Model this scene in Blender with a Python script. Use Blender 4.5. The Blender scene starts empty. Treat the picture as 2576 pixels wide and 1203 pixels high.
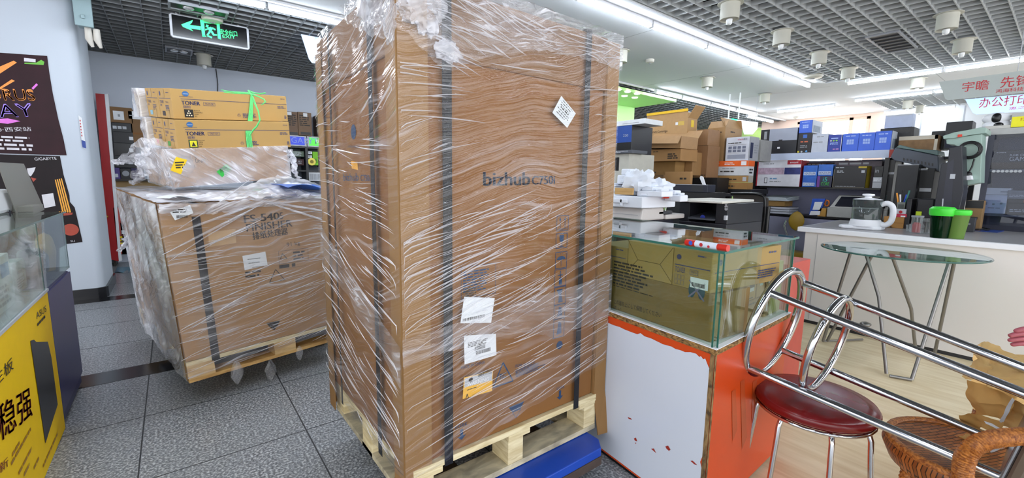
import bpy, math, random
from mathutils import Vector as V, Matrix, noise
random.seed(7)
R = math.radians
sc = bpy.context.scene
COL = sc.collection
# ---------------------------------------------------------------- camera
F, CX, CY, EYE = 1093.2, 1288.0, 601.5, 1.3
PITCH, ROLL, YAW = R(7.739), R(.841), R(52.04)
C0 = V((0, 0, EYE))
_fh = V((math.cos(YAW), math.sin(YAW), 0)); _rt = V((math.sin(YAW), -math.cos(YAW), 0)); _up = V((0, 0, 1))
FW = _fh*math.cos(PITCH) - _up*math.sin(PITCH); UPV = _fh*math.sin(PITCH) + _up*math.cos(PITCH)
_c, _s = math.cos(ROLL), math.sin(ROLL)
cr = _rt*_c + UPV*_s; cu = UPV*_c - _rt*_s
cam = bpy.data.cameras.new('camera'); camo = bpy.data.objects.new('camera', cam); COL.objects.link(camo)
cam.sensor_width = 36; cam.lens = 36*F/2576; cam.clip_start = .02; cam.clip_end = 100
m4 = Matrix((cr, cu, -FW)).transposed().to_4x4(); m4.translation = C0; camo.matrix_world = m4
sc.camera = camo
# ---------------------------------------------------------------- exposure, world
sc.view_settings.view_transform = 'Standard'; sc.view_settings.look = 'None'
sc.view_settings.gamma = 1; sc.view_settings.use_curve_mapping = False
sc.view_settings.exposure = 0.6
wd = bpy.data.worlds.new('world'); sc.world = wd; wd.use_nodes = True
wd.node_tree.nodes['Background'].inputs[0].default_value = (.95, .97, 1, 1)
wd.node_tree.nodes['Background'].inputs[1].default_value = 2.2
TUBE_POWER = 36.0

# ---------------------------------------------------------------- placing: a photo point onto a plane of the room
def ray(x, y):
    a = x - CX; b = y - CY
    return FW*F + _rt*(_c*a + _s*b) - UPV*(-_s*a + _c*b)
def onz(x, y, z): d = ray(x, y); return C0 + d*((z-EYE)/d.z)
def onx(x, y, X): d = ray(x, y); return C0 + d*(X/d.x)
def ony(x, y, Y): d = ray(x, y); return C0 + d*(Y/d.y)
def at(x, y, D): d = ray(x, y); return C0 + d*(D/F)

class Fr:
    """a local frame: x right, y away from the viewer, z up"""
    def __init__(s, o, x=(1,0,0), y=(0,1,0), z=(0,0,1)):
        s.o, s.x, s.y, s.z = V(o), V(x).normalized(), V(y).normalized(), V(z).normalized()
    def p(s, a, b, c): return s.o + s.x*a + s.y*b + s.z*c
    def sub(s, a, b, c): return Fr(s.p(a, b, c), s.x, s.y, s.z)
    def left(s, d): return Fr(s.p(0, d, 0), -s.y, s.x, s.z)
    def right(s, w): return Fr(s.p(w, 0, 0), s.y, -s.x, s.z)
    def top(s, h): return Fr(s.p(0, 0, h), s.x, -s.z, s.y)
    def rot(s, yaw=0, pitch=0, roll=0):
        m = Matrix.Rotation(R(yaw), 3, s.z) @ Matrix.Rotation(R(pitch), 3, s.y) @ Matrix.Rotation(R(roll), 3, s.x)
        return Fr(s.o, m @ s.x, m @ s.y, m @ s.z)
    def hit(s, px, py):
        d = ray(px, py); t = (s.o - C0).dot(s.y)/d.dot(s.y); q = C0 + d*t - s.o
        return q.dot(s.x), q.dot(s.z)
W = Fr((0,0,0))
def eul(o, yaw, pitch, roll): return Fr(o).rot(yaw, pitch, roll)

# ---------------------------------------------------------------- mesh building
_tc = {}
def text_mesh(s):
    if s not in _tc:
        c = bpy.data.curves.new('t', 'FONT'); c.body = s; c.resolution_u = 3
        o = bpy.data.objects.new('t', c); COL.objects.link(o)
        dg = bpy.context.evaluated_depsgraph_get(); m = bpy.data.meshes.new_from_object(o.evaluated_get(dg))
        vs = [v.co.copy() for v in m.vertices]; fs = [list(p.vertices) for p in m.polygons]
        bpy.data.objects.remove(o); bpy.data.curves.remove(c); bpy.data.meshes.remove(m)
        x0 = min(v.x for v in vs); x1 = max(v.x for v in vs); y0 = min(v.y for v in vs); y1 = max(v.y for v in vs)
        _tc[s] = ([((v.x-x0)/(x1-x0), (v.y-y0)/(y1-y0)) for v in vs], fs, (x1-x0)/(y1-y0))
    return _tc[s]
ORG = {}
class MB:
    def __init__(s): s.v = []; s.f = []; s.mi = []; s.cur = 0
    def add(s, vs, fs):
        n = len(s.v); s.v += [V(q) for q in vs]
        for f in fs: s.f.append([n+i for i in f]); s.mi.append(s.cur)
        return s
    def m(s, i): s.cur = i; return s
    def hexa(s, p):       # 8 points: 4 bottom ccw, 4 top ccw
        return s.add(p, [(3,2,1,0),(4,5,6,7),(0,1,5,4),(1,2,6,5),(2,3,7,6),(3,0,4,7)])
    def box(s, fr, a0, b0, c0, a1, b1, c1):
        P = fr.p
        return s.hexa([P(a0,b0,c0),P(a1,b0,c0),P(a1,b1,c0),P(a0,b1,c0),P(a0,b0,c1),P(a1,b0,c1),P(a1,b1,c1),P(a0,b1,c1)])
    def prism(s, fr, pts, b0, b1):   # outline in frame x,z ; extruded along y
        n = len(pts); vs = [fr.p(a, b0, c) for a, c in pts] + [fr.p(a, b1, c) for a, c in pts]
        return s.add(vs, [list(range(n)), list(range(2*n-1, n-1, -1))] + [(i, i+n, (i+1) % n+n, (i+1) % n) for i in range(n)])
    def slab(s, fr, pts, z0, z1):    # outline in frame x,y ; extruded along z
        n = len(pts); vs = [fr.p(a, b, z0) for a, b in pts] + [fr.p(a, b, z1) for a, b in pts]
        return s.add(vs, [list(range(n-1, -1, -1)), list(range(n, 2*n))] + [(i, (i+1) % n, (i+1) % n+n, i+n) for i in range(n)])
    def rect(s, fr, u0, v0, u1, v1, e=.0015):
        return s.add([fr.p(u0,-e,v0), fr.p(u1,-e,v0), fr.p(u1,-e,v1), fr.p(u0,-e,v1)], [(0,1,2,3)])
    def poly(s, fr, pts, e=.0015):
        return s.add([fr.p(a,-e,b) for a, b in pts], [list(range(len(pts)))])
    def quadp(s, fr, pts, e=.0015): return s.poly(fr, [fr.hit(*q) for q in pts], e)
    def disc(s, fr, u, v, r, e=.0015, n=20, sy=1):
        return s.poly(fr, [(u+r*math.cos(6.2832*i/n), v+r*sy*math.sin(6.2832*i/n)) for i in range(n)], e)
    def text(s, fr, st, u, v, h, w=None, e=.0015, ang=0):
        vs, fs, asp = text_mesh(st); w = w or asp*h; c, q = math.cos(ang), math.sin(ang)
        return s.add([fr.p(u+a*w*c-b*h*q, -e, v+a*w*q+b*h*c) for a, b in vs], fs)
    def textp(s, fr, st, p0, p1, hp, e=.0015):
        a = V(fr.hit(*p0)); b = V(fr.hit(*p1)); t = V(fr.hit(p0[0], p0[1]-hp)); d = b-a
        return s.text(fr, st, a.x, a.y, (t-a).length, d.length, e, math.atan2(d.y, d.x))
    def lines(s, fr, u0, v0, u1, v1, n, e=.0015, fill=.55):   # illegible small print
        dv = (v1-v0)/n
        for i in range(n):
            u = u0
            end = u0 + (u1-u0)*random.uniform(.7, 1)
            while u < end:
                l = (v1-v0)/n*random.uniform(.8, 3.2); l = min(l, end-u)
                s.rect(fr, u, v0+i*dv+dv*(1-fill)/2, u+l, v0+i*dv+dv*(1+fill)/2, e); u += l + dv*.4
        return s
    def linesp(s, fr, p0, p1, n, e=.0015): a = fr.hit(*p0); b = fr.hit(*p1); return s.lines(fr, min(a[0],b[0]), min(a[1],b[1]), max(a[0],b[0]), max(a[1],b[1]), n, e)
    def bars(s, fr, u0, v0, u1, v1, e=.002):
        u = u0
        while u < u1: l = random.choice((.4,.8,1.2))*(u1-u0)/45; s.rect(fr, u, v0, u+l, v1, e); u += l + random.choice((.5,1))*(u1-u0)/45
        return s
    def frame(s, fr, u0, v0, u1, v1, t, e=.0015):
        s.rect(fr,u0,v0,u1,v0+t,e); s.rect(fr,u0,v1-t,u1,v1,e); s.rect(fr,u0,v0+t,u0+t,v1-t,e); return s.rect(fr,u1-t,v0+t,u1,v1-t,e)
    def tube(s, pts, r, n=10, closed=False, caps=True):
        pts = [V(q) for q in pts]; N = len(pts); rs = r if isinstance(r, (list, tuple)) else [r]*N
        rings = []; up = None
        for i in range(N):
            if closed: t = pts[(i+1) % N] - pts[i-1]
            else: t = pts[min(i+1, N-1)] - pts[max(i-1, 0)]
            t.normalize()
            if up is None:
                up = V((0,0,1)) if abs(t.z) < .9 else V((1,0,0))
            a = t.cross(up)
            if a.length < 1e-4: a = t.cross(V((0,1,0)))
            a.normalize(); b = a.cross(t).normalized(); up = b
            rings.append([pts[i] + (a*math.cos(6.28319*k/n) + b*math.sin(6.28319*k/n))*rs[i] for k in range(n)])
        fs = []
        for i in range(N if closed else N-1):
            j = (i+1) % N
            for k in range(n): fs.append((i*n+k, i*n+(k+1) % n, j*n+(k+1) % n, j*n+k))
        if caps and not closed: fs += [list(range(n-1,-1,-1)), [(N-1)*n+k for k in range(n)]]
        return s.add([q for g in rings for q in g], fs)
    def rod(s, a, b, r, n=10): return s.tube([a, b], r, n)
    def lathe(s, fr, prof, n=24):   # prof: (radius, height) from the bottom up
        vs = [fr.p(r_*math.cos(6.28319*k/n), r_*math.sin(6.28319*k/n), h) for r_, h in prof for k in range(n)]
        fs = [(i*n+k, i*n+(k+1) % n, (i+1)*n+(k+1) % n, (i+1)*n+k) for i in range(len(prof)-1) for k in range(n)]
        return s.add(vs, fs + [list(range(n-1,-1,-1)), [(len(prof)-1)*n+k for k in range(n)]])
    def grid(s, fn, nu, nv):
        vs = [fn(i/nu, j/nv) for j in range(nv+1) for i in range(nu+1)]
        return s.add(vs, [(j*(nu+1)+i, j*(nu+1)+i+1, (j+1)*(nu+1)+i+1, (j+1)*(nu+1)+i) for j in range(nv) for i in range(nu)])
    def ball(s, c, r, n=12, sx=1, sy=1, sz=1):
        c = V(c)
        return s.grid(lambda u, v: c + V((r*sx*math.cos(6.28319*u)*math.sin(math.pi*v), r*sy*math.sin(6.28319*u)*math.sin(math.pi*v), -r*sz*math.cos(math.pi*v))), n, n//2+2)
    def build(s, name, mats, parent=None, bev=0, smooth=None, solid=0, label=None):
        if not isinstance(mats, (list, tuple)): mats = [mats]
        xs = [v.x for v in s.v]; ys = [v.y for v in s.v]; zs = [v.z for v in s.v]
        o0 = V(((min(xs)+max(xs))/2, (min(ys)+max(ys))/2, min(zs)))
        me = bpy.data.meshes.new(name); me.from_pydata([v-o0 for v in s.v], [], s.f)
        for q in mats: me.materials.append(q)
        me.polygons.foreach_set('material_index', s.mi)
        if smooth is not None:
            me.polygons.foreach_set('use_smooth', [True]*len(s.f)); me.set_sharp_from_angle(angle=R(smooth))
        me.update(); me.validate()
        ob = bpy.data.objects.new(name, me); COL.objects.link(ob); ORG[ob.name] = o0
        if parent: ob.parent = parent; ob.location = o0 - ORG[parent.name]
        else: ob.location = o0
        if solid: q = ob.modifiers.new('s', 'SOLIDIFY'); q.thickness = solid; q.offset = 0
        if bev: q = ob.modifiers.new('b', 'BEVEL'); q.width = bev; q.segments = 2; q.limit_method = 'ANGLE'; q.angle_limit = R(40)
        if label: ob['label'] = label
        return ob
def thing(name, label, cat, loc, group=None):
    o = bpy.data.objects.new(name, None); COL.objects.link(o); o.location = V(loc); ORG[o.name] = V(loc)
    o.empty_display_size = .1
    return tag(o, label, cat, group)
def tag(o, label, cat, group=None, kind=None):
    o['label'] = label; o['category'] = cat
    if group: o['group'] = group
    if kind: o['kind'] = kind
    return o
def struct(o): o['kind'] = 'structure'; return o
def clone(root, delta, label, group=None):
    def cp(o, par):
        c = o.copy(); COL.objects.link(c); ORG[c.name] = ORG[o.name]
        if par: c.parent = par
        for ch in [q for q in o.children]: cp(ch, c)
        return c
    r = cp(root, None); r.location = root.location + V(delta); r['label'] = label
    if group: r['group'] = group
    return r

# ---------------------------------------------------------------- materials
def lin(c):
    if isinstance(c, str): c = tuple(int(c[i:i+2], 16) for i in (0, 2, 4))
    return tuple((x/255/12.92 if x/255 <= .04045 else ((x/255+.055)/1.055)**2.4) for x in c) + (1,)
_mc = {}
def M(col, rough=.6, metal=0, var=.12, scale=18, bump=0, bscale=60, stretch=(1,1,1), trans=None, spec=.5):
    """painted, printed, plastic or metal surface: base colour with a faint procedural mottling"""
    key = (str(col), rough, metal, var, scale, bump, bscale, stretch, spec)
    if key in _mc: return _mc[key]
    mt = bpy.data.materials.new('surface'); mt.use_nodes = True; nt = mt.node_tree; b = nt.nodes['Principled BSDF']
    b.inputs['Roughness'].default_value = rough; b.inputs['Metallic'].default_value = metal; b.inputs['Specular IOR Level'].default_value = spec
    tc = nt.nodes.new('ShaderNodeTexCoord'); mp = nt.nodes.new('ShaderNodeMapping'); mp.inputs['Scale'].default_value = stretch
    nz = nt.nodes.new('ShaderNodeTexNoise'); nz.inputs['Scale'].default_value = scale; nz.inputs['Detail'].default_value = 4
    nt.links.new(tc.outputs['Object'], mp.inputs[0]); nt.links.new(mp.outputs[0], nz.inputs['Vector'])
    c = lin(col); mx = nt.nodes.new('ShaderNodeMix'); mx.data_type = 'RGBA'
    mx.inputs[6].default_value = tuple(x*(1-var) for x in c[:3]) + (1,); mx.inputs[7].default_value = tuple(min(1, x*(1+var)) for x in c[:3]) + (1,)
    nt.links.new(nz.outputs[0], mx.inputs[0]); nt.links.new(mx.outputs[2], b.inputs['Base Color'])
    if bump:
        n2 = nt.nodes.new('ShaderNodeTexNoise'); n2.inputs['Scale'].default_value = bscale; nt.links.new(mp.outputs[0], n2.inputs['Vector'])
        bp = nt.nodes.new('ShaderNodeBump'); bp.inputs['Strength'].default_value = bump; bp.inputs['Distance'].default_value = .01
        nt.links.new(n2.outputs[0], bp.inputs['Height']); nt.links.new(bp.outputs[0], b.inputs['Normal'])
    _mc[key] = mt; return mt
def emit(col, st):
    key = ('e', str(col), st)
    if key in _mc: return _mc[key]
    mt = bpy.data.materials.new('glow'); mt.use_nodes = True; nt = mt.node_tree; b = nt.nodes['Principled BSDF']
    b.inputs['Base Color'].default_value = lin(col); b.inputs['Emission Color'].default_value = lin(col); b.inputs['Emission Strength'].default_value = st
    _mc[key] = mt; return mt
def schlick(nt, normal=None, f0=.04):
    lw = nt.nodes.new('ShaderNodeLayerWeight'); lw.inputs[0].default_value = .5
    if normal: nt.links.new(normal, lw.inputs['Normal'])
    p = nt.nodes.new('ShaderNodeMath'); p.operation = 'POWER'; p.inputs[1].default_value = 5; nt.links.new(lw.outputs['Facing'], p.inputs[0])
    q = nt.nodes.new('ShaderNodeMath'); q.operation = 'MULTIPLY_ADD'; q.use_clamp = True; q.inputs[1].default_value = 1-f0; q.inputs[2].default_value = f0; nt.links.new(p.outputs[0], q.inputs[0])
    return q.outputs[0]
def glass(tint, refl=.9, rough=.0, ior=1.5, haze=0, hazecol='ffffff'):
    key = ('g', tint, refl, rough, haze)
    if key in _mc: return _mc[key]
    mt = bpy.data.materials.new('glass'); mt.use_nodes = True; nt = mt.node_tree; nt.nodes.remove(nt.nodes['Principled BSDF'])
    out = nt.nodes['Material Output']; tr = nt.nodes.new('ShaderNodeBsdfTransparent'); tr.inputs[0].default_value = lin(tint)
    gl = nt.nodes.new('ShaderNodeBsdfGlossy'); gl.inputs['Roughness'].default_value = rough; gl.inputs[0].default_value = (refl,)*3+(1,)
    fr = schlick(nt)
    mx = nt.nodes.new('ShaderNodeMixShader'); nt.links.new(fr, mx.inputs[0]); nt.links.new(tr.outputs[0], mx.inputs[1]); nt.links.new(gl.outputs[0], mx.inputs[2])
    last = mx
    if haze:
        df = nt.nodes.new('ShaderNodeBsdfDiffuse'); df.inputs[0].default_value = lin(hazecol); m2 = nt.nodes.new('ShaderNodeMixShader'); m2.inputs[0].default_value = haze
        nt.links.new(mx.outputs[0], m2.inputs[1]); nt.links.new(df.outputs[0], m2.inputs[2]); last = m2
    nt.links.new(last.outputs[0], out.inputs[0]); _mc[key] = mt; return mt
def film(name, base, streak, tilt=.2, freq=55, bumpd=.012, white='f2f2fa', crumple=0):
    """thin clear stretch film: transparent, glossy, milky where its layers are bunched into long wrinkles"""
    mt = bpy.data.materials.new(name); mt.use_nodes = True; nt = mt.node_tree; L = nt.links.new; b = nt.nodes['Principled BSDF']
    b.inputs['Base Color'].default_value = lin(white); b.inputs['Roughness'].default_value = .22; b.inputs['Specular IOR Level'].default_value = 1
    out = nt.nodes['Material Output']
    g = nt.nodes.new('ShaderNodeNewGeometry'); sx = nt.nodes.new('ShaderNodeSeparateXYZ'); L(g.outputs['Position'], sx.inputs[0])
    def mth(op, a, b_=None, cl=False):
        q = nt.nodes.new('ShaderNodeMath'); q.operation = op; q.use_clamp = cl
        for i, z in enumerate((a, b_)):
            if z is None: continue
            if isinstance(z, (int, float)): q.inputs[i].default_value = z
            else: L(z, q.inputs[i])
        return q.outputs[0]
    s_ = mth('SUBTRACT', sx.outputs[0], sx.outputs[1])
    lo = nt.nodes.new('ShaderNodeTexNoise'); lo.inputs['Scale'].default_value = 1.6; L(g.outputs['Position'], lo.inputs['Vector'])
    bend = mth('MULTIPLY', mth('SUBTRACT', lo.outputs[0], .5), .35)
    t_ = mth('ADD', mth('SUBTRACT', sx.outputs[2], mth('MULTIPLY', s_, tilt)), bend)
    cb = nt.nodes.new('ShaderNodeCombineXYZ'); L(mth('MULTIPLY', s_, 1.7 + crumple*10), cb.inputs[0]); L(mth('MULTIPLY', t_, freq), cb.inputs[2])
    nz = nt.nodes.new('ShaderNodeTexNoise'); nz.inputs['Scale'].default_value = 1; nz.inputs['Detail'].default_value = 3; nz.inputs['Distortion'].default_value = .4 + crumple; L(cb.outputs[0], nz.inputs['Vector'])
    rp = nt.nodes.new('ShaderNodeMapRange'); L(nz.outputs[0], rp.inputs[0]); rp.inputs[1].default_value = .53; rp.inputs[2].default_value = .72
    n3 = nt.nodes.new('ShaderNodeTexNoise'); n3.inputs['Scale'].default_value = 4.5; L(g.outputs['Position'], n3.inputs['Vector'])
    r3 = nt.nodes.new('ShaderNodeMapRange'); L(n3.outputs[0], r3.inputs[0]); r3.inputs[1].default_value = .4; r3.inputs[2].default_value = .65
    st = mth('MULTIPLY', rp.outputs[0], mth('ADD', mth('MULTIPLY', r3.outputs[0], .75), .25))
    fac = mth('ADD', mth('MULTIPLY', st, streak), mth('MULTIPLY', mth('ADD', r3.outputs[0], .5), base), True)
    bp = nt.nodes.new('ShaderNodeBump'); bp.inputs['Strength'].default_value = .8; bp.inputs['Distance'].default_value = bumpd
    L(nz.outputs[0], bp.inputs['Height']); L(bp.outputs[0], b.inputs['Normal'])
    tr = nt.nodes.new('ShaderNodeBsdfTransparent'); mx = nt.nodes.new('ShaderNodeMixShader')
    gl = nt.nodes.new('ShaderNodeBsdfGlossy'); gl.inputs['Roughness'].default_value = .1; L(bp.outputs[0], gl.inputs['Normal'])
    m0 = nt.nodes.new('ShaderNodeMixShader'); L(mth('MULTIPLY', schlick(nt, bp.outputs[0], .06), .8, True), m0.inputs[0]); L(tr.outputs[0], m0.inputs[1]); L(gl.outputs[0], m0.inputs[2])
    L(fac, mx.inputs[0]); L(m0.outputs[0], mx.inputs[1]); L(b.outputs[0], mx.inputs[2]); L(mx.outputs[0], out.inputs[0])
    return mt
FILM = film('stretch_film', .015, .26)
FILMV = film('stretch_film_loose', .28, .6, tilt=-1.6, freq=30)
FILMD = film('stretch_film_bunched', .1, .55, tilt=.12, freq=70, crumple=.6)
FILMW = film('stretch_film_milky', .3, .6, tilt=.1, freq=40, crumple=.3)
FILMM = film('stretch_film_layered', .5, .7, tilt=.3, freq=30, crumple=.2)
def granite():
    mt = bpy.data.materials.new('granite_tile'); mt.use_nodes = True; nt = mt.node_tree; L = nt.links.new; b = nt.nodes['Principled BSDF']
    b.inputs['Roughness'].default_value = .28
    g = nt.nodes.new('ShaderNodeNewGeometry')
    n1 = nt.nodes.new('ShaderNodeTexNoise'); n1.inputs['Scale'].default_value = 95; n1.inputs['Detail'].default_value = 3; L(g.outputs['Position'], n1.inputs['Vector'])
    n2 = nt.nodes.new('ShaderNodeTexVoronoi'); n2.inputs['Scale'].default_value = 150; L(g.outputs['Position'], n2.inputs['Vector'])
    cr_ = nt.nodes.new('ShaderNodeValToRGB'); e = cr_.color_ramp.elements; e[0].position = .4; e[0].color = lin('525559'); e[1].position = .62; e[1].color = lin('d6d8da')
    q = cr_.color_ramp.elements.new(.52); q.color = lin('8d9096')
    L(n1.outputs[0], cr_.inputs[0])
    mx = nt.nodes.new('ShaderNodeMix'); mx.data_type = 'RGBA'; mx.inputs[0].default_value = .35; L(cr_.outputs[0], mx.inputs[6])
    c2 = nt.nodes.new('ShaderNodeValToRGB'); c2.color_ramp.elements[0].color = lin('4e5157'); c2.color_ramp.elements[1].color = lin('b4b6ba'); L(n2.outputs['Color'], c2.inputs[0]); L(c2.outputs[0], mx.inputs[7])
    L(mx.outputs[2], b.inputs['Base Color']); return mt
def woodmat(c0, c1, stretch, scale=3, rough=.45, bump=.1):
    mt = bpy.data.materials.new('wood'); mt.use_nodes = True; nt = mt.node_tree; L = nt.links.new; b = nt.nodes['Principled BSDF']; b.inputs['Roughness'].default_value = rough
    g = nt.nodes.new('ShaderNodeNewGeometry'); mp = nt.nodes.new('ShaderNodeMapping'); mp.inputs['Scale'].default_value = stretch; L(g.outputs['Position'], mp.inputs[0])
    n1 = nt.nodes.new('ShaderNodeTexNoise'); n1.inputs['Scale'].default_value = scale; n1.inputs['Detail'].default_value = 6; n1.inputs['Distortion'].default_value = .6; L(mp.outputs[0], n1.inputs['Vector'])
    cr_ = nt.nodes.new('ShaderNodeValToRGB'); e = cr_.color_ramp.elements; e[0].position = .35; e[0].color = lin(c0); e[1].position = .65; e[1].color = lin(c1); L(n1.outputs[0], cr_.inputs[0]); L(cr_.outputs[0], b.inputs['Base Color'])
    bp = nt.nodes.new('ShaderNodeBump'); bp.inputs['Strength'].default_value = bump; bp.inputs['Distance'].default_value = .004; L(n1.outputs[0], bp.inputs['Height']); L(bp.outputs[0], b.inputs['Normal']); return mt
GRANITE = granite()
LAMINATE = woodmat('dfcaa0', 'f2e2c0', (9, 1, 1), 2.2, .35, .05)
PINE = woodmat('cfbb8c', 'eee0b8', (3, 3, 22), 2.5, .7)
CARD = M('835728', .75, var=.1, scale=5, bump=.06, bscale=7)
CARDB = M('a87f50', .75, var=.12, scale=7)
CARDL = M('bd9a6a', .75, var=.08, scale=7)
CARDD = M('7d5e3e', .8, var=.12, scale=7)
KRAFT = M('b99a6b', .8, var=.14, scale=14, bump=.3, bscale=24)
TONERC = M('b38e52', .7, var=.06, scale=6)
TAPE = M('a8834a', .3, var=.08)
BLACK = M('17171a', .45); DARK = M('26272b', .5); NAVY = M('1c2030', .45); BLK = M('0c0c0f', .35)
WHITE = M('e8e9ee', .5, var=.03); PAPER = M('dfe2e6', .6, var=.03); GREY = M('8f9298', .5); LGREY = M('b9bcc2', .5, var=.05); PLASTW = M('dcdad2', .4, var=.03)
INKB = M('123a62', .6, var=.1); INKK = M('2a2622', .6, var=.15); INKN = M('39406a', .6); REDP = M('b3202a', .5); GREEN = M('3fae48', .45)
CHROME = M('c9cbd0', .12, 1, var=.05); STEEL = M('a2a4a8', .28, 1, var=.06); STRAP = M('14151b', .4, bump=.2, bscale=300, spec=.3)
GLASSC = glass('f1f8f4'); GLASSE = M('1f5b50', .15, var=.1); BLUE = M('2f55c4', .45); BLUED = M('163a8c', .45); YEL = M('e8c613', .5, var=.05)
TUBE = emit('eaf4ff', TUBE_POWER); 
# ================================================================ the setting
CEIL = 3.0
b = MB(); b.box(W, -6, -5, -.1, 1.55, 10.5, 0); b.box(W, 1.55, 1.5, -.1, 15, 10.5, 0); struct(b.build('floor', GRANITE))
b = MB(); b.box(W, 1.5501, -5, -.1, 15, 1.4999, 0.0); struct(b.build('floor', LAMINATE))
# black border strips laid in the tiles, and the joints
STRIPM = M('1c1c20', .2)
for y0, y1, x1 in ((3.58, 3.80, 4), (6.0, 6.2, 4)):
    b = MB(); b.box(W, -3, y0, 0, x1, y1, .002); struct(b.build('trim_1', STRIPM))
b = MB()
for x in (-.86, -.205, .46, 1.12): b.box(W, x-.003, -3, 0, x+.003, 9, .0012)
for y in (1.0, 1.65, 2.3, 2.95, 4.4, 5.05, 5.7, 6.9, 7.6): b.box(W, -3, y-.002, 0, 1.5, y+.002, .001)
struct(b.build('trim_2', M('3a3c40', .5)))
# ceiling: white board bands, open cell grids between them
WCEIL = M('cbced2', .8, var=.02, scale=2)
b = MB()
for x0, y0, x1, y1 in ((-2, 2.8, 13.2, 4.98), (8.8, -5, 10.85, 2.8), (10.85, 2.75, 13.2, 2.8)): b.box(W, x0, y0, CEIL, x1, y1, CEIL+.06)
struct(b.build('ceiling', WCEIL))
b = MB(); b.box(W, -6, -5, CEIL+.45, 15, 10.5, CEIL+.5); struct(b.build('ceiling', M('0d0e10', .9)))
b = MB()
for a in ((-2, 2.76, 8.8, 2.8), (8.76, -5, 8.8, 2.76), (-2, 4.98, 15, 5.02), (10.85, -5, 10.89, 2.75)): b.box(W, a[0], a[1], CEIL-.02, a[2], a[3], CEIL+.2)
struct(b.build('trim_3', WCEIL))
b = MB()   # panel joints of the white boards
for x in (-.4, 2.0, 4.4, 6.8, 9.2, 11.6): b.box(W, x-.004, 2.82, CEIL-.0012, x+.004, 4.96, CEIL)
for y in (1.5, .2, -1.1): b.box(W, 9.0, y-.004, CEIL-.0012, 10.84, y+.004, CEIL)
struct(b.build('trim_4', GREY))
def grid(x0, y0, x1, y1, p, mat):
    b = MB(); t = .0045; h = .042
    y = y0
    while y < y1: b.box(W, x0, y-t, CEIL-.01, x1, y+t, CEIL+h); y += p
    x = x0
    while x < x1: b.box(W, x-t, y0, CEIL-.008, x+t, y1, CEIL+h); x += p
    struct(b.build('ceiling', mat))
GRIDL = M('bcc0c3', .6, var=.02); GRIDSHADE = M('7c8083', .6, var=.02)  # one blade material; weaker light on the left grid painted as darker grey
grid(.5, -1.6, 8.76, 2.76, .155, GRIDL)
grid(-1.2, 5.02, 14.5, 8.6, .155, GRIDSHADE)
grid(10.89, -2.5, 13.2, 2.75, .155, GRIDL)
# walls
BACKY = 8.6
b = MB(); b.box(W, -1.2, BACKY, 0, 5.6, BACKY+.1, CEIL+.4); struct(b.build('wall_back', M('ccd3e0', .85, var=.03, scale=2)))
b = MB(); b.box(W, -.95, 6.95, 0, -.84, BACKY, CEIL+.4); struct(b.build('wall_left', M('a9adb0', .85, var=.1, scale=3)))
b = MB()   # white column with a rounded corner
b.slab(W, [(-3, 6.2), (-.70, 6.2), (-.655, 6.22), (-.635, 6.26), (-.635, 7.0), (-3, 7.0)], 0.1, CEIL+.4)
col = struct(b.build('wall_left', M('c6ced9', .75, var=.04, scale=2, bump=.05, bscale=9), smooth=50))
b = MB(); b.slab(W, [(-3, 6.18), (-.69, 6.18), (-.63, 6.21), (-.615, 6.26), (-.615, 7.02), (-3, 7.02)], 0, .11); struct(b.build('baseboard_left', STRIPM))
b = MB(); b.rod(V((-.83, BACKY-.02, 3)), V((-.83, BACKY-.02, 2.55)), .02); struct(b.build('trim_5', BLACK))
q = ony(543, 170, BACKY-.01); b = MB(); b.tube([V((q.x, BACKY-.012, 2.98)), V((q.x+.01, BACKY-.012, 2.75)), V((q.x-.01, BACKY-.012, 2.5)), V((q.x, BACKY-.012, 2.2))], .006, 6); struct(b.build('trim_6', DARK))
# far wall with the bright window, side panels
FX = 13.2
PEACH_GLOW = M('f0d3c2', .8, var=.03, scale=2)  # window glow put into the wall and frame colour as peach
wl = [onx(2062, 300, FX), onx(2192, 288, FX)]
wy0, wy1 = wl[1].y, wl[0].y + .5; wz0, wz1 = 1.7, 2.93
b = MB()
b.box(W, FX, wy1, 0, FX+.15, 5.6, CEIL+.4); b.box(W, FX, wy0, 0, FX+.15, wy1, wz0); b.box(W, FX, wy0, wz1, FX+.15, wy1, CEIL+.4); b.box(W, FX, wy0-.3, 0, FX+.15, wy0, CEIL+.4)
struct(b.build('wall_right', PEACH_GLOW))
b = MB(); b.box(W, FX, -5, 0, FX+.15, wy0-.3, CEIL+.4); struct(b.build('wall_right', M('c4c6c9', .8, var=.03, scale=2)))
b = MB(); b.box(W, FX+.1, wy0, wz0, FX+.12, wy1, wz1)
w = struct(b.build('window_1', emit('fffaf2', 7)))
b = MB(); ym = wy0 + (wy1-wy0)*.22
for y in (wy0, ym, wy1-.08): b.box(W, FX+.02, y, wz0, FX+.09, y+.08, wz1)
b.box(W, FX+.02, wy0, wz1-.06, FX+.09, wy1, wz1); b.build('window_frame', PEACH_GLOW, w)
b = MB()
for px in (2318, 2424): q = onx(px, 300, FX); b.box(W, FX-.004, q.y-.012, 1.2, FX, q.y+.012, 2.98)
struct(b.build('trim_7', GREY))
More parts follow.
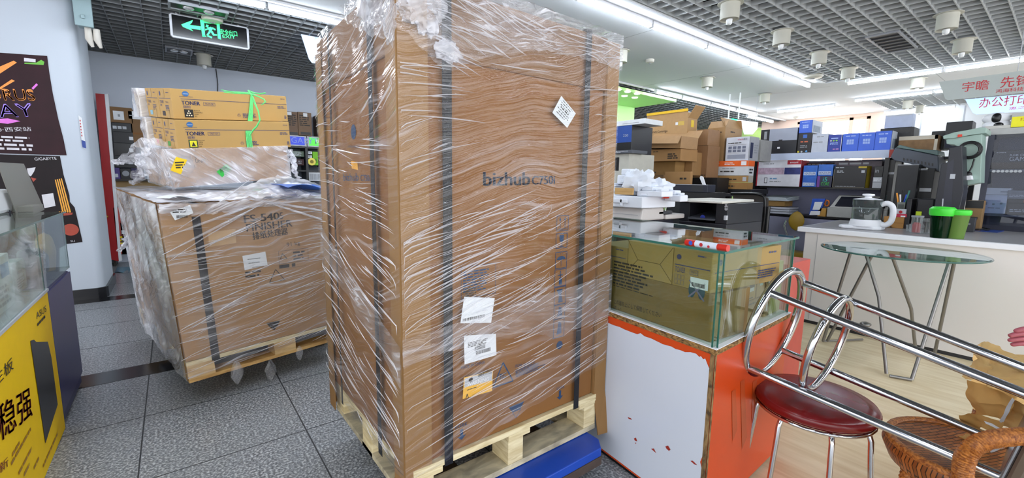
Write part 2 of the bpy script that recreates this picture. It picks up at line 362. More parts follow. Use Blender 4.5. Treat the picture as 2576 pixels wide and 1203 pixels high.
# green shop beyond: lower soffit and wall, and the far green end
GRW = M('bdf09c', .7, var=.04, scale=2)
g0 = ony(1500, 260, 6.1); g1 = ony(1597, 260, 6.1)
b = MB(); b.box(W, g0.x-1, 6.1, 0, g1.x, 6.2, 2.95); b.box(W, g0.x-1, 5.1, 2.9, g1.x, 6.1, 2.95); struct(b.build('wall_green', GRW))
b = MB(); b.box(W, 14.4, 5.1, 0, 14.5, 9.5, 3.4); struct(b.build('wall_green', M('ccf59c', .7, var=.04)))
b = MB(); b.box(W, 5.6, 9.3, 0, 14.4, 9.4, 3.4); struct(b.build('wall_back', M('8b8378', .8, var=.1)))

# ---------------------------------------------------------------- lamps
def tube_light(p0, p1, label, group, trough=True):
    p0, p1 = V(p0), V(p1); d = (p1-p0); L = d.length; d.normalize(); n = V((-d.y, d.x, 0)); f = Fr(p0, d, n)
    t = thing('tube_light', label, 'ceiling light', (p0+p1)/2 + V((0,0,.05)), group)
    b = MB(); b.box(f, 0, -.028, .012, L, .028, .05); b.build('lamp_housing', WHITE, t)
    b = MB(); b.prism(Fr(p0, n, d), [(-.019,.012),(-.019,-.008),(-.012,-.018),(.012,-.018),(.019,-.008),(.019,.012)], .015, L-.015); b.build('tube', TUBE, t)
    for e in (0, L-.014): b = MB(); b.box(f, e, -.024, -.02, e+.014, .024, .014); b.build('end_cap', WHITE, t)
ZL = 2.95
rowR = [0.75, 1.885, 3.02, 4.156, 5.287, 6.43, 7.56, 8.68]
names = ['nearest the camera, above the wrapped carton', 'second from the camera', 'third, its end over the carton top', 'fourth, left of the first lamp pot', 'fifth, long and bright over the white board', 'sixth, above the brown cartons', 'seventh and last at the grid corner']
for i in range(7): tube_light((rowR[i]+.01, 2.975, ZL), (rowR[i+1]-.01, 2.975, ZL), 'white tube light along the right grid edge, ' + names[i], 'tube lights beside the open grid')
yb = [2.5, 1.355, .21, -.93]
for i in range(3): tube_light((8.9, yb[i]-.01, ZL), (8.9, yb[i+1]+.01, ZL), 'white tube light on the cross beam, ' + ('left end near the grid corner', 'above the red lettered sign', 'beyond the sign at the right')[i], 'tube lights on the cross beam')
yc = [2.88, 1.73, .6, -.5]
for i in range(3): tube_light((10.78, yc[i]-.01, ZL), (10.78, yc[i+1]+.01, ZL), 'tube light of the second cross row, ' + ('behind the first, left of the hanging sign', 'partly behind the hanging sign', 'hidden end behind the hanging signs')[i], 'second row of cross tube lights')
tube_light((11.2, 4.43, ZL), (11.15, 3.3, ZL), 'short tube light in front of the bright far window', 'tube lights on the cross beam')
xl = [-1.4, -.28, .86, 2.0, 3.13, 4.27]
for i in range(1, 5): tube_light((xl[i]+.01, 5.08, ZL), (xl[i+1]-.01, 5.08, ZL), 'tube light beside the left dark grid, ' + ('farthest left', 'above the exit sign', 'ending above the wrapped carton', 'behind the top of the carton', 'hidden by the carton')[i], 'tube lights beside the left grid')
xr = [ony(p, 240+ (p-1647)*.25, 4.9).x for p in (1647, 1713, 1785, 1848, 1903)]
for i in range(4): tube_light((xr[i]+.02, 4.9, ZL-.02), (xr[i+1]-.02, 4.9, ZL-.02), 'tube light over the brown cartons beyond, ' + ('first and largest', 'above the pale hanging sign', 'above the far green sign', 'farthest of the straight row')[i], 'tube lights above the far aisle')
tube_light((11.4, 5.2, ZL), (12.9, 5.2, ZL), 'dimmer tube light at the far end of the aisle', 'tube lights above the far aisle')
tube_light((FX-.35, 2.85, ZL-.02), (FX-.35, 1.7, ZL-.02), 'tube added for the reflected glow strip at the far wall', 'tube lights above the far aisle')  # added tube stands in for light reflected at the window wall
# unseen rows of the same tubes, added to brighten faces turned to the camera
for r_, (y, x0, n_) in enumerate(((3.3, -.9, 2), (1.3, -2.6, 3), (-.2, -2.0, 2), (-1.1, .6, 5))):
    for k in range(n_):
        tube_light((x0+1.14*k+.01, y, ZL), (x0+1.14*(k+1)-.01, y, ZL), 'added fill tube outside the frame, ' + ('over the finisher carton', 'over the left counters', 'behind the camera', 'over the stools and the counter end')[r_] + ', ' + ('first', 'second', 'third', 'fourth', 'fifth')[k] + ' of its row', 'added near aisle fill tubes')
POT = M('bdbbb0', .5, var=.03)
def pot(px, py, r, h, label, bulb=True, z=None):
    c = onz(px, py, CEIL-.01); c.z = CEIL-.01
    t = thing('ceiling_pot_lamp', label, 'ceiling light', c, 'round pot lamps under the ceiling')
    b = MB(); b.lathe(Fr(c-V((0,0,h))), [(r*.9, .01), (r, 0), (r, h)], 24); b.build('lamp_housing', POT, t, smooth=40)
    b = MB(); f = Fr(c-V((0,0,h+.045))); b.lathe(f, [(r*.12,0),(r*.3,.01),(r*.34,.05)], 12); b.build('bulb', M('e4e6e8', .2), t, smooth=60)
    b = MB(); b.lathe(Fr(c-V((0,0,.006))), [(r*1.35,0),(r*1.35,.005)], 24); b.build('mounting_ring', POT, t, smooth=40)
for px, py, r, lb in ((1838, 8, .085, 'largest pot lamp on the right grid, nearest the camera'), (1968, 78, .085, 'pot lamp on the right grid, second along the light row'), (2062, 132, .085, 'pot lamp on the right grid, third along the light row'),
    (2135, 172, .085, 'pot lamp at the far corner of the right grid'), (2386, 35, .085, 'big pot lamp high at the right, left one above the vent side'), (2424, 100, .085, 'pot lamp at the right just above the cross tubes'),
    (1562, 128, .085, 'pot lamp on the white board just right of the wrapped carton'), (1780, 196, .085, 'pot lamp in the middle of the white board'), (1925, 237, .085, 'farther small pot lamp on the white board'),
    (512, 138, .085, 'fabric-grey pot lamp on the left dark grid under the exit sign'), (2310, 198, .085, 'pale pot lamp on the white beam left of the sign'), (2285, 254, .08, 'pot lamp on the small far grid'), (2315, 266, .07, 'little pot lamp beside the far wall panels')):
    pot(px, py, r, .15, lb)
def fixture(px, py, sx, sy, label, mat_in, name='ceiling_vent'):
    c = onz(px, py, CEIL-.01); t = thing(name, label, 'vent' if 'vent' in name else 'ceiling light', c)
    b = MB(); f = Fr(c-V((sx/2, sy/2, .015)))
    b.box(f,0,0,0,sx,.02,.03); b.box(f,0,sy-.02,0,sx,sy,.03); b.box(f,0,.02,0,.02,sy-.02,.03); b.box(f,sx-.02,.02,0,sx,sy-.02,.03); b.build('frame', GREY, t)
    b = MB(); b.box(f,.02,.02,.012,sx-.02,sy-.02,.02); b.build('backing', BLACK, t)
    b = MB()
    if 'vent' in name:
        for k in range(6): b = MB(); b.box(f, .03+k*(sx-.06)/6, .02, 0, .045+k*(sx-.06)/6, sy-.02, .012); b.build('slat', M('4a4c50', .5), t)
    else:
        for k in range(2): b = MB(); b.ball(f.p(sx*(.33+.34*k), sy/2, .01), .05, 12, sz=.5); b.build('bulb', M('d4d6d8', .1, .6), t, smooth=60)
fixture(2245, 106, .95, .3, 'dark slatted air vent set in the right grid ceiling', BLACK)
fixture(450, 127, .3, .3, 'square recessed twin spotlight in the left grid below the exit sign', BLACK, 'recessed_spotlight')
fixture(500, 24, .5, .22, 'recessed twin spotlight behind the top of the exit sign', BLACK, 'recessed_spotlight')
def smoke(px, py, label, r=.06):
    c = onz(px, py, CEIL); t = thing('smoke_detector', label, 'smoke detector', c)
    b = MB(); b.lathe(Fr(c-V((0,0,.05))), [(r*.4,0),(r*.9,.012),(r,.03),(r,.05)], 20); b.build('housing', POT, t, smooth=40)
    b = MB(); b.lathe(Fr(c-V((0,0,.058))), [(r*.2,0),(r*.3,.009)], 12); b.build('sensor', GREY, t)
smoke(1635, 150, 'small cream smoke detector on the white board right of the carton'); smoke(2003, 294, 'small smoke detector near the short tube by the window')
smoke(534, 45, 'round pale smoke detector half hidden by the exit sign', .1); smoke(2043, 190, 'wide white round fitting at the corner of the right grid', .15)
# downlights of the green shop
k = 0
for px, py in ((1555, 225), (1579, 230), (1603, 235), (1546, 236), (1571, 241), (1597, 245)):
    c = onz(px, py, 2.9); b = MB(); b.lathe(Fr(c-V((0,0,.012))), [(.05,0),(.055,.012)], 16)
    tag(b.build('downlight', emit('fffdf0', 6)), 'round glowing downlight in the green soffit, %s of the %s row' % (('left','middle','right')[k % 3], ('front','rear')[k//3]), 'ceiling light', 'green shop downlights'); k += 1
for k, px in enumerate((1885, 1909, 1935, 1960, 1982)):
    c = onx(px, 316 - k*1.2, 14.2); b = MB(); b.lathe(Fr(c), [(.11,0),(.12,.02)], 16)
    tag(b.build('downlight', emit('fffdf0', 5)), 'far glowing disc light over the distant green wall, %s from the left' % ('first','second','third','fourth','fifth')[k], 'ceiling light', 'far green shop lights')
# ================================================================ stretch film helpers
RIDGE = glass('ffffff', .9, .12, haze=.42, hazecol='f4f4fb')
def ridges(b, fr, zone, n, slope, ln, wd=.0016, off=.016, jit=.06):
    """long raised wrinkles of bunched film lying on a face: zone = function (u,v)->bool, with its bounding box"""
    (u0, v0, u1, v1), ok = zone; k = 0; tries = 0
    while k < n and tries < n*20:
        tries += 1
        u = random.uniform(u0, u1); v = random.uniform(v0, v1)
        if ok and not ok(u, v): continue
        L = random.uniform(*ln); s = slope(u, v) + random.gauss(0, jit); w_ = wd*random.uniform(.5, 1.6); k += 1
        pts = [(u + L*t*math.cos(s), v + L*t*math.sin(s) + .004*math.sin(3*t+u*9)) for t in (-.5, -.25, 0, .25, .5)]
        pts = [(max(u0, min(u1, a)), c) for a, c in pts]
        vs = []
        for (a, c), ww in zip(pts, (.1, .8, 1, .8, .1)):
            vs += [fr.p(a, -off, c-w_*ww), fr.p(a, -off-.0025*ww, c), fr.p(a, -off, c+w_*ww)]
        fs = []
        for i in range(4): fs += [(3*i, 3*i+3, 3*i+4, 3*i+1), (3*i+1, 3*i+4, 3*i+5, 3*i+2)]
        b.add(vs, fs)
def sheet(b, fr, u0, u1, lo, hi, off, amp, nu=40, nv=50, fs=9, corner=True):
    def fn(s, t):
        u = u0 + (u1-u0)*s; v = lo(u) + (hi(u)-lo(u))*t
        nn = noise.noise(fr.p(u*fs*.6, 0, v*fs)) + .5*noise.noise(fr.p(u*fs*2, 3, v*fs*2.3))
        k = min(1, 6*min(s, 1-s)) if corner else 1
        return fr.p(u, -off - amp*(.5+nn)*k, v)
    b.grid(fn, nu, nv)

# ================================================================ pallet truck under the big carton
FA = Fr((.552, 1.26, .33)); FAL = None
t = thing('platform_dolly', 'low blue steel dolly with dark wheels carrying the tall wrapped carton', 'dolly', (.95, 1.6, 0))
BLUEP = M('1546b0', .4, var=.12, scale=8); RUST = M('4a3c36', .8, var=.3, scale=25)
for y in (1.13, 1.75):
    b = MB(); b.slab(W, [(.72, y), (1.39, y), (1.43, y+.05), (1.43, y+.15), (1.39, y+.2), (.72, y+.2)], .115, .155); b.m(1); b.slab(W, [(.72, y-.003), (1.392, y-.003), (1.433, y+.048), (1.433, y+.152), (1.392, y+.203), (.72, y+.203)], .075, .115)
    b.build('deck_rail', [BLUEP, RUST], t, bev=.004)
    for x in (.8, 1.2):
        b = MB(); f = Fr((x, y+.06, .045), (1,0,0), (0,0,-1), (0,1,0)); b.lathe(f, [(.036,0),(.045,.008),(.045,.072),(.036,.08)], 20); w_ = b.build('wheel', M('2a2623', .6), t, smooth=40)
        b = MB(); b.rod((x, y+.02, .045), (x, y+.18, .045), .012); b.build('axle', STEEL, w_)
b = MB(); b.box(W, .75, 1.33, .09, .85, 1.75, .13); b.build('cross_bar', RUST, t)
b = MB(); b.box(W, 1.2, 1.33, .09, 1.3, 1.75, .13); b.build('cross_bar', RUST, t)
# ================================================================ pallet
t = thing('wooden_pallet', 'pale pine pallet between the tall wrapped carton and the blue truck', 'pallet', (1.0, 1.68, .158))
PX0, PX1, PY0, PY1 = .57, 1.478, 1.245, 2.13
for k, y in enumerate((PY0, 1.45, 1.66, 1.87, PY1-.1)):
    b = MB(); b.box(W, PX0, y, .305, PX1, y+.1, .328); b.build('top_board', PINE, t, bev=.002)
for x in (PX0, 1.0-.03, PX1-.11):
    b = MB(); b.box(W, x, PY0, .283, x+.11, PY1, .305); b.build('stringer_board', PINE, t, bev=.002)
    for y in (PY0+.002, 1.64, PY1-.12):
        b = MB(); b.box(W, x if x < 1.3 else x+.035, y, .182, x+.075 if x < 1.3 else x+.11, y+.11, .283); b.build('block', PINE, t, bev=.002)
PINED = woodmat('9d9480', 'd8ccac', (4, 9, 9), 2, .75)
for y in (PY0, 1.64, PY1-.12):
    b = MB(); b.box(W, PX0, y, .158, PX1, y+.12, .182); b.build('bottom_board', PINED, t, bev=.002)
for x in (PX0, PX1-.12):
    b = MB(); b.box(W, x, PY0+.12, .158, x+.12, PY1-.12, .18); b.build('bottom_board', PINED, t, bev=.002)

# ================================================================ the tall wrapped carton
T = thing('wrapped_carton', 'tall brown printer carton in clear stretch film, strapped on a pine pallet in the middle', 'carton', (1.0, 1.69, .33))
w, d, h = .905, .85, 1.555
FA = Fr((.555, 1.262, .33)); FL = FA.left(d)
b = MB(); b.box(FA, 0, 0, 0, w, d, h-.02); body = b.build('body', CARD, T, bev=.004)
b = MB(); L0 = FA.hit(1006, 125)[1]
b.box(FA, -.008, -.008, L0, w+.008, d+.008, h); b.build('lid', M('7e5a36', .7, var=.1, scale=5, bump=.06, bscale=7), T, bev=.004)
# edge boards
GB = M('8e693c', .7, var=.06, scale=6)
b = MB(); b.box(FA, -.012, -.013, -.06, .085, -.009, h-.03); b.box(FA, -.014, -.009, -.06, -.010, .075, h-.03)
b.hexa([FA.p(-.012,-.013,-.06), FA.p(.085,-.013,-.06), FA.p(.085,-.009,-.06), FA.p(-.012,-.009,-.06), FA.p(.0,-.05,-.2), FA.p(.085,-.045,-.2), FA.p(.085,-.041,-.2), FA.p(0,-.046,-.2)])
b.hexa([FA.p(-.014,-.012,-.06), FA.p(-.010,-.012,-.06), FA.p(-.010,.075,-.06), FA.p(-.014,.075,-.06), FA.p(-.07,-.03,-.2), FA.p(-.066,-.03,-.2), FA.p(-.066,.06,-.2), FA.p(-.07,.06,-.2)])
b.build('edge_board', GB, T)
b = MB(); P = FA.p
b.hexa([P(.912,-.013,.0), P(.978,-.02,.0), P(.978,-.016,.0), P(.912,-.009,.0), P(.912,-.013,h-.01), P(.985,-.013,h-.01), P(.985,-.009,h-.01), P(.912,-.009,h-.01)])
b.hexa([P(.926,-.035,-.2), P(.999,-.05,-.2), P(.999,-.046,-.2), P(.926,-.031,-.2), P(.912,-.013,.0), P(.978,-.02,.0), P(.978,-.016,.0), P(.912,-.009,.0)])
b.box(FA, .908, -.009, 0, .912, .07, h-.01); b.build('edge_board', GB, T)
b = MB(); b.box(FA, -.015, d-.07, -.13, -.011, d+.012, h-.05); b.box(FA, -.015, d+.009, -.13, .06, d+.013, h-.05); b.build('edge_board', GB, T)
# black straps round the whole load
def strapx(u, wd_, z0=-.03):
    b = MB(); e = .0175; th = .0012
    b.box(FA, u-wd_/2, -e-th, z0, u+wd_/2, -e, h+.006); b.box(FA, u-wd_/2, -e-th, h+.006, u+wd_/2, d+e, h+.0075); b.box(FA, u-wd_/2, d+e, z0, u+wd_/2, d+e+th, h+.006)
    b.build('strap', STRAP, T)
def strapy(v, wd_, z0=-.04):
    b = MB(); e = .0175; th = .0012
    b.box(FA, -e-th, v-wd_/2, z0, -e, v+wd_/2, h+.009); b.box(FA, -e-th, v-wd_/2, h+.009, w+e, v+wd_/2, h+.0105); b.box(FA, w+e, v-wd_/2, z0, w+e+th, v+wd_/2, h+.009)
    b.build('strap', STRAP, T)
strapx(.148, .034, -.03); strapx(.788, .03, -.03); strapy(.195, .036); strapy(.648, .02)
# print on the front
e = .0016
b = MB()
for dx in (-1.2, -.6, 0, .6, 1.2):
    b.textp(FA, 'bizhub', (1216+dx, 468), (1332+dx, 466), 35, e)
for dx in (-.6, 0, .6): b.textp(FA, 'C750i', (1338+dx, 465), (1395+dx, 463), 22, e)
b.build('printed_lettering', INKB, T)
b = MB()
ic = [(1400,543,1429,580), (1398,588,1426,623), (1397,635,1425,673), (1395,679,1423,718), (1394,724,1422,763), (1393,769,1420,799), (1392,805,1418,845)]
for k, (x0, y0, x1, y1) in enumerate(ic):
    u0, v1 = FA.hit(x0, y0); u1, v0 = FA.hit(x1, y1); b.frame(FA, u0, v0, u1, v1, 0.0028, e)
    uc, wv, hv = (u0+u1)/2, u1-u0, v1-v0
    if k == 0:
        for s in (-.2, .2):
            b.rect(FA, uc+s*wv-.0015, v0+.2*hv, uc+s*wv+.0015, v1-.25*hv, e); b.poly(FA, [(uc+s*wv-.006, v1-.32*hv), (uc+s*wv+.006, v1-.32*hv), (uc+s*wv, v1-.1*hv)], e)
        b.rect(FA, u0+.15*wv, v0+.1*hv, u1-.15*wv, v0+.15*hv, e)
    elif k == 1:
        b.poly(FA, [(uc-.2*wv, v1-.12*hv), (uc+.2*wv, v1-.12*hv), (uc+.16*wv, v0+.5*hv), (uc, v0+.38*hv), (uc-.16*wv, v0+.5*hv)], e); b.rect(FA, uc-.001, v0+.15*hv, uc+.001, v0+.4*hv, e); b.rect(FA, uc-.18*wv, v0+.1*hv, uc+.18*wv, v0+.16*hv, e)
    elif k == 2:
        b.poly(FA, [(uc+.38*wv*math.cos(a*.31416), v0+.52*hv+.22*hv*math.sin(a*.31416)) for a in range(11)], e); b.rect(FA, uc-.001, v0+.15*hv, uc+.001, v0+.55*hv, e)
        for s in (-.3, -.1, .1, .3): b.rect(FA, uc+s*wv, v0+.82*hv, uc+s*wv+.002, v0+.9*hv, e)
    elif k == 3:
        b.poly(FA, [(uc-.12*wv, v0+.1*hv), (uc+.14*wv, v0+.1*hv), (uc+.14*wv, v0+.5*hv), (uc-.12*wv, v0+.5*hv)], e); b.rect(FA, uc-.2*wv, v0+.62*hv, uc+.2*wv, v0+.68*hv, e); b.rect(FA, uc-.03*wv, v0+.5*hv, uc+.03*wv, v0+.9*hv, e)
    elif k == 4: b.poly(FA, [(uc-.3*wv, v1-.15*hv), (uc+.22*wv, v1-.15*hv), (uc+.1*wv, v0+.55*hv), (uc+.25*wv, v0+.12*hv), (uc-.15*wv, v0+.12*hv), (uc-.1*wv, v0+.5*hv)], e)
    else: b.poly(FA, [(uc-.2*wv, v0+.15*hv), (uc+.25*wv, v0+.2*hv), (uc+.2*wv, v0+.75*hv), (uc-.05*wv, v0+.85*hv)], e)
u, v = FA.hit(1407, 868); b.poly(FA, [(u+.018*math.cos(a*.5236), v+.018*math.sin(a*.5236)) for a in range(12)], e)
u0, v1 = FA.hit(1159, 672); u1, v0 = FA.hit(1246, 738); b.frame(FA, u0, v0, u1, v1, .0016, e); b.lines(FA, u0+.008, v0+.02, u1-.02, v1-.015, 8, e)
b.textp(FA, 'MADE IN CHINA', (1159, 930), (1219, 915), 8, e)
b.linesp(FA, (1289, 868), (1372, 845), 2, e); b.linesp(FA, (1296, 950), (1372, 905), 6, e); b.textp(FA, 'FOR SAFETY', (1296, 925), (1345, 916), 7, e)
tri = [FA.hit(1265, 912), FA.hit(1240, 975), FA.hit(1290, 958)]
for i in range(3):
    a = V(tri[i]); c = V(tri[(i+1) % 3]); n_ = V((-(c-a).y, (c-a).x)).normalized()*0.0028; b.poly(FA, [tuple(a-n_), tuple(c-n_), tuple(c+n_), tuple(a+n_)], e)
b.linesp(FA, (1256, 955), (1275, 935), 3, e)
b.poly(FA, [FA.hit(1279,1025), FA.hit(1318,1009), FA.hit(1308,1030), FA.hit(1289,1038)], e)
for p_, q_ in (((1288,1037),(1298,1051)), ((1298,1051),(1309,1030))):
    a = V(FA.hit(*p_)); c = V(FA.hit(*q_)); n_ = V((-(c-a).y, (c-a).x)).normalized()*.001; b.poly(FA, [tuple(a-n_), tuple(c-n_), tuple(c+n_), tuple(a+n_)], e)
b.textp(FA, 'FORK', (1145, 1081), (1176, 1070), 10, e); b.textp(FA, 'FORK', (1400, 984), (1420, 975), 8, e)
for cx_, cy_ in ((1161, 1099), (1408, 999)):
    u, v = FA.hit(cx_, cy_); b.poly(FA, [(u-.006, v+.03), (u+.006, v+.03), (u+.006, v+.004), (u+.018, v+.004), (u, v-.012), (u-.018, v+.004), (u-.006, v+.004)], e)
b.build('printed_symbols', INKB, T)
# print on the left face
b = MB(); u, v = FL.hit(890, 332)
b.disc(FL, u, v, .028, e, 24); b.textp(FL, 'bizhub', (865, 455), (903, 455), 18, e); b.textp(FL, 'C750i', (908, 455), (931, 456), 15, e)
for y0, y1 in ((565, 600), (612, 658), (672, 712), (722, 758), (782, 818), (840, 880)):
    u0, v1 = FL.hit(987, y0); u1, v0 = FL.hit(1000, y1); b.frame(FL, min(u0,u1), v0, max(u0,u1), v1, .003, e); b.poly(FL, [(u0+(u1-u0)*.2, v0+.01), (u0+(u1-u0)*.8, v0+.01), (u0+(u1-u0)*.5, v1-.01)], e)
b.textp(FL, 'KONICA MINOLTA', (876, 372), (905, 373), 6, e)
b.build('printed_lettering', INKB, T)
b = MB(); b.quadp(FL, [(884,405),(900,408),(902,428),(886,424)], .0017); b.build('label', M('e0a030'), T, label='small orange sticker on the left face')
# labels on the front
b = MB(); b.quadp(FA, [(1151,810),(1228,809),(1237,747),(1160.5,744)], .0188); l = b.build('label', PAPER, T, label='plain white label, the upper one')
b = MB(); u0, v0 = FA.hit(1157, 806); u1, _ = FA.hit(1210, 806); b.bars(FA, u0, v0, u1, v0+.01, .0192); b.lines(FA, u0+.01, v0+.085, u0+.06, v0+.115, 4, .0192); b.build('barcode', INKK, l)
b = MB(); b.quadp(FA, [(1161.6,913),(1241.5,889.5),(1240,836),(1160,841)], .0188); l = b.build('label', PAPER, T, label='white shipping label, the lower one')
b = MB()
for q in (((1190,889),(1226,878)), ((1187,878),(1213,872))):
    u0, v0 = FA.hit(*q[0]); u1, v1 = FA.hit(*q[1]); b.bars(FA, u0, v0, u1, v0+.014, .0192)
b.linesp(FA, (1170, 872), (1222, 845), 4, .0192); b.build('barcode', INKK, l)
b = MB(); b.quadp(FA, [(1157,999),(1230.5,979),(1233,928),(1160,945.5)], .0188); l = b.build('label', M('e8b23c', .5, var=.05), T, label='orange and silver warning label')
b = MB(); b.quadp(FA, [(1161,970),(1230,952),(1232,930),(1162,948)], .0191); b.build('label_panel', LGREY, l)
b = MB(); b.textp(FA, 'WARNING', (1168,968), (1222,953), 10, .0194); b.build('label_lettering', WHITE, l)
b = MB(); u0, v0 = FA.hit(1196, 945); u1, _ = FA.hit(1228, 937); b.bars(FA, u0, v0, u1, v0+.014, .0194); u, v = FA.hit(1177, 951); b.disc(FA, u, v, .009, .0194); b.linesp(FA, (1180, 990), (1222, 975), 3, .0194); b.linesp(FA, (1168, 975), (1200, 968), 1, .0194)
u, v = FA.hit(1168, 992); b.poly(FA, [(u-.007,v-.007),(u-.004,v-.007),(u,v+.004),(u+.004,v-.007),(u+.007,v-.007),(u+.001,v+.009),(u-.001,v+.009)], .0194); b.build('label_print', INKK, l)
b = MB(); b.quadp(FA, [(1380.6,285),(1418,323),(1439.6,287),(1403,243)], .0195); l = b.build('label', M('cdd2d6', .5, var=.03), T, label='tilted white delivery slip near the top right')
b = MB(); a = V(FA.hit(1385, 283)); c = V(FA.hit(1417, 317)); dr = (c-a).normalized(); nr = V((-dr.y, dr.x)); LN = (c-a).length
for k in range(7):
    st, en = random.uniform(.02, .2), random.uniform(.7, .98); o = a + nr*(.008+.009*k); hh = .003 if k != 3 else .0055
    q = st
    while q < en: l_ = random.uniform(.05, .2); p0 = o+dr*LN*q; p1 = o+dr*LN*min(en, q+l_); b.poly(FA, [tuple(p0), tuple(p1), tuple(p1+nr*hh), tuple(p0+nr*hh)], .0199); q += l_+.05
b.build('label_print', INKK, l)
# film skin
b = MB(); c1 = lambda k: (lambda u: k)
edge = lambda u: -.03 + .19*max(0, u-.02)**1.0 + .006*math.sin(u*40)
sheet(b, FA, -.016, .985, edge, c1(h+.012), .0205, .004, 70, 100)
sheet(b, FL, -.016, d+.016, lambda u: -.02+.03*(u > .5)*0 + .008*math.sin(u*30), c1(h+.012), .0205, .004, 60, 90)
sheet(b, FA.right(w+.03), -.016, d+.016, c1(.02), c1(h+.012), .0205, .006, 20, 30)
sheet(b, Fr(FA.p(w, d, 0), (-1,0,0), (0,-1,0)), -.03, w+.016, c1(.02), c1(h+.012), .0205, .006, 20, 30)
b.grid(lambda s, t_: FA.p(-.02+(w+.05)*s, -.02+(d+.04)*t_, h+.014+.01*noise.noise(V((s*7, t_*7, 1)))), 30, 30)
b.build('stretch_film', FILM, T, smooth=80)
# the bunched hood of film over the top, ragged lower edge
b = MB()
def hoodlow(u):
    base = [(-.02, 1.40), (.05, 1.36), (.12, 1.30), (.19, 1.325), (.3, 1.37), (.42, 1.42), (.55, 1.435), (.7, 1.44), (.85, 1.445), (.99, 1.43)]
    for (a, va), (c, vc) in zip(base, base[1:]):
        if u <= c: return va + (vc-va)*(u-a)/(c-a) + .012*noise.noise(V((u*30, 0, 0)))
    return base[-1][1]
sheet(b, FA, -.02, .987, hoodlow, c1(h+.02), .0275, .012, 90, 40, 16)
sheet(b, FL, .45, d+.02, lambda u: 1.52 - .17*(u-.45)/.42 + .02*noise.noise(V((u*20, 5, 0))), c1(h+.02), .0275, .012, 50, 24, 16)
b.grid(lambda s, t_: FA.p(-.03+(w+.05)*s, -.03+(.5)*t_, h+.024+.02*noise.noise(V((s*14, t_*9, 1)))), 60, 30)
b.build('film_hood', FILMD, T, smooth=80)
b = MB()   # crumpled lump at the near top corner
def lump(cx_, cy_, cz_, r, seed, sq=(1,1,1)):
    def fn(s, t_):
        a = 6.28319*s; c = math.pi*t_; q = V((math.cos(a)*math.sin(c)*sq[0], math.sin(a)*math.sin(c)*sq[1], -math.cos(c)*sq[2]))
        k = r*(1 + .35*noise.noise(q*2.4+V((seed,0,0))) + .2*noise.noise(q*7+V((0,seed,0))) + .1*noise.noise(q*17))
        return V((cx_, cy_, cz_)) + q*k
    b.grid(fn, 40, 28)
lump(.565, 1.40, 1.87, .105, 2, (.55, 1.5, 1)); lump(.60, 1.30, 1.90, .075, 5, (1, .5, 1.1)); lump(.62, 1.235, 1.80, .06, 9, (1.2, .35, 1.2)); lump(.70, 1.232, 1.69, .045, 12, (1, .3, .7)); lump(.545, 1.29, 1.76, .05, 4, (.4, .8, 1.3))
b.build('crumpled_film', FILMM, T, smooth=60)
# band of bunched film near the foot
b = MB()
lowb = lambda u: (.38 if u < .25 else .38 - .0*u) + .02*math.sin(u*5) - .05*max(0, 1-abs(u-.66)/.2) + .006*noise.noise(V((u*40, 0, 2)))
sheet(b, FA, -.02, .987, lowb, lambda u: .47+.09*u, .026, .008, 90, 24, 18)
sheet(b, FL, -.02, d+.02, lambda u: .62-.3*u/d + .01*math.sin(u*20), lambda u: .75-.3*u/d, .026, .006, 60, 16, 14)
b.build('film_band', FILMD, T, smooth=80)
# raised wrinkles
b = MB()
ok = lambda u, v: not (.17 < u < .76 and .9 < v < 1.35) and v < hoodlow(u) and v > edge(u)
ridges(b, FA, ((-.01, 0, .97, 1.4), ok), 210, lambda u, v: (.05 if v > 1.15 else .2 if v < .35 else .27), (.05, .3), off=.0262)
ridges(b, FA, ((-.01, .5, .6, .88), None), 60, lambda u, v: .3, (.12, .42), .002, off=.0262)
ridges(b, FA, ((.1, .95, .97, 1.53), lambda u, v: v > hoodlow(u)), 90, lambda u, v: -.12-.25*(.5-u), (.04, .2), off=.04, jit=.15)
ridges(b, FL, ((0, 0, d, 1.5), None), 200, lambda u, v: (.5-.5*(1-u/d) if v > 1.2 else -.25 if v < .75 else -.05-.1*u), (.06, .34), off=.0262)
b.build('film_wrinkle', RIDGE, T)
# ================================================================ finisher carton on its pallet, at the left
FF = Fr(onz(477, 965, .15), (.971, .238, 0), (-.238, .971, 0))
uT, vT = FF.hit(397, 516)
FW_ = 1.0; FD = 1.5; FDX = .1      # width, depth, drift of the back to the right
PH = .125
def fp(u, y, v): return FF.p(u + uT*(v/vT)*(1 if u < .5 else .25) + FDX*y/FD, y, v + (.045*y/FD if v > .5 else 0))
t = thing('wooden_pallet', 'low wooden pallet under the wide finisher carton, lifted off the floor', 'pallet', FF.p(.5, .7, 0))
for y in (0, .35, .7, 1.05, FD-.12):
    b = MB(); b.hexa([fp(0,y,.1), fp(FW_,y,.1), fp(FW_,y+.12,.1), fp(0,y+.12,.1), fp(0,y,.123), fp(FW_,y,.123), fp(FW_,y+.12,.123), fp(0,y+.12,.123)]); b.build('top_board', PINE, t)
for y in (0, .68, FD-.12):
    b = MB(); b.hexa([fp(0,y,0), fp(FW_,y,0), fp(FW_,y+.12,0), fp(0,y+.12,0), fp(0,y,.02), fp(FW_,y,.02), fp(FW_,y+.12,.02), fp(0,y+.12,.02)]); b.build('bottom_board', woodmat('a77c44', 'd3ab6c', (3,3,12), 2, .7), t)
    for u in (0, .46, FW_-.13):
        b = MB(); b.hexa([fp(u,y,.02), fp(u+.13,y,.02), fp(u+.13,y+.12,.02), fp(u,y+.12,.02), fp(u,y,.1), fp(u+.13,y,.1), fp(u+.13,y+.12,.1), fp(u,y+.12,.1)]); b.build('block', woodmat('b08a58', 'dcbc88', (3,3,12), 2, .7), t)
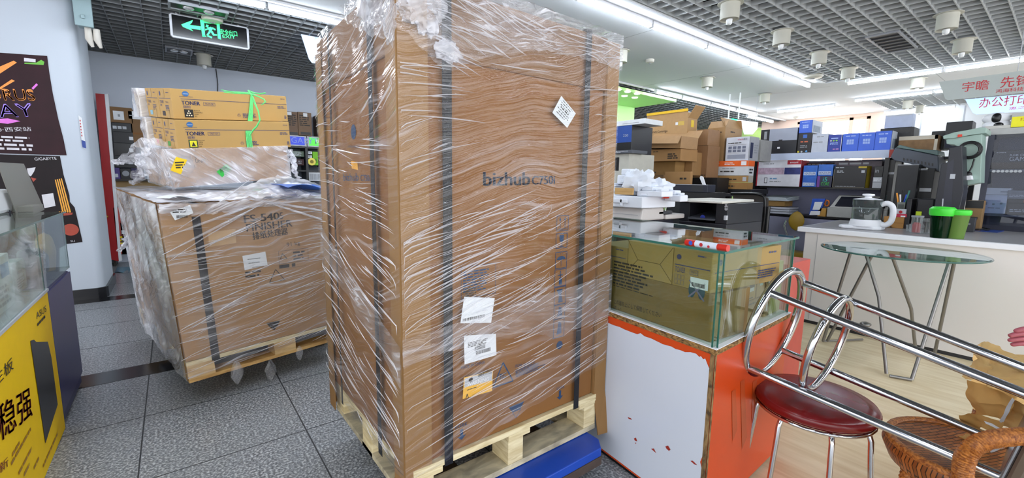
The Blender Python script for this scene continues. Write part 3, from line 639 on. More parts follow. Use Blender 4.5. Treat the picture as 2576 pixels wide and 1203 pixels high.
tt = thing('pallet_truck', 'dark pallet truck under the finisher carton, one wheel showing behind', 'pallet truck', FF.p(.5, .7, -.15))
for y in (.3, .95):
    b = MB(); b.box(Fr(FF.p(.1, y, -.06), FF.x, FF.y), 0, 0, 0, 1.05, .16, .055); b.build('fork', M('2a2c34', .5), tt, bev=.006)
    for u in (.25, .95):
        b = MB(); b.lathe(Fr(FF.p(u, y+.04, -.09), FF.x, -FF.z, FF.y), [(.05,0),(.06,.006),(.06,.074),(.05,.08)], 20); b.build('wheel', M('5a4a38', .6), tt, smooth=40)
T = thing('finisher_carton', 'wide brown finisher carton in loose stretch film, black strap, standing left of the tall carton', 'carton', FF.p(.5, .7, PH))
b = MB(); b.hexa([fp(0,0,PH), fp(FW_,0,PH), fp(FW_,FD,PH), fp(0,FD,PH), fp(0,0,vT), fp(FW_,0,vT), fp(FW_,FD,vT), fp(0,FD,vT)])
b.build('body', M('a98258', .75, var=.1, scale=5), T, bev=.004)
b = MB()
b.textp(FF, 'FS-540', (614, 561), (702, 552), 19); b.textp(FF, 'FS-540', (615, 561), (703, 552), 19); b.textp(FF, 'FS-540', (616, 561), (704, 552), 19); b.textp(FF, 'FINISHER', (621, 583), (736, 570), 19); b.textp(FF, '排纸处理器', (637, 604), (725, 590), 19); b.textp(FF, 'FINISHER', (620, 583), (735, 570), 19); b.textp(FF, '排纸处理器', (636, 604), (724, 590), 19); b.textp(FF, '91 kg', (722, 624), (755, 618), 13)
b.textp(FF, '5', (704, 552), (713, 551), 17)
u0, v1 = FF.hit(700, 632); u1, v0 = FF.hit(776, 655); b.frame(FF, u0, v0, u1, v1, .002); b.lines(FF, u0+.09, v0+.01, u1-.01, v1-.01, 3); b.linesp(FF, (702, 664), (755, 672), 1); b.linesp(FF, (720, 676), (782, 666), 2)
for (A_, B_, C_) in (((693,678),(678,711),(716,704)), ((710,638),(705,652),(722,651))):
    for p_, q_ in ((A_,B_),(B_,C_),(C_,A_)):
        a = V(FF.hit(*p_)); c = V(FF.hit(*q_)); n_ = V((-(c-a).y, (c-a).x)).normalized()*.0022; b.poly(FF, [tuple(a-n_), tuple(c-n_), tuple(c+n_), tuple(a+n_)])
b.poly(FF, [FF.hit(670,813), FF.hit(704,806), FF.hit(700,816), FF.hit(677,822)]); b.poly(FF, [FF.hit(677,822), FF.hit(700,816), FF.hit(690,831)])
b.linesp(FF, (616, 682), (662, 695), 2)
b.build('printed_lettering', INKK, T)
def lab(pts, mat, label, par, fr, e=.003, bars=None, lines=None, name='label'):
    b = MB(); b.quadp(fr, pts, e); l = b.build(name, mat, par, label=label)
    if bars or lines:
        b = MB()
        for q in bars or (): u0, v0 = fr.hit(q[0], q[3]); u1, v1 = fr.hit(q[2], q[1]); b.bars(fr, u0, v0, u1, v1, e+.0006)
        for q in lines or (): b.linesp(fr, q[:2], q[2:4], q[4], e+.0006)
        b.build('label_print', INKK, l)
    return l
lab([(526,622),(594,611),(592,576),(523,585)], M('c8a67c', .6), 'plain buff paper pasted low on the front', T, FF, .002)
lab([(615,680),(673,667),(667,633),(609,644)], PAPER, 'white barcode label on the front', T, FF, .003, [(622,648,654,654),(625,658,652,664),(634,668,664,674)])
lab([(437,554),(483,536),(475,515),(424,533)], PAPER, 'white shipping label with pink edge at the top corner', T, FF, .022, [(441,540,468,549)], [(430,525,470,535,2)])
b = MB()
for (x0, y0, x1, y1, hw) in ((492, 545, 543, 905, 9), (824, 470, 838, 822, 3)):
    a = V(FF.hit(x0, y0)); c = V(FF.hit(x1, y1)); p = V((.02, 0)); b.poly(FF, [tuple(c-p), tuple(c+p), tuple(a+p), tuple(a-p)], .005)
a = V(FF.hit(492, 545)); b.add([fp(a.x-.02-uT, -.005, vT+.002), fp(a.x+.02-uT, -.005, vT+.002), fp(a.x+.02-uT, FD, vT+.002), fp(a.x-.02-uT, FD, vT+.002)], [(0,1,2,3)])
b.build('strap', STRAP, T)
# film
b = MB()
def skin(P4, nu, nv, amp, off_dir, b=b, fs=8):
    A, B, C, D = P4
    def fn(s, t_):
        q = (A*(1-s)+B*s)*(1-t_) + (D*(1-s)+C*s)*t_
        k = min(1, 8*min(s, 1-s, t_+.2))
        return q + off_dir*(amp*k*(.6+noise.noise(q*fs)+.5*noise.noise(q*fs*2.7)))
    b.grid(fn, nu, nv)
o = .006
skin([fp(-o,-.012,.03), fp(FW_+.03,-.012,.09), fp(FW_+.03,-.012,vT+o), fp(-o,-.012,vT+o)], 60, 60, .004, -FF.y)
b.build('stretch_film', film('stretch_film_side', .09, .55, tilt=.14, freq=50), T, smooth=80)
b = MB()
skin([fp(-.012,FD,.0), fp(-.012,-.012,.02), fp(-.012,-.012,vT+o), fp(-.012,FD,vT+o)], 60, 50, .014, -FF.x, b)
b.grid(lambda s, t_: fp(-.02+(FW_+.04)*s, -.02+(FD+.03)*t_, vT+.012) + V((0,0,.012*noise.noise(V((s*9, t_*9, 4)))+.006)), 50, 50)
b.build('loose_film', FILMM, T, smooth=80)
# loose sheet draped from the top over the front, with folds
def drape(pts_top, pts_bot, n, m, amp, seed, fr=FF, off=.02):
    b = MB()
    def lerp(P, s):
        k = s*(len(P)-1); i = min(int(k), len(P)-2); return V(P[i]).lerp(V(P[i+1]), k-i)
    b.grid(lambda s, t_: lerp(pts_top, s).lerp(lerp(pts_bot, s), t_) - fr.y*(off+amp*noise.noise(V((s*14+seed, t_*3, seed)))) + V((0, 0, amp*noise.noise(V((s*22, t_*5, seed))))), n, m)
    return b
def onF(x, y, off=0): u, v = FF.hit(x, y); return FF.p(u, -off, v)
tp = [fp(.0,.35,vT+.03), fp(.25,.25,vT+.035), fp(.45,.3,vT+.06), fp(.62,.4,vT+.13), fp(.75,.45,vT+.15), fp(1.0,.5,vT+.10)]
bt = [onF(395, 535), onF(500, 540), onF(560, 535), onF(690, 512), onF(835, 505)]
drape(tp, [fp(0,0,vT+.01), fp(.25,0,vT+.015), fp(.45,-.01,vT+.03), fp(.62,-.01,vT+.03), fp(.75,-.01,vT+.03), fp(1.0,-.01,vT+.03)], 60, 16, .02, 3, off=.0).build('draped_film', FILMM, T, smooth=80)
drape([fp(0,-.02,vT+.01), fp(.25,-.02,vT+.01), fp(.45,-.02,vT+.02), fp(.7,-.02,vT+.04), fp(1.0,-.02,vT+.02)], bt, 60, 14, .016, 7).build('draped_film', film('stretch_film_fold', .42, .7, tilt=.5, freq=36), T, smooth=80)
b = MB()   # long diagonal folds
for k in range(9):
    x0, y0 = 470+random.uniform(-50, 40), 640+random.uniform(-60, 200); a = onF(x0, y0, .022); c = onF(x0+random.uniform(160, 300), y0-random.uniform(70, 160), .022)
    b.tube([a.lerp(c, q)+V((0,0,.006*math.sin(q*5+k))) for q in (0,.2,.4,.6,.8,1)], [.001,.003,.004,.004,.003,.001], 6)
for (p_, q_) in (((400,600),(660,505)), ((405,640),(640,520)), ((640,500),(830,560)), ((620,500),(840,535))):
    a = onF(*p_, .024); c = onF(*q_, .03); b.tube([a.lerp(c, s) for s in (0,.25,.5,.75,1)], [.002,.006,.008,.007,.002], 6)
b.build('film_fold', FILMW, T, smooth=80)
b = MB()
ridges(b, FF, ((uT*.5, .05, .95, 1.0), lambda u, v: u > uT*v/vT and not (.28 < u < .66 and .62 < v < .95)), 170, lambda u, v: (.02 if v > .6 else .13 if v > .4 else .3 if v > .25 else .12), (.08, .35), off=.019)
b.build('film_wrinkle', RIDGE, T)
for i, (px, py, s) in enumerate(((590, 925, .8), (675, 922, .75), (748, 886, .55))):   # film tails tied under the pallet edge
    q = onF(px, py, .03); b = MB()
    def fn(a, c, q=q, s=s, i=i):
        r_ = (.008+.036*math.sin(math.pi*min(1, .02+c*.97))**1.2)*s; z = .05-.18*c*s
        k = 1+.3*noise.noise(V((a*5, c*4, i)))
        return q + FF.x*(r_*k*math.cos(6.283*a)) + FF.y*(r_*.35*k*math.sin(6.283*a)) + V((0,0,z))
    b.grid(fn, 20, 14); b.build('film_tail', film('film_tail_%d' % i, .07, .3, tilt=3, freq=40), T, smooth=70)
b = MB()   # streamers of film at the upper left and the lower left edge
def streamer(P, wd, seed):
    n = len(P)-1
    def fn(s, t_):
        k = s*n; i = min(int(k), n-1); q = V(P[i]).lerp(V(P[i+1]), k-i); ww = V(wd[i:i+2]+[0]) if False else (wd[i]*(1-(k-i))+wd[i+1]*(k-i))
        return q + V((0,0,ww*(t_-.5))) + V((noise.noise(V((s*8, t_*6, seed))), noise.noise(V((s*8, t_*6, seed+3))), .5*noise.noise(V((s*11, t_*7, seed+5)))))*.05
    b.grid(fn, 40, 12)
streamer([at(380,560,3.2), at(350,585,3.15), at(325,600,3.1), at(302,632,3.1)], [.16,.06,.035,.008], 1)
b.build('film_streamer', FILMV, T, smooth=80); b = MB()
streamer([at(375,640,3.3), at(362,590,3.25), at(352,560,3.2)], [.1,.12,.02], 4)
b.build('film_streamer', FILMV, T, smooth=80)
b = MB(); f = Fr(fp(.62, .02, vT+.035), FF.x, FF.y); b.grid(lambda s, t_: f.p(.32*s, .42*t_, .05+.02*math.sin(s*5+t_*3)), 16, 10)
tag(b.build('printed_sheet', M('2f62b4', .4, var=.25, scale=9), solid=.002), 'blue and white printed sheet under the loose film on top of the finisher carton', 'paper')
b = MB(); f = Fr(fp(.06, .05, vT+.03), FF.x, FF.y).rot(20); b.grid(lambda s, t_: f.p(.17*s, .1*t_, .01*math.sin(s*5)), 8, 6)
tag(b.build('paper_slip', PAPER, solid=.002), 'curled white paper slip on the front left top edge of the finisher carton', 'paper')

# ================================================================ relay unit carton
FR_ = eul((.0158, 3.804, 1.2138), 14.4, -5.6, 3.2); rw, rd, rh = .793, .581, .253
T = thing('relay_unit_carton', 'low brown carton in crumpled film with yellow and green stickers, under the toner cartons', 'carton', FR_.p(rw/2, rd/2, 0))
b = MB(); b.box(FR_, 0, 0, 0, rw, rd, rh); b.build('body', M('a5825f', .75, var=.1, scale=6), T, bev=.006)
b = MB(); b.textp(FR_, 'RU-515', (455,399), (494,402), 9); b.textp(FR_, 'RELAY UNIT', (455,411), (518,409), 8); b.textp(FR_, '中继单元', (462,422), (492,422), 8); b.build('printed_lettering', INKK, T)
lab([(427,428.5),(453.5,438.5),(469,402),(441,394.5)], M('ecc51c', .5), 'yellow handwritten sticker', T, FR_, .014, None, [(441,425,462,405,3)])
lab([(543,432),(557,446),(580,424),(568,412.5)], M('2fb544', .5), 'green handwritten sticker', T, FR_, .014, None, [(552,434,572,420,4)])
b = MB()
def shell(fr, w_, d_, h_, off, amp, seed, b=b):
    for f, ww, hh in ((fr, w_, h_), (fr.left(d_), d_, h_), (fr.right(w_), d_, h_)):
        b.grid(lambda s, t_, f=f, ww=ww: f.p(-off+(ww+2*off)*s, -off-amp*(.5+noise.noise(f.p(ww*s*14, seed, hh*t_*14)))*min(1, 9*min(s, 1-s)), -.004+(hh+off+.004)*t_), 50, 24)
    b.grid(lambda s, t_: fr.p(-off+(w_+2*off)*s, -off+(d_+2*off)*t_, h_+off*.5), 12, 12)
shell(FR_, rw, rd, rh, .008, .012, 3)
b.build('stretch_film', film('stretch_film_relay', .3, .75, tilt=-.9, freq=32, crumple=.5), T, smooth=80)
b = MB()
streamer([at(425,395,3.05), at(395,400,3.1), at(360,385,3.15), at(325,395,3.2), at(286,412,3.25)], [.22,.3,.2,.1,.02], 11)
b.build('film_streamer', FILMV, T, smooth=80); b = MB()
streamer([at(380,400,3.05), at(355,420,3.1), at(345,445,3.15), at(336,462,3.2)], [.2,.16,.08,.02], 15)
b.build('film_streamer', FILMV, T, smooth=80); b = MB()
streamer([at(722,378,3.35), at(735,390,3.32), at(740,420,3.3), at(747,448,3.3)], [.02,.06,.08,.03], 19)
b.build('film_streamer', FILMV, T, smooth=80); b = MB()
streamer([at(420,378,3.0), at(428,400,3.0), at(432,440,3.0), at(438,470,3.0)], [.05,.03,.03,.05], 23)
b.build('film_streamer', FILMV, T, smooth=80)

# ================================================================ toner cartons
def toner(fr, w_, d_, h_, label, code, cname, front, endcol, tri=(255,255,255)):
    T = thing('toner_carton', label, 'carton', fr.p(w_/2, d_/2, 0), 'toner cartons tied with green ribbon')
    b = MB(); b.box(fr, 0, .001, 0, w_, d_-.001, h_); b.build('body', TONERC, T, bev=.003)
    k = h_/.2; e = .0012
    if front:
        b = MB(); b.rect(fr, .055, h_*.665, w_-.002, h_*.68, e)
        for dx in (0, .001, .002): b.text(fr, 'TONER', .056+dx, h_*.48, .026*k, .112, e)
        b.text(fr, '碳粉', .064, h_*.36, .02*k, .045, e)
        b.frame(fr, .19, h_*.48, .266, h_*.59, .0018, e); b.text(fr, code, .2, h_*.505, .013*k, .057, e); b.text(fr, 'KONICA MINOLTA', .05, h_*.735, .0065, .08, e)
        b.lines(fr, w_-.08, h_*.5, w_-.01, h_*.6, 2, e); b.lines(fr, w_-.05, h_*.86, w_-.012, h_*.9, 1, e); b.lines(fr, w_*.56, h_*.1, w_*.69, h_*.27, 4, e); b.lines(fr, w_-.03, h_*.1, w_-.006, h_*.24, 3, e)
        b.text(fr, '♻', w_*.51, h_*.13, .024, None, e); b.build('printed_lettering', INKN, T)
        b = MB(); b.disc(fr, .088, h_*.85, .02, e, 24, .85); b.build('printed_emblem', M('2a5f96', .5), T)
        b = MB(); b.rect(fr, .072, h_*.855, .104, h_*.861, e+.0005); b.rect(fr, .071, h_*.835, .105, h_*.841, e+.0005); b.build('emblem_stripes', M('c9d8e6'), T)
        b = MB(); b.rect(fr, .066, h_*.06, .12, h_*.33, e); b.build('colour_patch', M('191512') if cname == 'BLACK' else M('1d4030'), T)
        b = MB()
        if cname == 'BLACK':
            for j, (n_, yy) in enumerate(((1, .27), (2, .2), (3, .125))):
                for i in range(n_): b.disc(fr, .093+(i-(n_-1)/2)*.014, h_*yy, .0048, e+.0006, 12)
        else: b.rect(fr, .072, h_*.09, .114, h_*.3, e+.0006)
        b.build('patch_inlay', M('e4d6b8') if cname == 'BLACK' else M('d8d020'), T)
        b = MB(); b.text(fr, cname, .126, h_*.28, .0075, .038, e)
        for q, s in enumerate(('SCHWARZ', 'NOIR', '黑色') if cname == 'BLACK' else ('GELB', 'JAUNE', '黄色')): b.text(fr, s, .126, h_*(.215-.068*q), .0075, None, e)
        if cname != 'BLACK': b.poly(fr, [(.08, h_*.11), (.106, h_*.11), (.093, h_*.26)], e+.001)
        b.build('printed_colour_name', INKK, T)
    L = fr.left(d_); b = MB(); b.rect(L, d_*.1, h_*.66, d_*.97, h_*.675, e); b.text(L, 'TONER', d_*.1, h_*.5, .02*k, d_*.3, e); b.text(L, code, d_*.55, h_*.51, .01, d_*.2, e); b.text(L, '碳粉', d_*.1, h_*.4, .014, d_*.14, e)
    b.lines(L, d_*.5, h_*.25, d_*.8, h_*.45, 4, e); b.lines(L, d_*.66, h_*.84, d_*.88, h_*.88, 1, e); b.disc(L, d_*.18, h_*.83, .012, e, 20, 1.4); b.build('end_print', INKN, T)
    for q in ((.35,.7,.52,1), (.55,0,.74,.3)): b = MB(); b.rect(L, d_*q[0], h_*q[1], d_*q[2], h_*q[3], e); b.build('tape', M('b08a48', .35), T)
    b = MB(); b.rect(L, d_*.2, h_*.08, d_*.42, h_*.24, e); b.build('end_patch', M(endcol), T)
    return T
A = eul((.0546, 3.817, 1.4725), 14.8, -5.2, 5.8); B_ = eul((.0458, 3.865, 1.6846), 17.0, -5.2, 5.9)
toner(A, .776, .24, .2, 'lower front toner carton with the yellow colour patch, in the bundle tied with green ribbon', 'TN715Y', 'YELLOW', True, '4f9a48')
toner(A.sub(0, .25, 0), .776, .24, .2, 'lower rear toner carton of the bundle, its end with a small red patch', 'TN715M', '', False, 'c84a4a')
toner(B_, .799, .234, .2, 'upper front toner carton with the black colour patch, in the bundle tied with green ribbon', 'TN715K', 'BLACK', True, '33282a')
toner(B_.sub(0, .24, 0), .799, .234, .2, 'upper rear toner carton of the bundle, its end with a pale blue patch', 'TN715C', '', False, '7fa9bb')
# the film-wrapped pair behind them
for k, (f, lb) in enumerate(((A.sub(-.02, .505, 0), 'lower carton end in milky film at the left of the toner bundle'), (B_.sub(-.03, .49, -.005), 'upper carton end in milky film at the left of the toner bundle'))):
    T = thing('wrapped_toner_carton', lb, 'carton', f.p(.35, .08, 0), 'film wrapped toner cartons')
    b = MB(); b.box(f, 0, 0, 0, .76, .13, .195); b.build('body', M('b8a890', .75), T, bev=.008)
    b = MB(); shell(f, .76, .13, .195, .008, .014, 8+k, b); b.build('stretch_film', film('film_bundle_%d' % k, .4, .5, tilt=.2, freq=28, crumple=.4), T, smooth=80)
# green ribbon
T = thing('green_ribbon', 'bright green plastic ribbon tied round the toner bundle with loose ends', 'ribbon', B_.p(.575, 0, -.2))
RIB = M('5fcf74', .35, var=.2, scale=40); b = MB()
us, vt = B_.hit(633, 238); ub, _ = B_.hit(629, 300)
lx, lz = A.hit(628, 371)
for k in range(6):
    o = -.018+.0072*k; b.tube([A.p(lx+o, -.004-.002*(k % 2), 0), A.p(lx+o*.9, -.006, .12), B_.p(ub+o*.8, -.006, .01), B_.p(us+o*.35, -.007, .202)], .0032, 6)
b.tube([B_.p(us, -.006, .203), B_.p(us, .24, .21), B_.p(us, .47, .206)], .008, 8)
b.tube([A.p(lx, -.005, 0), A.p(lx, .2, -.004)], .006, 6)
b.build('band', RIB, T, smooth=70); b = MB()
def rb(P, w_): b.tube([at(x, y, 3.02) for x, y in P], w_, 6)
rb([(630,236),(600,234),(575,230),(556,226)], [.006,.005,.004,.002]); rb([(630,236),(610,236),(585,235),(563,232)], .003)
rb([(624,228),(640,234),(655,236),(668,234)], .005); rb([(632,236),(652,244),(664,250),(668,256),(660,263),(656,264)], [.006,.005,.005,.005,.004,.002])
rb([(634,240),(642,262),(650,280),(654,302),(646,318),(636,328),(628,342)], [.006,.006,.005,.005,.006,.006,.003]); rb([(625,228),(630,236),(636,240)], .007)
b.build('loose_end', RIB, T, smooth=70)
# ================================================================ boxes facing the camera
def BX(px0, py0, px1, py1, X, x2=None, dep=.3):     # front in the plane X = const, viewer's right is -Y
    ym, xm = (py0+py1)/2, (px0+px1)/2
    a, c = onx(px0, ym, X), onx(px1, ym, X); z0, z1 = onx(xm, py1, X).z, onx(xm, py0, X).z
    if x2 is not None: dep = ony(x2, ym, c.y).x - X
    return Fr((X, a.y, z0), (0,-1,0), (1,0,0)), a.y-c.y, dep, z1-z0
def BY(px0, py0, px1, py1, Y, dep=.3):              # front in the plane Y = const
    ym, xm = (py0+py1)/2, (px0+px1)/2
    a, c = ony(px0, ym, Y), ony(px1, ym, Y); z0, z1 = ony(xm, py1, Y).z, ony(xm, py0, Y).z
    return Fr((a.x, Y, z0)), c.x-a.x, dep, z1-z0
def BZ(px0, px1, zb, X, ytop, x2=None, dep=.3):     # standing on height zb
    f, w, d, h = BX(px0, ytop, px1, ytop+20, X, x2, dep); top = f.o.z + h; f.o.z = zb; return f, w, d, top-zb
def item(name, label, cat, fd, mat, prints=(), group=None, bev=.003, body='body', open_top=False):
    fr, w, d, h = fd
    T = thing(name, label, cat, fr.p(w/2, d/2, 0), group)
    b = MB(); b.box(fr, 0, 0, 0, w, d, h); b.build(body, mat, T, bev=min(bev, .2*min(w, abs(d), h)))
    byk = {}
    for q in prints:
        k, mt = q[0], q[1]; sf = {'S': fr.right(w), 'L': fr.left(d)}.get(k[0], fr); ww = d if k[0] in 'SL' else w; a = q[2:]; k = k[-1]
        key = ('panel' if k in 'rd' else 'lettering', id(mt)); b = byk.setdefault(key, [MB(), mt])[0]; n = .0012 + .0004*len([1 for v in byk])
        if k == 'r': b.rect(sf, a[0]*ww, a[1]*h, a[2]*ww, a[3]*h, n)
        if k == 'd': b.disc(sf, a[0]*ww, a[1]*h, a[2]*h, n, 16)
        if k == 't': b.text(sf, a[0], a[1]*ww, a[2]*h, a[3]*h, a[4]*ww if len(a) > 4 else None, n+.0008)
        if k == 'l': b.lines(sf, a[0]*ww, a[1]*h, a[2]*ww, a[3]*h, a[4], n+.0006)
        if k == 'b': b.bars(sf, a[0]*ww, a[1]*h, a[2]*ww, a[3]*h, n+.0006)
    for (k, _), (b, mt) in byk.items(): b.build('printed_'+k, mt, T)
    return T
# ================================================================ left display counters
Xc = -.52; CF = Fr((Xc, 1.5, 0), (0,1,0), (-1,0,0))
T = thing('counter_cabinet', 'yellow fronted counter cabinet under the glass case at the left edge', 'cabinet', (Xc-.25, 2.27, 0))
b = MB(); b.box(CF, 0, .012, 0, 1.54, .5, .73); b.build('body', M('c9cbd0'), T)
b = MB(); b.box(CF, 0, 0, .005, 1.54, .012, .728); fpn = b.build('front_panel', M('f5c914', .6, var=.04, spec=.25), T, label='bright yellow printed front panel')
b = MB(); b.textp(CF, 'ASUS', (91,804), (116,783), 16, .002); b.linesp(CF, (92,812), (118,796), 1, .002); b.textp(CF, '主板', (-16,980), (33,928), 36, .002); b.build('printed_lettering', INKK, fpn)
b = MB(); b.textp(CF, '稳强', (-4,1116), (80,1046), 96, .002); b.textp(CF, '稳强', (-3,1116), (81,1046), 96, .002); b.textp(CF, '新', (-3,1195), (20,1172), 26, .002); b.build('printed_lettering', M('7a2414', .5), fpn)
b = MB(); b.quadp(CF, [(113,1116),(144,1018),(128,900),(119,860),(90,861),(84,855),(75,858)], .002); b.build('printed_tower_case', M('2c2c30', .4, var=.3, scale=30), fpn)
b = MB()
for x0, y0, x1, y1 in ((27,1170,80,1080),(45,1190,84,1125),(85,1185,100,1140),(108,1180,157,1055),(30,1150,50,1118),(60,1203,75,1170)):
    a, c = V(CF.hit(x0, y0)), V(CF.hit(x1, y1)); b.lines(CF, a.x, min(a.y,c.y)+.0, c.x, min(a.y,c.y)+.022, 1, .002)
b.build('printed_small_text', M('a8781c', .5), fpn)
b = MB(); b.box(CF, 0, -.006, .728, 1.54, .5, .74); b.build('top_edge', LGREY, T)
T = thing('counter_cabinet', 'dark purple counter cabinet beyond the yellow one', 'cabinet', (Xc-.25, 3.36, 0))
b = MB(); b.box(Fr((Xc, 3.045, 0), (0,1,0), (-1,0,0)), 0, .008, .02, .6, .5, .722); b.build('body', M('2e2b58', .45, var=.08), T, bev=.003)
b = MB(); b.box(Fr((Xc, 3.045, 0), (0,1,0), (-1,0,0)), .0, 0, .08, .61, .008, .715); b.build('side_panel', M('343063', .4, var=.06), T)
b = MB(); b.box(Fr((Xc, 3.045, 0), (0,1,0), (-1,0,0)), .02, .03, 0, .58, .48, .02); b.build('plinth', DARK, T)
def glasscase(y0, y1, label):
    T = thing('glass_display_case', label, 'display case', (Xc-.22, (y0+y1)/2, .74)); f = Fr((Xc, y0, .74), (0,1,0), (-1,0,0)); w = y1-y0; d = .44; h = .337; t = .005
    for nm, q in (('front_pane', (0,0,0,w,t,h-.008)), ('side_pane', (0,t,0,t,d,h-.008)), ('side_pane', (w-t,t,0,w,d,h-.008)), ('top_pane', (-.005,-.012,h-.008,w+.005,d,h))):
        b = MB(); b.box(f, *q); b.build(nm, GLASSC, T)
    b = MB()
    for q in ((-.005,-.0125,h-.0085,w+.005,-.0115,h), (0,-.0006,0,.0035,0,h-.008), (w-.0035,-.0006,0,w,0,h-.008), (w-.001,0,0,w+.0006,.004,h-.008)): b.box(f, *q)
    b.build('green_glass_edge', GLASSE, T)
glasscase(1.5, 2.99, 'long glass case on the yellow counter, holding white boxes')
glasscase(3.0, 3.65, 'short glass case on the purple counter, holding a gold bag and a dark bag')
def BL(px0, py0, px1, py1, X=-.6, dep=.15):
    ym, xm = (py0+py1)/2, (px0+px1)/2; a, c = onx(px0, ym, X), onx(px1, ym, X); z1 = onx(xm, py0, X).z
    return Fr((X, a.y, .741), (0,1,0), (-1,0,0)), c.y-a.y, dep, max(.03, z1-.741)
item('small_box', 'white printed box with blue cartoon-free pattern, front left in the glass case', 'box', BL(-30, 645, 28, 740, -.57, .1), WHITE, [('l', LGREY, .1,.1,.9,.5,4), ('r', M('8fb0d8'), .5,.6,.9,.85)])
for o in bpy.data.objects:
    if o.get('label', '').startswith('white printed box with blue cartoon'): o['label'] = 'white printed box with a pale blue patch, front left in the glass case'
item('small_box', 'narrow white box standing right of the printed one in the glass case', 'box', BL(32, 655, 66, 730, -.6, .1), PAPER, [('l', GREY, .2,.1,.8,.5,5), ('r', GREY, .3,.6,.7,.7)])
item('flat_carton', 'large pale grey box lying at the back of the long glass case', 'box', (Fr((-.72, 2.3, .741), (0,1,0), (-1,0,0)), .5, .2, .24), M('aeb6bd', .5, var=.1), [('r', LGREY, .1,.1,.9,.9), ('l', GREY, .5,.6,.8,.8,3)])
item('brown_parcel', 'brown lumpy parcel behind the white boxes in the glass case', 'parcel', (Fr((-.68, 2.62, .741), (0,1,0), (-1,0,0)), .25, .1, .1), M('6b5546', .7, var=.25), [('r', M('8a7054'), .1,.2,.6,.8)])
item('small_box', 'small green and white packet at the very edge of the long case', 'box', (Fr((-.55, 2.2, .741), (0,1,0), (-1,0,0)), .1, .05, .22), M('3f8f78', .5), [('r', WHITE, .2,.5,.8,.9)])
def bag(name, label, c, rx, ry, hz, mat, seed, amp=.3):
    b = MB()
    def fn(s, t_):
        a = 6.283*s; k = math.sin(math.pi*min(1, .12+t_*.88))**.35; n = 1+amp*noise.noise(V((math.cos(a)*2+seed, math.sin(a)*2, t_*3)))
        return V(c)+V((rx*k*n*math.cos(a), ry*k*n*math.sin(a), hz*t_))
    b.grid(fn, 24, 14); return tag(b.build(name, mat, smooth=60), label, 'bag')
q = onx(120, 672, -.6); bag('gold_bag', 'gold crinkled packet standing in the short glass case', (-.6, q.y, .742), .04, .055, .22, M('b88f3c', .35, .3, var=.3, scale=30, bump=.5), 1)
q = onx(148, 665, -.62); bag('dark_bag', 'dark blue plastic bag lying in the short glass case', (-.64, min(q.y, 3.5), .742), .06, .08, .15, M('343c52', .3, var=.4, scale=20, bump=.5), 4)
# acrylic brochure holder and white machine on the case
T = thing('brochure_holder', 'scuffed clear acrylic holder leaning on the glass case before the posters', 'holder', (-.7, 2.62, 1.078))
f = Fr((-.7, 2.0, 0), (0,1,0), (-1,0,0)); P4 = [f.hit(-6,408), f.hit(60,412), f.hit(112,528), f.hit(48,556)]
ACR = glass('c9c9c4', .6, .15, haze=.45, hazecol='b5b3aa')
b = MB(); vs = [f.p(u, 0, v) for u, v in P4] + [f.p(u, .004, v) for u, v in P4]; b.hexa([vs[3], vs[2], vs[6], vs[7], vs[0], vs[1], vs[5], vs[4]]); b.build('back_sheet', ACR, T)
b = MB(); b.box(Fr(f.p(P4[3][0], 0, 1.079), (0,1,0), (-1,0,0)), 0, -.06, 0, .26, .02, .03); b.build('foot', ACR, T)
T = thing('white_printer', 'rounded white machine with a dark oval opening at the left edge behind the acrylic holder', 'printer', (-.85, 2.6, 1.078))
u0, v1 = f.hit(-60, 484); u1, v0 = f.hit(52, 560)
b = MB(); b.box(Fr((-.72, 2.0, 0), (0,1,0), (-1,0,0)), u0, 0, 1.079, u1, .2, v1); b.build('body', WHITE, T, bev=.02)
b = MB(); u, v = f.hit(36, 536); b.disc(Fr((-.72, 2.0, 0), (0,1,0), (-1,0,0)), u, v, .022, .004, 20, .8); b.build('opening', NAVY, T)
# ================================================================ column: posters, box, sticker
PF = Fr((0, 6.2, 0))
T = thing('poster', 'dark red event poster with neon lettering, upper one on the white column', 'poster', (-1.05, 6.19, 1.5))
b = MB(); b.poly(PF, [PF.hit(*q) for q in ((-70,384),(168,391),(160,350),(147,300),(133,235),(124,180),(119,141),(60,137),(-70,128))], .006); b.build('sheet', M('2c0f18', .5, var=.5, scale=7, spec=.25), T)
b = MB(); b.textp(PF, 'AORUS', (-66,251), (90,253), 29, .008); b.textp(PF, 'AORUS', (-65,252), (91,254), 27, .008); b.quadp(PF, [(0,168),(35,153),(43,158),(0,186)], .008); b.quadp(PF, [(0,220),(30,200),(38,204),(0,226)], .008); b.build('orange_lettering', M('ff9a44', .5), T)
b = MB(); b.textp(PF, 'DAY', (-48,297), (88,292), 33, .008); b.textp(PF, 'DAY', (-47,298), (89,293), 31, .008); b.build('violet_lettering', M('a888ff', .5), T)
b = MB(); b.textp(PF, '2020·西安站', (-40,333), (80,330), 11, .008); b.linesp(PF, (-20,356), (84,344), 2, .008); b.linesp(PF, (-20,378), (88,362), 2, .008); b.quadp(PF, [(61,146),(90,149),(90,157),(61,155)], .008); b.build('white_lettering', M('d8d4dc', .5), T)
b = MB(); b.quadp(PF, [(-10,300),(20,298),(52,305),(20,312),(-10,308)], .008); b.quadp(PF, [(80,222),(92,210),(96,214),(84,226)], .008); b.build('magenta_streak', M('e070d8', .4), T)
b = MB(); b.quadp(PF, [(92,158),(104,151),(112,156),(110,164),(62,161),(62,158)], .008); b.build('green_emblem', M('6ab83c', .5), T)
T = thing('poster', 'black poster with orange and yellow bars, lower one on the white column', 'poster', (-1.0, 6.19, .6))
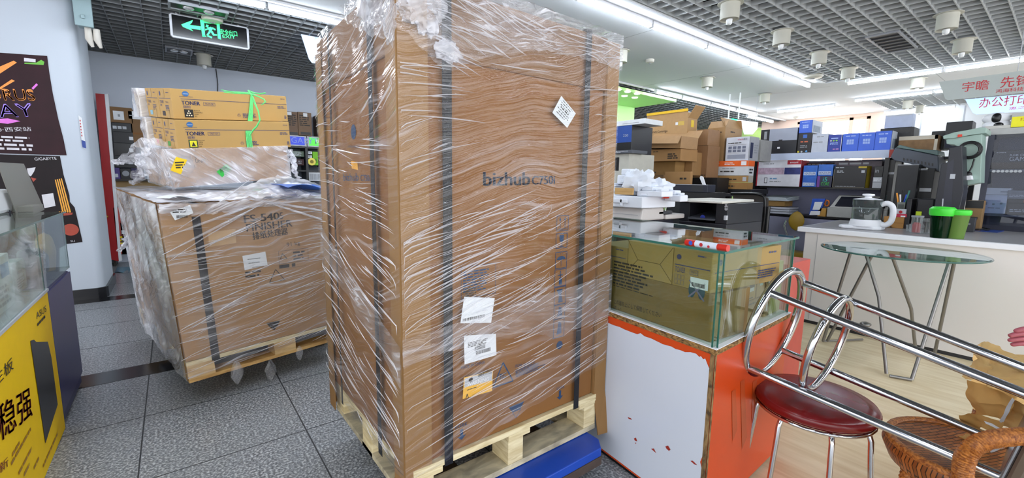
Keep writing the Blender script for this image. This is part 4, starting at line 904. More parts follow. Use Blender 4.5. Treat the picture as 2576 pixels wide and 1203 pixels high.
b = MB(); b.poly(PF, [PF.hit(*q) for q in ((-70,760),(150,735),(150,625),(168,614),(208,609),(196,556),(188,522),(176,508),(175,492),(160,440),(151,393),(-70,386))], .004); b.build('sheet', M('190e12', .5, var=.5, scale=7, spec=.25), T)
b = MB(); b.textp(PF, 'GIGABYTE', (88,404), (143,402), 7, .0075); b.textp(PF, 'SLI', (178,609), (189,608), 4, .006); b.quadp(PF, [(68,424),(90,421),(86,432),(78,444),(72,440)], .006); b.quadp(PF, [(105,490),(134,486),(140,518),(112,524)], .006); b.build('white_print', M('d6d4da', .5), T)
b = MB()
for i in range(4): b.quadp(PF, [(138+i*5,452-i),(141+i*5,452-i),(161+i*6,534),(157+i*6,535)], .006)
b.build('yellow_bars', M('e8a02c', .4), T)
b = MB(); b.quadp(PF, [(78,446),(92,450),(84,458)], .0065); b.quadp(PF, [(160,536),(183,535),(182,540),(160,543)], .006); b.disc(PF, *PF.hit(178,578), .06, .006); b.build('red_print', M('a8402c', .5), T)
b = MB(); b.quadp(PF, [(197,290),(206,297),(217,375),(208,372)], .004); T = tag(b.build('notice_sticker', PAPER), 'narrow white notice with a blue foot near the right edge of the white column', 'sticker')
b = MB(); b.quadp(PF, [(205,352),(215,356),(217,374),(208,371)], .0055); b.build('blue_panel', BLUED, T); b = MB(); b.linesp(PF, (200,300), (208,345), 6, .0055); b.build('printed_lettering', REDP, T)
# electrical box
T = thing('electrical_box', 'grey-green electrical box high on the white column', 'electrical box', (-.8, 6.15, 2.66))
fr, w, d, h = BY(186, -40, 226, 62, 6.03, .17); ELB = M('8fa6ab', .45, var=.06)
b = MB(); b.box(fr, 0, .02, 0, w, d, h); b.build('body', ELB, T, bev=.01); b = MB(); b.box(fr, -.01, 0, -.01, w+.01, .02, h); b.build('door', ELB, T, bev=.006)
b = MB(); b.box(fr, w*.35, -.02, h*.15, w*.6, 0, h*.24); b.build('latch', ELB, T, bev=.004)
for dx in (.07, .13):
    b = MB(); b.tube([fr.p(dx, .1, 0), fr.p(dx, .1, -.1), fr.p(dx+.02, .12, -.17)], [.026,.03,.012], 12); b.build('conduit', M('c9c4bc', .5), T, smooth=50)
# ================================================================ far left corner: red door, shelves
f = Fr((0, 8.2, 0)); T = thing('door_1', 'red', 'door', (0,0,0)); bpy.data.objects.remove(T)
b = MB(); a = [f.hit(*q) for q in ((275,652),(299,658),(265,237),(240,235))]; b.prism(f, a[:2]+a[2:], 0, .1); dr = struct(b.build('door_1', M('a31219', .4, var=.06)))
b = MB(); a = [f.hit(*q) for q in ((299,658),(306,656),(272,236),(263,237))]; b.prism(f, a, -.004, .1); b.build('door_edge', WHITE, dr)
b = MB(); q = ony(268, 545, 8.19); b.ball(q, .02, 10); b.build('door_handle', M('b8863c', .3, .8), dr, smooth=60)
for k, (y0, y1, c) in enumerate(((262,325,'4a3f8c'), (325,372,'9c3048'), (372,410,'a8a4c0'), (410,452,'8c2c44'))):
    fd = BY(262+k*4, y0, 276+k*4, y1, 8.35, .02); item('rack_poster', '%s little poster on the rack beside the red door' % ('purple topmost', 'crimson second', 'pale third', 'dark red lowest')[k], 'poster', fd, M(c, .5, var=.3, scale=12), [('l', PAPER, .1,.5,.9,.9,3)], 'small posters beside the red door')
YB = 8.25
SHB = M('35302c', .6)
T = thing('wall_shelf', 'dark two-board shelf along the back wall left of the toner cartons', 'shelf', (.0, 8.45, .7))
for (y0, y1) in ((452, 456), (520, 524)):
    b = MB(); fr, w, d, h = BY(276, y0, 420, y1, YB-.02, .33); b.box(fr, 0, 0, 0, w, d, .03); b.build('board', SHB, T)
b = MB(); fr, w, d, h = BY(276, 456, 420, 520, YB+.04, .02); b.box(fr, 0, 0, 0, w, d, h); b.build('back_panel', M('8a7048', .7, var=.1), T)
b = MB(); fr, w, d, h = BY(274, 452, 279, 655, YB, .33); b.box(fr, 0, 0, -.1, w, d, h); b.build('upright', SHB, T)
defs = [((276,270,333,310), 'a brown carton with a white label on top of the shelf goods', CARDD, [('r',PAPER,.15,.2,.62,.75),('r',GREY,.35,.4,.45,.55)]),
 ((281,308,330,332), 'black carton with four pale slits under the brown one', BLACK, [('r',LGREY,.05,.3,.25,.6),('r',LGREY,.3,.3,.5,.6),('r',LGREY,.55,.3,.75,.6)]),
 ((284,332,336,360), 'black carton with a small white tag, second of the black stack', BLACK, [('r',PAPER,.78,.3,.98,.6)]),
 ((286,360,338,392), 'black carton with a small white tag, third of the black stack', BLK, [('r',PAPER,.75,.3,.95,.6)]),
 ((288,392,345,422), 'black carton, lowest of the black stack', BLACK, [('r',GREY,.6,.3,.8,.5)]),
 ((276,422,302,452), 'violet game box at the left end of the shelf', M('4a3a78'), [('r',LGREY,.2,.2,.8,.5)]),
 ((303,424,330,452), 'dark box with a grey round print beside the violet box', BLACK, [('d',GREY,.5,.55,.25)]),
 ((331,424,360,452), 'dark violet box partly behind the film tail', M('2c2450'), [('l',LGREY,.1,.3,.9,.6,2)]),
 ((334,300,362,370), 'brown carton standing right of the black stack', CARDD, [('r',CARD,.0,.45,1,.52)]),
 ((322,280,352,300), 'white folded sheet-like box beside the brown carton on the shelf', WHITE, [('r',LGREY,.1,.4,.9,.5)])]
for (q, lb, mt, pr) in defs: item('shelf_box', lb, 'box', BY(*q, YB, .28), mt, pr, 'boxes on the back left shelf')
for (q, lb, mt, pr) in [((290,522,312,640), 'pink and gold printed box standing on the floor by the red door', M('b04a44', var=.4), [('l',YEL,.1,.2,.9,.4,3)]), ((303,528,322,560), 'white-topped small box, upper of the floor stack', BLK, [('r',PAPER,.05,.5,.95,.95)]),
   ((303,560,324,592), 'black small box with white label, middle of the floor stack', BLK, [('r',PAPER,.1,.1,.9,.4)]), ((304,592,330,640), 'black box at the foot of the floor stack', BLACK, [('l',GREY,.1,.6,.8,.8,2)]), ((324,524,342,600), 'clear bag-like grey box right of the floor stack', M('7c8078', var=.3), [('r',GREY,.2,.2,.8,.8)])]:
    item('floor_box', lb, 'box', BY(*q, YB-.05, .25), mt, pr, 'boxes under the back left shelf')
# sheet of blue plastic on the floor
b = MB(); b.grid(lambda s, t_: onz(296+36*s-8*t_, 672+14*t_, .004)+V((0,0,.01*math.sin(s*6)*t_)), 10, 4); tag(b.build('plastic_sheet', M('5f8aa0', .3), solid=.002), 'small blue plastic sheet on the floor by the red door', 'plastic sheet')
# lit shelving seen between the toner cartons and the tall carton
YA = 8.2
T = thing('shop_cabinet', 'black cabinet with blue and green lit headers beyond the toner cartons', 'cabinet', (2.0, 8.35, 0))
fr, w, d, h = BY(640, 370, 900, 376, YA, .4); top = ony(775, 343, YA).z; x0 = fr.o.x; f = Fr((x0, YA, 0)); hb = ony(775, 369, YA).z
CABM = M('141518', .4)
b = MB(); b.box(f, 0, .36, 0, w, .38, top); b.build('back_panel', M('5a6470', .5), T)
for px in (650, 772, 895): u = ony(px, 400, YA).x-x0; b = MB(); b.box(f, u-.02, 0, 0, u+.02, .36, hb); b.build('upright', CABM, T)
for z in (.3, .8, ony(775, 432, YA).z, hb-.03): b = MB(); b.box(f, 0, .01, z, w, .36, z+.025); b.build('shelf', CABM, T)
for (p0, p1, mt, s, lb) in ((650, 771, emit('2f3fb0', .6), 'GIGABYTE', 'blue lit header'), (773, 895, emit('46c83c', .8), 'ASRock', 'green lit header')):
    u0, u1 = ony(p0, 355, YA).x-x0, ony(p1, 355, YA).x-x0; b = MB(); b.box(f, u0, 0, hb, u1, .36, top); hd = b.build('header', LGREY, T, label=lb)
    b = MB(); b.rect(f, u0+.03, hb+.02, u1-.03, top-.02); b.build('header_panel', mt, hd)
    b = MB(); b.text(f, s, u0+.12 if s[0] == 'A' else u0+.35, hb+.05, (top-hb)*.55, None, .004); b.build('header_lettering', WHITE if s[0] == 'A' else M('8fa0e8'), hd)
for (q, lb, mt, pr) in [((720,281,749,341), 'brown speaker carton on the cabinet top, left one', M('6e5440'), [('l',INKK,.1,.4,.9,.9,6),('r',BLACK,.1,.03,.95,.15),('r',PAPER,.1,.85,.5,.98)]), ((750,283,784,341), 'brown speaker carton on the cabinet top with a white tag, middle one', M('755a42'), [('l',INKK,.1,.4,.9,.9,6),('r',BLACK,.15,.03,.9,.15),('r',PAPER,.4,.82,.7,.97)]), ((799,291,835,341), 'dark brown carton on the cabinet top, right one against the wrapped carton', M('4a382c'), [('l',INKK,.1,.4,.9,.9,6)])]:
    item('speaker_carton', lb, 'carton', BY(*q, YA+.02, .3), mt, pr, 'cartons on the lit cabinet')
for (q, lb, mt, pr) in [((787,382,800,416), 'lime green box standing inside the lit cabinet', M('7ac020'), [('l',BLACK,.1,.2,.9,.5,3)]), ((802,385,816,420), 'black tower speaker inside the lit cabinet', BLACK, [('r',DARK,.2,.2,.8,.8)]), ((775,381,785,388), 'small white packet inside the lit cabinet', WHITE, [('l',GREY,.1,.2,.9,.8,2)]),
   ((774,391,785,398), 'second small white packet inside the lit cabinet', WHITE, [('l',GREY,.1,.2,.9,.8,2)]), ((775,433,812,455), 'white box with grey print on the lower shelf of the lit cabinet', PAPER, [('b',GREY,.1,.1,.9,.8)]), ((735,400,765,416), 'dark red box on the middle shelf of the lit cabinet', M('3a1a1c'), [('l',GREY,.1,.2,.9,.8,2)]), ((728,380,765,394), 'grey green mainboard leaning in the lit cabinet', M('5a6a58', var=.5, scale=40), [('l',LGREY,.1,.1,.9,.9,4)])]:
    item('cabinet_goods', lb, 'box', BY(*q, YA+.06, .15), mt, pr)
q = ony(784, 407, YA+.04); b = MB(); b.lathe(Fr(q, (1,0,0), (0,0,1), (0,-1,0)), [(.065,0),(.065,.012)], 24); T = tag(b.build('round_tin', M('b8ac4c', .3, .5)), 'round gold disc standing in the lit cabinet', 'disc')
b = MB(); b.lathe(Fr(q-V((0,.014,0)), (1,0,0), (0,0,1), (0,-1,0)), [(.03,0),(.03,.003)], 20); b.build('centre', M('8a7c2c'), T)
# ================================================================ exit sign
z0 = 2.72; EF0 = onz(424, 30, z0)
def findE(D): return at(424, 30, D)
Dn = 4.55; p00 = at(424, 30, Dn); EF = Fr((p00.x, p00.y, p00.z)); ey = EF.o.y
u1, v1 = EF.hit(627, 62); ub, vb = EF.hit(432, 93); W_, H_ = EF.hit(624, 90)[0], -vb
EF = Fr((p00.x, ey, p00.z-H_)); SW, SH = EF.hit(627, 100)[0], H_
T = thing('exit_sign', 'black hanging exit sign with glowing green arrow and running man door', 'exit sign', EF.p(SW/2, 0, 0))
b = MB(); c = .02; b.prism(EF, [(c,0),(SW-c,0),(SW,c),(SW,SH-c),(SW-c,SH),(c,SH),(0,SH-c),(0,c)], 0, .035); b.build('housing', LGREY, T, bev=.004)
b = MB(); b.rect(EF, .022, .018, SW-.022, SH-.018, .005); b.build('face', M('08080c', .2), T)
EG = emit('2fe878', 1.6); b = MB(); b.poly(EF, [EF.hit(*q) for q in ((456,62),(485,51),(483,57),(477,63),(505,67),(505,76),(479,72),(486,79),(460,68))], .007)
fm = lambda pts: b.poly(EF, [EF.hit(*q) for q in pts], .007)
fm(((503,50),(513,52),(516,92),(509,92)))
fm(((513,51),(551,57),(552,63),(514,58)))
fm(((545,62),(552,60),(556,100),(548,97))); fm(((509,88),(516,90),(520,93),(510,93)))
fm(((519,62),(525,64),(523,70),(517,68)))       # head
fm(((521,70),(530,68),(536,72),(531,80),(523,90),(519,89),(526,78)))   # torso and leg
fm(((534,78),(539,86),(546,87),(546,90),(536,90),(530,81))); fm(((534,69),(543,74),(541,77),(534,73))); fm(((516,73),(523,72),(523,75),(516,77))); fm(((523,89),(534,93),(533,97),(521,92)))
b.textp(EF, '安全出口', (554,86), (597,92), 13, .007); b.textp(EF, 'EXIT', (560,95), (592,98), 7, .007); b.build('green_pictogram', EG, T)
for px in (444, 598):
    u = EF.hit(px, 40)[0]; b = MB(); a = EF.p(u, .017, SH); b.rod(a, V((a.x, a.y, CEIL)), .011); b.build('hanging_rod', WHITE, T, smooth=40)
# pale hanging sign behind the tall carton's top left
def hangsign(fr, pts, label, mat, letters=(), rods=(), lm=None, edge=None):
    T = thing('hanging_sign', label, 'sign', fr.p(*[(lambda q: q)(fr.hit(*pts[0]))[0], .01, fr.hit(*pts[0])[1]]))
    hp = [fr.hit(*q) for q in pts]; b = MB(); b.prism(fr, hp, 0, .02); b.build('panel', mat, T)
    if letters:
        b = MB()
        for s, p0, p1, hh in letters: b.textp(fr, s, p0, p1, hh, .003)
        b.build('lettering', lm or REDP, T)
    for px, py in rods:
        u, v = fr.hit(px, py); b = MB(); a = fr.p(u, .01, v); b.rod(a, V((a.x, a.y, CEIL)), .004, 6); b.build('hanging_wire', LGREY, T)
    return T
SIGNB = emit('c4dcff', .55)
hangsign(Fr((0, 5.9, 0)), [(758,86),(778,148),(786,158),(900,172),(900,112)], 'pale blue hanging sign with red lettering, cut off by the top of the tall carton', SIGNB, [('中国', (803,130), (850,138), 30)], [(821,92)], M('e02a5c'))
# ================================================================ orange counter with the glass case on top
K, RR, BB, LL = V((1.487,.719,0)), V((2.205,.742,0)), V((2.31,1.85,0)), V((1.60,1.85,0))
ZB, ZT = .715, 1.066
def quad(b, z0, z1, g=0):
    c = (K+RR+BB+LL)/4; q = [p + (p-c).normalized()*g*1.4 for p in (K, RR, BB, LL)]
    return b.hexa([V((p.x,p.y,z0)) for p in q] + [V((p.x,p.y,z1)) for p in q])
GX = (K-LL).normalized(); GF = Fr(LL, GX, V((-GX.y, GX.x, 0)) if V((-GX.y, GX.x, 0)).x > 0 else V((GX.y, -GX.x, 0))); GLEN = (K-LL).length
RX = (RR-K).normalized(); RF = Fr(K, RX, V((-RX.y, RX.x, 0))); RLEN = (RR-K).length
ORANGE = M('cc4612', .35, var=.1, scale=5, bump=.04, bscale=5)
T = thing('counter_cabinet', 'orange counter cabinet with torn white front, under the glass case beside the tall carton', 'cabinet', (1.9, 1.3, 0))
b = MB(); quad(b, .02, .69); b.build('body', ORANGE, T)
b = MB(); quad(b, 0, .02, -.012); b.build('plinth', BLK, T)
b = MB(); quad(b, .69, .712, .004); b.build('particle_board_edge', woodmat('4a3016', 'a88048', (14,14,30), 4, .8, .3), T)
b = MB(); quad(b, .712, ZB, .006); b.build('white_trim', WHITE, T)
pts = [(1516,808),(1530,812),(1544,818),(1560,823),(1572,829),(1590,836),(1604,841),(1612,838),(1622,846),(1640,852),(1660,862),(1668,866),(1690,872),(1700,878),(1712,881),(1724,886),(1738,886),(1752,890),(1760,898),(1764,896),(1770,904),(1775,902),(1780,915),(1784,925),(1790,932),(1787,1000),(1784,1060),(1778,1115),(1775,1130),(1762,1162),(1764,1170),(1769,1203)]
uv = [GF.hit(*q) for q in pts]; uv = [(max(.0,a), max(.02,c)) for a, c in uv]
uv = [(.0, .66)] + uv + [(uv[-1][0], .03), (0, .03)]
b = MB(); b.poly(GF, uv, .002); wp = b.build('white_panel', M('ccd2de', .3, var=.04, scale=3), T, label='white laminate front panel with torn orange edges')
b = MB()
for q in ([(1580,1049),(1588,1052),(1591,1056),(1583,1054)], [(1596,1103),(1601,1101),(1604,1110),(1598,1108)], [(1639,1129),(1646,1128),(1652,1140),(1645,1134)], [(1675,1123),(1682,1121),(1688,1131),(1684,1134),(1678,1129)], [(1738,1159),(1744,1159),(1755,1170),(1748,1168)], [(1598,1113),(1602,1114),(1601,1117)]): b.quadp(GF, q, .0032)
b.build('chip_mark', M('9c2c1c', .5), wp)
b = MB(); u, v = GF.hit(1797, 880); b.rect(GF, u-.012, .05, GLEN+.001, .69, .0025); b.rect(RF, -.001, .05, .012, .69, .0022); b.build('worn_corner_edge', woodmat('4c3820', '9c7c50', (14,14,6), 4, .8, .3), T)
b = MB()
for x0, y0, x1, y1 in ((1840,985,1852,1110),(1862,960,1876,1130),(1893,960,1900,1060)): b.quadp(RF, [(x0,y0),(x0+10,y0-6),(x1+2,y1-30),(x1-10,y1)], .0015)
b.build('worn_patch', M('b84a1e', .4, var=.2, scale=9), T)
# glass case
T = thing('glass_display_case', 'green edged glass case full of toner cartons on the orange counter', 'display case', (1.9, 1.3, ZB))
g = .004; P4 = [K, RR, BB, LL]; cc = (K+RR+BB+LL)/4
def pane(A, B, nm):
    d = (B-A).normalized(); n = V((d.y, -d.x, 0)); n = n if n.dot(A-cc) > 0 else -n
    f = Fr(A - n*.012, d, -n); L = (B-A).length
    b = MB(); b.box(f, .004, 0, ZB+.0005, L-.004, g, ZT-.008); b.build(nm, GLASSC, T)
    b = MB(); b.box(f, 0, -.0008, ZB+.0005, .0045, g, ZT-.008); b.box(f, L-.0045, -.0008, ZB+.0005, L, g, ZT-.008); b.build('green_glass_edge', GLASSE, T)
pane(LL, K, 'front_pane'); pane(K, RR, 'side_pane'); pane(RR, BB, 'back_pane'); pane(BB, LL, 'side_pane')
b = MB(); quad(b, ZT-.008, ZT, .006); b.build('top_pane', GLASSC, T)
b = MB()
c_ = [p + (p-cc).normalized()*.009 for p in P4]
for i in range(4):
    A, B = c_[i], c_[(i+1) % 4]; d = (B-A).normalized(); b.box(Fr(A, d, V((-d.y, d.x, 0))), 0, -.0006, ZT-.0085, (B-A).length, .0025, ZT+.0002)
b.build('green_top_edge', M('2f6b60', .12, var=.1), T)
# goods inside
GI = GF.sub(0, .035, 0); OLIVE = M('83693c', .75, var=.1, scale=6); OLIVL = M('9c8048', .7, var=.08, scale=6)
zt = GI.hit(1650, 697)[1] if False else .895
ua = .18; ub_ = GLEN-.045
fd = (GI.sub(ua, 0, ZB+.001), ub_-ua, .24, zt-ZB)
T = item('large_carton', 'large brown carton with a crossed-out foot mark filling the front of the glass case', 'carton', fd, OLIVE)
b = MB(); b.linesp(GI, (1542, 722), (1647, 676), 9, .0012); b.linesp(GI, (1600, 752), (1640, 744), 1, .0012)
b.textp(GI, 'この面を上にして保管してください', (1545,764), (1664,800), 12, .0014); b.textp(GI, 'ください', (1524,770), (1563,782), 8, .0014); b.build('printed_lettering', INKK, T)
b = MB(); u, v = GI.hit(1753, 731)
for s in (-1, 1): b.poly(GI, [(u+s*.02+.015*math.cos(a*.5236), v+.032*math.sin(a*.5236)) for a in range(12)], .0014)
b.build('printed_symbol', M('1f4a58'), T)
b = MB(); b.poly(GI, [(u-.036,v+.032),(u-.031,v+.036),(u+.036,v-.032),(u+.031,v-.036)], .002); b.poly(GI, [(u-.036,v-.03),(u-.031,v-.034),(u+.036,v+.03),(u+.031,v+.034)], .002); b.build('printed_cross', M('6a6a88'), T)
b = MB(); b.rect(GI, ua, .79, ub_, .825, .0016); b.build('tape', M('7f6638', .3), T)
for (x0, x1, yt, lb, kind) in ((1500, 1577, 612, 'toner carton at the left end of the upper row in the glass case', 't1'), (1579, 1692, 608, 'plain kraft package with folded end, middle of the upper row in the glass case', 'k'), (1694, 1792, 625, 'toner carton with white barcode label, right end of upper row in the glass case', 't2')):
    u0 = GI.hit(x0, 650)[0]; u1 = GI.hit(x1, 660)[0]; z1 = min(GI.hit((x0+x1)/2, yt+6)[1], ZT-.014)
    dep = {'t1': .35, 'k': .4, 't2': .48}[kind]; f = GI.sub(u0, 0, zt+.001); w_, h_ = u1-u0, z1-zt
    if kind == 'k':
        T = item('kraft_package', lb, 'package', (f, w_, dep, h_), M('a88a50', .6, var=.06)); b = MB()
        for p_, q_ in (((0,h_),(w_*.25,h_*.48)), ((0,.01),(w_*.25,h_*.48)), ((w_,h_),(w_*.75,h_*.48)), ((w_,0.01),(w_*.75,h_*.48)), ((w_*.25,h_*.48),(w_*.75,h_*.48))):
            a, c = V(p_), V(q_); n_ = V((-(c-a).y, (c-a).x)).normalized()*.0014; b.poly(f, [tuple(a-n_), tuple(c-n_), tuple(c+n_), tuple(a+n_)], .0012)
        b.build('fold_line', M('6b5528', .7), T)
    else:
        T = item('toner_carton', lb, 'carton', (f, w_, dep, h_), OLIVL, [('r', INKN, .06 if kind == 't2' else 0, .56, .97, .585), ('l', INKN, .65,.85,.9,.92,1)])
        b = MB()
        if kind == 't2':
            b.text(f, 'TONER', w_*.07, h_*.38, h_*.14, w_*.28, .0014); b.text(f, 'TN715', w_*.5, h_*.42, h_*.06, w_*.14, .0014); b.frame(f, w_*.47, h_*.38, w_*.68, h_*.51, .0012); b.disc(f, w_*.16, h_*.78, h_*.07, .0014)
            for i in range(3):
                for j in range(2): b.frame(f, w_*(.07+.09*i), h_*(.06+.14*j), w_*(.15+.09*i), h_*(.18+.14*j), .0008)
        else: b.lines(f, w_*.05, h_*.15, w_*.4, h_*.5, 3); b.frame(f, w_*.55, h_*.1, w_*.9, h_*.4, .001)
        b.build('printed_lettering', INKN, T)
        if kind == 't2':
            b = MB(); b.rect(f, w_*.5, h_*.06, w_*.95, h_*.33, .002); l = b.build('barcode_label', PAPER, T); b = MB(); b.bars(f, w_*.55, h_*.1, w_*.88, h_*.2, .0025); b.build('barcode', INKK, l)
            S = f.right(w_); b = MB(); b.rect(S, .02, h_*.5, dep-.01, h_*.515); b.disc(S, .05, h_*.75, h_*.08); b.lines(S, dep*.65, h_*.15, dep*.95, h_*.4, 4); b.lines(S, dep*.8, h_*.8, dep*.95, h_*.88, 1); b.build('side_print', INKN, T)
RI = RF.sub(0, .04, 0)
def RB(x0, x1, yt, zb, dep, name, label, mat, prints):
    u0 = RI.hit(x0, 700)[0]; u1 = RI.hit(x1, 700)[0]; z1 = min(RI.hit((x0+x1)/2, yt)[1], ZT-.014)
    return item(name, label, 'carton', (RI.sub(u0, 0, zb), u1-u0, dep, z1-zb), mat, prints)
RB(1880, 1922, 752, ZB+.001, .18, 'small_carton', 'olive carton under the two small kraft ones at the right side of the glass case', OLIVE, [('l', INKK, .1,.8,.7,.92,1)])
zz = RI.hit(1900, 752)[1]+.002
RB(1881, 1904, 703, zz, .12, 'small_carton', 'small kraft box with a dark printed panel, left of the pair in the glass case', M('9a7c40'), [('r', BLACK, .25,.55,.8,.85), ('r', LGREY, .3,.42,.75,.6), ('r', BLACK, .3,.08,.7,.14)])
RB(1907, 1926, 699, zz, .12, 'small_carton', 'small kraft box with a pale tag, right of the pair in the glass case', M('94763c'), [('r', M('8fb0b0'), .3,.6,.7,.95)])
RB(1930, 1941, 648, ZB+.001, .1, 'small_carton', 'narrow upright carton standing right of the small boxes in the glass case', OLIVE, [('r', LGREY, .3,.1,.6,.9)])
RB(1943, 1968, 660, ZB+.001, .16, 'small_carton', 'green-tinted carton at the far right end of the glass case', M('9c9a58'), [('r', OLIVE, 0,.55,1,.57)])
b = MB(); b.grid(lambda s, t_: RI.p(RLEN-.15+.1*s, .0+.1*t_, ZB+.02+.02*noise.noise(V((s*9,t_*9,3)))), 12, 10); tag(b.build('crumpled_plastic', FILMV, smooth=70), 'crumpled clear plastic at the right end inside the glass case', 'plastic')
T = thing('candy_tube', 'red and white wrapped stick lying on the near corner of the glass top', 'packet', at(1775, 624, 1.5))
a, c = GF.hit(1722, 617)[0], GF.hit(1829, 632)[0]; A = GF.p(a, .01, ZT+.012); B = GF.p(min(c, GLEN+.01), .01, ZT+.012)
for s0, s1, mt, nm in ((0,.25,M('c8281c', .3),'red_end'), (.25,.78,M('d4dcec', .3, var=.1, scale=60),'white_sleeve'), (.78,1,M('c8281c', .3),'red_end')):
    b = MB(); b.tube([A.lerp(B, s0), A.lerp(B, s1)], .012, 14); b.build(nm, mt, T, smooth=50)
b = MB(); f = Fr(A.lerp(B, 0)-V((0,0,.012)), GF.x, GF.y); L = (B-A).length
b.disc(f, L*.16, .013, .008, .0125); b.build('blue_print', BLUE, T); b = MB(); b.disc(f, L*.42, .012, .007, .0126); b.disc(f, L*.6, .009, .005, .0126); b.build('red_print', REDP, T)

# ================================================================ red stool
SC = V((2.0, .552, .45)); T = thing('round_stool', 'round stool with dark red seat and chrome legs beside the orange counter', 'stool', (SC.x, SC.y, 0))
b = MB(); b.lathe(Fr(SC), [(.16,-.05),(.2,-.046),(.213,-.03),(.214,-.014),(.206,-.002),(.17,.003),(.08,.004),(.001,.004)], 48); b.build('seat', M('6e1114', .25, var=.25, scale=7), T, smooth=50)
b = MB(); b.tube([SC+V((.2*math.cos(a*.19635), .2*math.sin(a*.19635), -.055)) for a in range(32)], .007, 8, closed=True); b.build('seat_ring', CHROME, T, smooth=60)
for a in (120, 165, 215, 262, ):
    ca, sa = math.cos(R(a)), math.sin(R(a)); p = lambda r_, z: V((SC.x+r_*ca, SC.y+r_*sa, z))
    b = MB(); b.tube([p(.08,.394), p(.17,.392), p(.192,.383), p(.2,.36), p(.205,.3), p(.235,.0)], .0095, 10); b.build('leg', CHROME, T, smooth=60)
# ================================================================ bar stool lying across
BF = eul((1.949, .705, .723), -90.779, 9.739, -.597); hb = lambda s: .163 + (.122-.163)*s/.8
T = thing('bar_stool', 'chrome bar stool lying across the red stool, its seat end wrapped in kraft paper', 'bar stool', (1.95, .4, .5))
def ringp(s, r_): return [BF.p(s, r_*math.cos(a*.13090), r_*math.sin(a*.13090)) for a in range(48)]
b = MB(); b.tube(ringp(0, .163*1.414), .0165, 12, closed=True); b.build('foot_ring', CHROME, T, smooth=60)
b = MB(); b.tube(ringp(.193, hb(.193)*1.239), .0135, 12, closed=True); b.build('brace_ring', CHROME, T, smooth=60)
for ya, za in ((1,1),(-1,1),(1,-1),(-1,-1)):
    b = MB(); b.tube([BF.p(s, ya*hb(s), za*hb(s)) for s in (0, .35, .70)], .0145, 14); b.build('leg', CHROME, T, smooth=60)
b = MB(); b.box(BF, .70, -.15, -.15, .712, .15, .15); b.build('seat_plate', STEEL, T, bev=.004)
b = MB(); b.box(BF, .712, -.17, -.17, .76, .17, .17); b.build('seat_cushion', M('6b5f50', .6), T, bev=.02)
# kraft paper bunched round the seat end
def crump(name, label, P, amp, mat, seed, n=34, m=24, par=None, film_=0, solid=.0):
    """P: rows of photo points with distance: surface through them, crumpled"""
    b = MB(); rows = [[at(*q) for q in r_] for r_ in P]
    def ev(r_, s): k = s*(len(r_)-1); i = min(int(k), len(r_)-2); return r_[i].lerp(r_[i+1], k-i)
    def fn(s, t_):
        k = t_*(len(rows)-1); i = min(int(k), len(rows)-2); q = ev(rows[i], s).lerp(ev(rows[i+1], s), k-i)
        w_ = V((noise.noise(q*16+V((seed,0,0))), noise.noise(q*16+V((0,seed,0))), noise.noise(q*16+V((0,0,seed)))))
        w2 = V((noise.noise(q*45+V((seed,0,0))), noise.noise(q*45+V((0,seed,0))), noise.noise(q*45+V((0,0,seed)))))
        return q + w_*amp + w2*amp*.35
    b.grid(fn, n, m); o = b.build(name, mat, par, smooth=50)
    if label: tag(o, label, 'paper')
    return o
KP = M('c9a468', .8, var=.12, scale=12)
PT = thing('kraft_paper_wrap', 'torn yellow-brown kraft paper bunched round the seat end of the lying bar stool', 'paper', (1.95, .1, .4))
crump('upper_sheet', None, [[(2455,862,1.62),(2505,872,1.55),(2555,884,1.5),(2610,890,1.45)], [(2452,905,1.5),(2500,925,1.42),(2555,925,1.4),(2610,935,1.36)], [(2430,955,1.5),(2490,962,1.4),(2550,985,1.34),(2610,1000,1.3)]], .03, KP, 1, par=PT)
crump('upper_sheet', None, [[(2452,866,1.64),(2480,880,1.7),(2540,900,1.75),(2600,905,1.75)], [(2440,960,1.6),(2490,980,1.68),(2540,1010,1.7),(2600,1020,1.7)], [(2450,1030,1.55),(2490,1030,1.6),(2530,1030,1.62),(2600,1060,1.6)]], .018, KP, 3, par=PT)
crump('upper_sheet', None, [[(2470,875,1.72),(2510,880,1.7),(2560,890,1.66),(2620,900,1.6)], [(2455,930,1.66),(2510,945,1.66),(2560,950,1.62),(2620,960,1.6)], [(2450,985,1.62),(2500,1000,1.6),(2560,1010,1.56),(2620,1020,1.55)]], .02, KP, 21, par=PT)
crump('lower_sheet', None, [[(2500,1010,1.45),(2540,1000,1.42),(2580,1010,1.4),(2620,1020,1.38)], [(2520,1050,1.45),(2545,1045,1.42),(2580,1050,1.4),(2620,1060,1.38)], [(2535,1082,1.42),(2555,1080,1.4),(2580,1082,1.38),(2620,1090,1.36)]], .02, KP, 24, par=PT)
crump('middle_sheet', None, [[(2428,952,1.5),(2470,965,1.46),(2520,980,1.42),(2548,1000,1.4)], [(2440,1005,1.5),(2470,1015,1.44),(2515,1020,1.4),(2545,1030,1.38)], [(2452,1055,1.48),(2480,1050,1.44),(2510,1050,1.42),(2530,1060,1.4)]], .012, M('b98f50', .8, var=.14, scale=12), 6, par=PT)
crump('lower_flap', None, [[(2412,1044,1.5),(2450,1040,1.46),(2490,1050,1.42),(2520,1060,1.4)], [(2420,1065,1.5),(2455,1062,1.46),(2490,1075,1.42),(2518,1080,1.4)], [(2432,1084,1.5),(2465,1078,1.45),(2490,1088,1.42),(2516,1090,1.4)]], .014, M('b3894a', .8, var=.14, scale=12), 9, par=PT)
